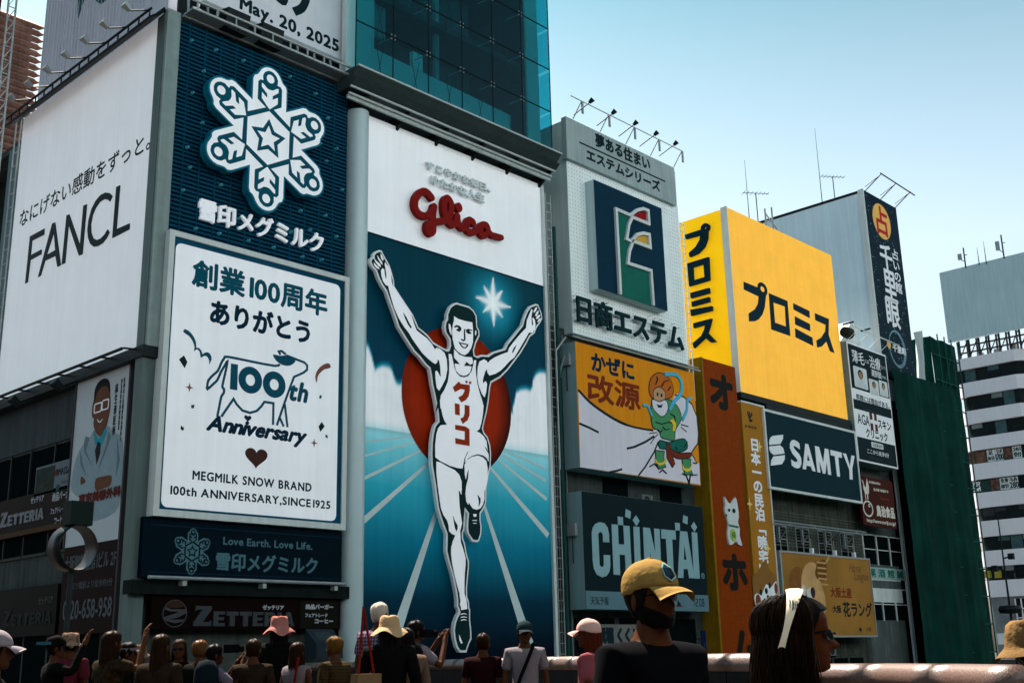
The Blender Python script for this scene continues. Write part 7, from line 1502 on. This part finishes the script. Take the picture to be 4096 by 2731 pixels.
def head_pt(t, an, off=0.0):
    'an: 0 = front, + towards the left ear'
    w, f, b = sec(t); c = math.cos(an); s = math.sin(an); fy = f if c > 0 else b
    y = fy*math.copysign(abs(c)**.92, c); x = w*math.copysign(abs(s)**.85, s)
    aa = abs(math.atan2(s, c))
    if aa < .42:
        g = math.exp(-(an_norm(an)/.15)**2)
        y += g*(.115*math.exp(-((t-.34)/.055)**2)+.075*math.exp(-((t-.42)/.07)**2)+.02*math.exp(-((t-.56)/.05)**2))
        g2 = math.exp(-(an_norm(an)/.30)**2); y += g2*(.022*math.exp(-((t-.215)/.022)**2)+.022*math.exp(-((t-.165)/.022)**2)-.018*math.exp(-((t-.19)/.010)**2)+.02*math.exp(-((t-.06)/.04)**2))
    g3 = math.exp(-((abs(an_norm(an))-.42)/.16)**2); y -= g3*.035*math.exp(-((t-.49)/.05)**2)
    n = Vector((x, y, (t-.55)*.5)).normalized()
    p = Vector((x, y, t))+n*off
    return Vector((p.x*HH, p.y*HH+.012, CH0+p.z*HH))
def an_norm(a):
    while a > math.pi: a -= 2*math.pi
    while a < -math.pi: a += 2*math.pi
    return a
def head_data(nu=26, nv=26):
    vs = []; fs = []
    ts = [i/nv for i in range(nv+1)]
    for t in ts:
        for i in range(nu): vs.append(head_pt(t, 2*math.pi*i/nu))
    for k in range(nv):
        for i in range(nu): fs.append((k*nu+i, k*nu+(i+1) % nu, (k+1)*nu+(i+1) % nu, (k+1)*nu+i))
    fs.append(tuple(range(nu)))
    for sx in (-1, 1):    # ears
        o = len(vs); base = head_pt(.42, sx*1.62)
        for j in range(7):
            for i in range(10):
                a = 2*math.pi*i/10; b = math.pi*j/6
                vs.append(base+Vector((sx*(.006+.010*math.cos(b)+.008*math.cos(a)*math.sin(b)), .019*math.sin(b)*math.cos(a)-.004, .033*math.sin(b)*math.sin(a))))
        fs += [(o+j*10+i, o+j*10+(i+1) % 10, o+(j+1)*10+(i+1) % 10, o+(j+1)*10+i) for j in range(6) for i in range(10)]
    return vs, fs
def shell(tmin_fn, off, nu=30, nv=16, wob=0.0, seed=0):
    'part of the head surface pushed outwards: hair, caps'
    rnd = random.Random(seed); vs = []; fs = []; ph = [rnd.uniform(0, 6) for _ in range(5)]
    for k in range(nv+1):
        for i in range(nu):
            an = 2*math.pi*i/nu; t0 = tmin_fn(an_norm(an)); t = t0+(1-t0)*k/nv
            o_ = off*(1 if k > 0 else .35)+wob*(math.sin(an*9+ph[0])+math.sin(an*17+ph[1]+t*6)+.7*math.sin(an*5+t*14+ph[2]))*(1 if k > 0 else .3)
            vs.append(head_pt(min(t, .999), an, o_))
    for k in range(nv):
        for i in range(nu): fs.append((k*nu+i, k*nu+(i+1) % nu, (k+1)*nu+(i+1) % nu, (k+1)*nu+i))
    return vs, fs
hair_line = lambda an: .80 if abs(an) < .75 else (.80-.45*min(1, (abs(an)-.75)/.5) if abs(an) < 1.35 else (.35-.22*min(1, (abs(an)-1.35)/.9)))
def long_hair(lenz, seed=0, flare=1.0):
    rnd = random.Random(seed); ph = [rnd.uniform(0, 6) for _ in range(5)]; vs = []; fs = []; nu, nv = 40, 14
    for k in range(nv+1):
        q = k/nv
        for i in range(nu+1):
            an = R(68)+(R(292)-R(68))*i/nu
            z = CH0+HH*.62-(lenz+.03*math.sin(an*13+ph[4]))*q
            w = (.335+.10*math.sin(q*2.2)*flare+.035*math.sin(an*14+ph[0]+q*3)+.02*math.sin(an*29+ph[1]))*HH; b = (.50+.08*q*flare+.03*math.sin(an*14+ph[0]+q*3))*HH
            vs.append((w*math.sin(an), b*math.cos(an)*(1 if math.cos(an) < 0 else .7)+.012, z))
    for k in range(nv):
        for i in range(nu): fs.append((k*(nu+1)+i, k*(nu+1)+i+1, (k+1)*(nu+1)+i+1, (k+1)*(nu+1)+i))
    return vs, fs
def cap_data(back=False):
    rim = lambda an: .62 if abs(an) < 1.2 else .62-.10*min(1, (abs(an)-1.2)/.8)
    vs, fs = shell(rim, .065, 36, 14); vs = [tuple(Vector(v)+Vector((0, 0, .012*max(0, (v[2]-CH0)/HH-.6)*2))) for v in vs]
    return vs, fs
def visor_data(L_=.085, droop=.022, w=.92):
    vs = []; fs = []; nu, nv = 18, 8
    for top in (0, 1):
        for k in range(nv+1):
            for i in range(nu+1):
                an = -w+2*w*i/nu; base = head_pt(.63, an, .06); q = k/nv
                ext = L_*q*math.cos(an*.95)**.6 if abs(an*.95) < 1.57 else 0
                vs.append((base.x*(1+.12*q), base.y+ext, base.z-droop*q*q-.030*(an/w)**2*q*1.0-(.004 if top == 0 else 0)+.002))
    n_ = (nu+1)*(nv+1)
    for o in (0, n_): fs += [(o+k*(nu+1)+i, o+k*(nu+1)+i+1, o+(k+1)*(nu+1)+i+1, o+(k+1)*(nu+1)+i) for k in range(nv) for i in range(nu)]
    fs += [(nv*(nu+1)+i, nv*(nu+1)+i+1, n_+nv*(nu+1)+i+1, n_+nv*(nu+1)+i) for i in range(nu)]
    return vs, fs
def bucket_data(brim=.075, droop=.055, seed=1, tall=.05, wav=.012):
    rnd = random.Random(seed); ph = [rnd.uniform(0, 6) for _ in range(4)]; vs = []; fs = []; nu = 44
    prof = [(0, .97, 0), (.6, .985, 0), (.9, .975, 0), (1.04, .92, 0), (1.12, .74, 0), (1.16, .58, 0), (1.18, .55, 0)]
    prof = [(r, z, 0) for r, z, _ in prof]+[(1.18, .53, k/5) for k in range(1, 6)]
    for r, z, q in prof:
        for i in range(nu):
            an = 2*math.pi*i/nu; w, f, b = .34, .43, .475; fy = f if math.cos(an) > 0 else b
            x = w*math.sin(an)*r*1.04; y = fy*math.cos(an)*r*1.02; wv = math.sin(an*3+ph[0])+.6*math.sin(an*5+ph[1])
            d = Vector((math.sin(an), math.cos(an)))
            px = x*HH+d.x*brim*q; py = y*HH+.005+d.y*brim*q; pz = CH0+HH*(z+.03*(z > .8))+tall*max(0, (z-.47)/.5)-droop*q*(.6+.4*q)+wav*q*wv+(.006*math.sin(an*4+ph[2]) if z > .8 else 0)
            vs.append((px, py, pz))
    for k in range(len(prof)-1):
        for i in range(nu): fs.append((k*nu+i, k*nu+(i+1) % nu, (k+1)*nu+(i+1) % nu, (k+1)*nu+i))
    return vs, fs
CACHE = {}
def cached(key, fn):
    if key not in CACHE: CACHE[key] = fn()
    return CACHE[key]
def part(name, data, m_, par, smooth=True, key=None):
    if key and key in CACHE:
        me = CACHE[key].copy(); me.materials.clear(); me.materials.append(m_)
    else:
        me = bpy.data.meshes.new(name); me.from_pydata([tuple(v) for v in data[0]], [], data[1]); me.update(); me.materials.append(m_)
        for p in me.polygons: p.use_smooth = smooth
        if key: CACHE[key] = me
    o = bpy.data.objects.new(name, me); COL.objects.link(o); o.parent = par; return o
away = math.atan2(look(1, 0).y, look(1, 0).x)
SKINM = mat('skin', (.05, .019, .009), .5, .10, 20); SKIND = mat('skin_tan', (.05, .019, .009), .5, .12, 20)
HB = mat('hair_black', (.004, .003, .003), .45, .4, 60); HBR = mat('hair_brown', (.012, .005, .002), .45, .4, 60); HRED = mat('hair_auburn', (.05, .009, .003), .45, .4, 60); HG = mat('hair_grey', (.38, .32, .27), .7, .3, 60)
CB = mat('cloth_black', (.003, .003, .003), .9, .3, 12, bump=.4); CDB = mat('cloth_dark_blue', (.005, .006, .012), .9, .3, 12, bump=.4)
CW_ = mat('cloth_white', (.13, .11, .125), .85, .08, 12, bump=.4); CTAN = mat('cloth_tan', (.016, .010, .006), .9, .3, 10, bump=.4); CPINK = mat('cloth_pink', (.065, .009, .016), .9, .2, 10, bump=.4)
def folds_mat(name, col):
    return mat(name, col, .9, .12, 10, bump=.5)
def plaid(name, a, b, s):
    if name in MATS: return MATS[name]
    m_ = mat(name, a, .85, .1, 10, bump=.3); t = m_.node_tree; bs = t.nodes['Principled BSDF']
    tc = t.nodes.new('ShaderNodeTexCoord'); ch = []
    for ax in ('X', 'Z'):
        w = t.nodes.new('ShaderNodeTexWave'); w.bands_direction = ax; w.inputs['Scale'].default_value = s; t.links.new(tc.outputs['Object'], w.inputs['Vector'])
        c = t.nodes.new('ShaderNodeMath'); c.operation = 'GREATER_THAN'; c.inputs[1].default_value = .62; t.links.new(w.outputs[1], c.inputs[0]); ch.append(c)
    ad = t.nodes.new('ShaderNodeMath'); ad.operation = 'ADD'; t.links.new(ch[0].outputs[0], ad.inputs[0]); t.links.new(ch[1].outputs[0], ad.inputs[1])
    h = t.nodes.new('ShaderNodeMath'); h.operation = 'MULTIPLY'; h.inputs[1].default_value = .5; t.links.new(ad.outputs[0], h.inputs[0])
    mi = t.nodes.new('ShaderNodeMix'); mi.data_type = 'RGBA'; t.links.new(h.outputs[0], mi.inputs[0]); mi.inputs[6].default_value = (*a, 1); mi.inputs[7].default_value = (*b, 1); t.links.new(mi.outputs[2], bs.inputs['Base Color'])
    return m_
def head_frame(rootobj): return rootobj
def person(label, px, ytop, dist, yaw, pose='down', skin=SKINM, hair='short', hairm=HB, hat=None, hatm=None, shirt=CB, sleeve='short', legs=CDB, sub=1, hat2=None, loose=1.0, glasses=False, beard=False, face=True, group=None, width=1.0):
    zt = CAMZ+(hyz(px)-ytop)/4589*dist
    topz = CH0+HH*(1.0 if not hat else 1.09); s = zt/topz
    p = at_px(px, dist, -CAMZ); t = thing('person', label, 'person', (p.x, p.y, 0)); t.rotation_euler = (0, 0, away-math.pi/2-R(yaw)); t.scale = (s*width, s*width, s)
    hb = cached(('bd', pose, sub), lambda: body_data(pose, sub)); hd_ = cached(('hd', sub), lambda: head_data(26, 26) if sub < 2 else head_data(48, 52))
    o_ = len(hb[0]); part('body', (list(hb[0])+list(hd_[0]), list(hb[1])+[tuple(i+o_ for i in f) for f in hd_[1]]), skin, t, key=('bm', pose, sub))
    part('shirt', cached(('sh', pose, sleeve, sub, loose), lambda: shirt_data(pose, sleeve, sub, loose)), shirt, t, key=('sm', pose, sleeve, sub, loose))
    part('trousers', cached(('tr',), trouser_data), legs, t, key='trm')
    if hair in ('short', 'long', 'bob'): part('hair', cached(('hr', sub), lambda: shell(hair_line, .035, 48, 16, .012, 3)), hairm, t, key=('hrm', sub))
    if hair == 'long': part('long_hair', cached('lh', lambda: long_hair(.42, 2)), hairm, t, key='lhm')
    if hair == 'bob': part('long_hair', cached('bh', lambda: long_hair(.22, 4, .6)), hairm, t, key='bhm')
    if face:
        m = MB()
        for sx in (-1, 1): c = head_pt(.49, sx*.36, .004); m.lathe(c, [(0, .006), (.008, .004), (.011, 0), (.008, -.004), (0, -.006)], 8, Matrix.Rotation(R(90), 3, 'X'))
        m.add([head_pt(.195, a, .004) for a in (-.26, -.1, .1, .26)]+[head_pt(.18, a, .004) for a in (-.26, -.1, .1, .26)], [(0, 1, 5, 4), (1, 2, 6, 5), (2, 3, 7, 6)])
        part('face_features', (m.v, m.f), mat('eye_lip_dark', (.03, .012, .010), .4), t)
    if glasses:
        m = MB()
        for sx in (-1, 1):
            g = [head_pt(tz_, sx*a, .05) for tz_, a in ((.55, .10), (.56, .35), (.55, .62), (.48, .66), (.43, .50), (.42, .25), (.46, .12))]
            m.add(g, [tuple(range(7))]); m.tube(head_pt(.53, sx*.62, .05), head_pt(.50, sx*1.5, .03), .003, 5)
        m.tube(head_pt(.51, -.12, .09), head_pt(.51, .12, .09), .004, 5); part('sunglasses', (m.v, m.f), mat('sunglass_black', (.002, .006, .007), .08, .0), t, False)
    if beard:
        vs = []; fs = []; nu, nv = 30, 9
        for k in range(nv+1):
            for i in range(nu+1): an = R(-100)+R(200)*i/nu; tt = .015+(.17+.18*min(1, abs(an)/1.3))*k/nv; vs.append(head_pt(tt, an, .018+.004*math.sin(an*31+k*2) if 0 < k < nv else .003))
        fs = [(k*(nu+1)+i, k*(nu+1)+i+1, (k+1)*(nu+1)+i+1, (k+1)*(nu+1)+i) for k in range(nv) for i in range(nu)]; part('beard', (vs, fs), HB, t)
    if hat == 'cap':
        part('cap', cached('cap', cap_data), hatm, t, key='capm'); part('cap_brim', cached('vis', visor_data), hat2 or hatm, t, key='vism')
    if hat == 'visor':
        v = shell(lambda an: .58, .06, 36, 3); v = ([Vector(a) for a in v[0][:36*2]], v[1][:36]); part('visor_band', v, hatm, t); part('visor_brim', cached('vis', visor_data), hatm, t, key='vism')
    if hat == 'bucket': part('bucket_hat', cached('buc', lambda: bucket_data(.045, .04, 1, .0)), hatm, t, key='bucm')
    if hat == 'wide': part('wide_hat', cached('wid', lambda: bucket_data(.075, .065, 5, .0, .022)), hatm, t, key='widm')
    return t, s
PLB = plaid('plaid_blue', (.02, .02, .05), (.20, .12, .15), 9); PLT = plaid('plaid_tan', (.04, .024, .010), (.012, .008, .004), 9)
person('person in a white and grey cap at the far left edge, seen close from behind', 12, 2528, 6.6, 70, hat='cap', hatm=mat('cap_grey', (.18, .15, .17), .8, .15, 8), shirt=CB)
person('person in dark cap photographing, left of the camouflage hat', 250, 2548, 12.2, 60, pose='phone_up', hat='cap', hatm=CB, shirt=CB, sleeve='long', skin=SKIND)
CAMO = mat('camouflage', (.20, .12, .085), .85, .95, 14)
person('person in a pale camouflage bucket hat and dark pink shirt', 308, 2533, 13.0, 10, hat='bucket', hatm=CAMO, shirt=CPINK)
person('woman with dark tousled hair and raised fingers, left of the white visor', 468, 2533, 11.5, 40, pose='phone_up', hair='bob', hairm=HBR, shirt=mat('cloth_floral', (.02, .012, .006), .9, .9, 25), skin=SKIND)
person('person in a white visor facing right, amid the left crowd', 532, 2568, 12.0, 75, hat='visor', hatm=CW_, shirt=CB)
person('person in a khaki bucket hat, right of the white visor', 572, 2578, 13.5, 60, hat='bucket', hatm=mat('hat_khaki', (.11, .07, .045), .9, .2, 10), shirt=mat('cloth_grey', (.01, .01, .011), .9, .2, 10))
person('woman with long straight brown hair and tan jacket seen from behind', 660, 2545, 10.6, 15, hair='long', hairm=HBR, shirt=CTAN, sleeve='long')
person('person in sunglasses with wavy brown hair, facing the viewer', 735, 2563, 13.0, 175, pose='fold', hair='bob', hairm=HBR, shirt=CB, glasses=True, skin=SKIND)
person('person with smooth bronze hair in dark clothes, left of the white shirted photographer', 812, 2566, 12.8, 20, hairm=mat('hair_bronze', (.07, .03, .01), .35, .2, 60), shirt=CB)
pm, s_ = person('photographer in a white shirt raising a camera with both hands', 868, 2582, 12.0, 55, pose='camera', shirt=mat('cloth_lilac', (.08, .07, .10), .85, .1, 12, bump=.4), sleeve='short', hair='short')
person('person with dark parted hair and ochre jacket, left of the pink hat', 1020, 2562, 12.0, 0, hairm=HBR, shirt=CTAN, sleeve='long')
person('woman in a large pink bucket hat and black top, seen from behind', 1118, 2470, 13.2, 10, hat='wide', hatm=mat('hat_pink', (.26, .10, .085), .85, .12, 10, bump=.3), hair='bob', shirt=CB, pose='bag')
person('woman in a white sleeveless top with a red strap, right of the pink hat', 1190, 2574, 12.6, 30, hair='bob', hairm=HBR, shirt=mat('cloth_offwhite', (.13, .10, .11), .9, .1, 10, bump=.3), sleeve='none')
person('man with brown hair and checked tan shirt facing left', 1336, 2552, 12.0, -60, hairm=mat('hair_gold', (.075, .035, .007), .5, .4, 60), shirt=PLT, sleeve='long', skin=SKIND)
person('tall grey haired man in a blue and pink plaid shirt', 1506, 2424, 13.4, 20, hairm=HG, shirt=PLB, pose='down')
person('woman in a floppy straw sun hat and black top with a bag', 1546, 2466, 11.2, 0, hat='wide', hatm=mat('hat_straw', (.34, .22, .12), .85, .10, 10, bump=.3), hair='long', shirt=CB, pose='bag', sleeve='long', width=1.08)
person('woman with pale cardigan and short dark hair close to the straw hat', 1612, 2520, 11.6, -30, hair='bob', shirt=mat('cloth_cream', (.09, .055, .04), .9, .1, 10), sleeve='long')
cm, s2_ = person('cameraman in white shirt with a black backpack, filming to the right', 1648, 2492, 13.2, 60, pose='camera', shirt=CW_, sleeve='short')
person('person in a dark maroon top bending low in front of the parapet', 1908, 2540, 13.0, 10, shirt=mat('cloth_maroon', (.012, .002, .003), .9, .2, 10), hairm=HBR)
person('man in a white polo shirt and dark cap with a shoulder strap, facing the viewer', 2070, 2491, 12.9, 172, hat='cap', hatm=mat('cap_dark_teal', (.008, .018, .022), .8, .2, 8), shirt=CW_, skin=SKIND, hair='short')
person('woman in a pink cap with long auburn hair and a pink top, facing left', 2322, 2483, 9.6, -78, hat='cap', hatm=mat('cap_pale_pink', (.45, .27, .24), .8, .06, 8), hair='long', hairm=HRED, shirt=mat('cloth_rose', (.18, .045, .055), .9, .1, 10, bump=.3), sleeve='short')
# nearest three
KH = mat('cap_khaki', (.21, .125, .036), .85, .12, 40, bump=.2)
cmn, sn = person('bearded man in a khaki cap with a hexagon patch and sunglasses, near the viewer', 2560, 2258, 3.9, 143, hat='cap', hatm=KH, shirt=mat('shirt_black_near', (.002, .002, .003), .95, .3, 12), skin=mat('skin_near', (.055, .018, .007), .5, .12, 20), sub=2, glasses=True, beard=True, face=False, hair='short')
m = MB(); q = [head_pt(.80+.13*math.cos(R(60*i)), .20*math.sin(R(60*i))*1.45, .095) for i in range(6)]; q = [v+Vector((0, 0, .008)) for v in q]
m.add(q, [tuple(range(6))]); part('hexagon_patch', (m.v, m.f), mat('patch_teal', (.20, .42, .48), .5), cmn, False)
m = MB(); c = sum(q, Vector())/6; q2_ = [c+(v-c)*.84+Vector((0, .0015, 0)) for v in q]; m.add(q2_, [tuple(range(6))]); part('patch_field', (m.v, m.f), mat('patch_dark', (.010, .03, .04), .5, .9, 60), cmn, False)
m = MB(); tp_ = head_pt(.999, 0, .07)+Vector((0, 0, .006)); m.lathe(tp_, [(0, .008), (.009, .006), (.012, 0), (.010, -.004)], 14); part('cap_button', (m.v, m.f), KH, cmn)
wv, sw = person('woman with long dark hair, pale headband and sunglasses, close to the viewer and facing right', 3100, 2402, 3.05, 98, hair='long', hairm=mat('hair_near', (.004, .002, .002), .5, .5, 80, spec=.03), shirt=mat('shirt_near', (.002, .002, .003), .95, .3, 12), skin=mat('skin_near_warm', (.06, .016, .006), .5, .1, 20), sub=2, glasses=True, face=True, width=1.12)
v = []; f_ = []
for i in range(31):
    a = R(-105+210*i/30); 
    for k in range(5):
        # band across the top of the head from ear to ear
        tt = (k-2)*.0125*(.35+.65*math.cos(a)**2); c = Vector((math.sin(a)*.345*HH*1.30, .020+tt-.045*(1-math.cos(a)), CH0+HH*.50+math.cos(a)*.50*HH*1.235-(.004 if k in (0, 4) else 0))); v.append(c)
f_ = [(i*5+k, i*5+k+1, (i+1)*5+k+1, (i+1)*5+k) for i in range(30) for k in range(4)]
part('headband', (v, f_), mat('headband_cream', (.72, .60, .46), .4, .1, 20), wv)
person('person in a khaki bucket hat cut by the right edge, close to the viewer', 4040, 2474, 3.9, 95, hat='bucket', hatm=mat('hat_khaki_near', (.13, .075, .03), .9, .25, 14, bump=.4), shirt=CB, sub=2, skin=SKIND, face=True, hair='short')

def strands(par, n, z_end, seed, m_, front=68):
    'loose hair lying over the moulded hair, with flyaway ends'
    rnd = random.Random(seed); m = MB()
    for i in range(n):
        an = R(rnd.uniform(front, 360-front)); L0 = rnd.uniform(.86, .99); pts = []; o_ = rnd.uniform(.036, .075); w1 = rnd.uniform(-.25, .25); fl = rnd.uniform(0, .03)
        for k in range(7):
            t = L0-(L0-.50)*k/6; p = head_pt(max(.3, t), an+w1*.2*k/6, o_+.01*math.sin(k+i)); pts.append(p)
        e = pts[-1]; zt_ = CH0+HH*.5; d = Vector((math.sin(an), math.cos(an), 0))
        for k in range(1, 8):
            q = k/7; pts.append(Vector((e.x, e.y, e.z-(zt_-z_end)*q*rnd.uniform(.92, 1.0)))+d*(.012*math.sin(q*3)+fl*q*q)+Vector((.006*math.sin(q*9+i), .006*math.cos(q*7+i*2), 0)))
        m.path(pts, rnd.uniform(.0012, .0026), 3)
    o = part('hair_strands', (m.v, m.f), m_, par); stuff(o); return o
strands(wv, 300, 1.20, 5, mat('hair_strand_near', (.022, .011, .006), .4, .4, 80, spec=.3))
# things carried
def carried(name, label, cat_, px, y, dist, build):
    c = at_px(px, dist, (hyz(px)-y)/4589*dist); t = thing(name, label, cat_, tuple(c)); build(t, c); return t
rt_ = look(0, 1).normalized(); fw_ = look(1, 0).normalized()
def cambox(t, c):
    m = MB(); m.box(c.x-.06, c.y-.05, c.z-.04, c.x+.06, c.y+.05, c.z+.04); m.build('body', CB, t); m = MB(); d = (rt_*.8+fw_*.5).normalized(); m.tube(c, c+d*.12, .034, 12); m.build('lens', CB, t)
carried('camera', 'black camera held up by the photographer in the white shirt', 'camera', 935, 2597, 11.9, cambox)
carried('camera', 'black camera with a light strap raised by the cameraman', 'camera', 1690, 2540, 13.0, cambox)
def phone(t, c):
    m = MB(); a = c+rt_*.07+fw_*.03; b = c-rt_*.07-fw_*.03; m.tube(c-rt_*.07, c+rt_*.07, .02, 4); m.build('body', mat('phone_blue', (.02, .07, .10), .3), t)
carried('phone', 'slim phone held up sideways by the person in the dark cap', 'phone', 205, 2578, 12.0, phone)
def pack(t, c, m_=CB, w=.15, h=.22):
    m = MB(); pr_ = [(0, -h), (w*.8, -h*.95), (w, -h*.5), (w*.95, h*.5), (w*.6, h*.92), (0, h)]; m.lathe(c, pr_, 12, Matrix.Diagonal((1, .8, 1))); m.build('bag', m_, t, True); m = MB(); m.box(c.x-.08, c.y-.16, c.z-.15, c.x+.08, c.y-.1, c.z-.02); m.build('pocket', m_, t)
carried('backpack', 'dark blue backpack worn by the photographer in the white shirt', 'backpack', 842, 2712, 11.75, lambda t, c: pack(t, c, mat('pack_navy', (.004, .008, .012), .8, .3, 10), .13, .19))
carried('backpack', 'black backpack worn by the cameraman', 'backpack', 1628, 2650, 12.95, lambda t, c: pack(t, c, CB, .16, .24))
def tote(t, c):
    m = MB(); m.box(c.x-.14, c.y-.05, c.z-.3, c.x+.14, c.y+.05, c.z); m.build('bag', mat('tote_cream', (.13, .08, .04), .9, .15, 10), t); m = MB(); m.tube(c+Vector((-.09, 0, 0)), c+Vector((.0, .05, .6)), .012, 6); m.tube(c+Vector((.09, 0, 0)), c+Vector((.0, .05, .6)), .012, 6); m.build('strap', mat('strap_red', (.12, .008, .005), .8), t)
carried('tote_bag', 'cream tote bag with red straps beside the straw hat woman', 'bag', 1458, 2690, 10.9, tote)
def sling(t, c):
    a = c; m = MB(); L_ = [(-.17, -.52), (-.08, -.28), (.02, -.06), (.07, .06)]
    for (x0_, z0_), (x1_, z1_) in zip(L_, L_[1:]): m.tube(c+rt_*x0_-fw_*.0+Vector((0, 0, z0_)), c+rt_*x1_+Vector((0, 0, z1_)), .022, 6)
    m.build('strap', CB, t); m = MB(); b = c-rt_*.18+Vector((0, 0, -.58)); m.box(b.x-.1, b.y-.1, b.z-.1, b.x+.1, b.y+.1, b.z+.08); m.build('bag', CB, t)
carried('sling_bag', 'black sling bag across the white polo shirt', 'bag', 2080, 2600, 12.72, sling)
carried('shoulder_strap', 'red strap over the white sleeveless top', 'strap', 1196, 2640, 12.4, lambda t, c: MB().path([c+Vector((0, 0, .03)), c-rt_*.05-Vector((0, 0, .3))], .014).build('strap', mat('strap_red', None), t))
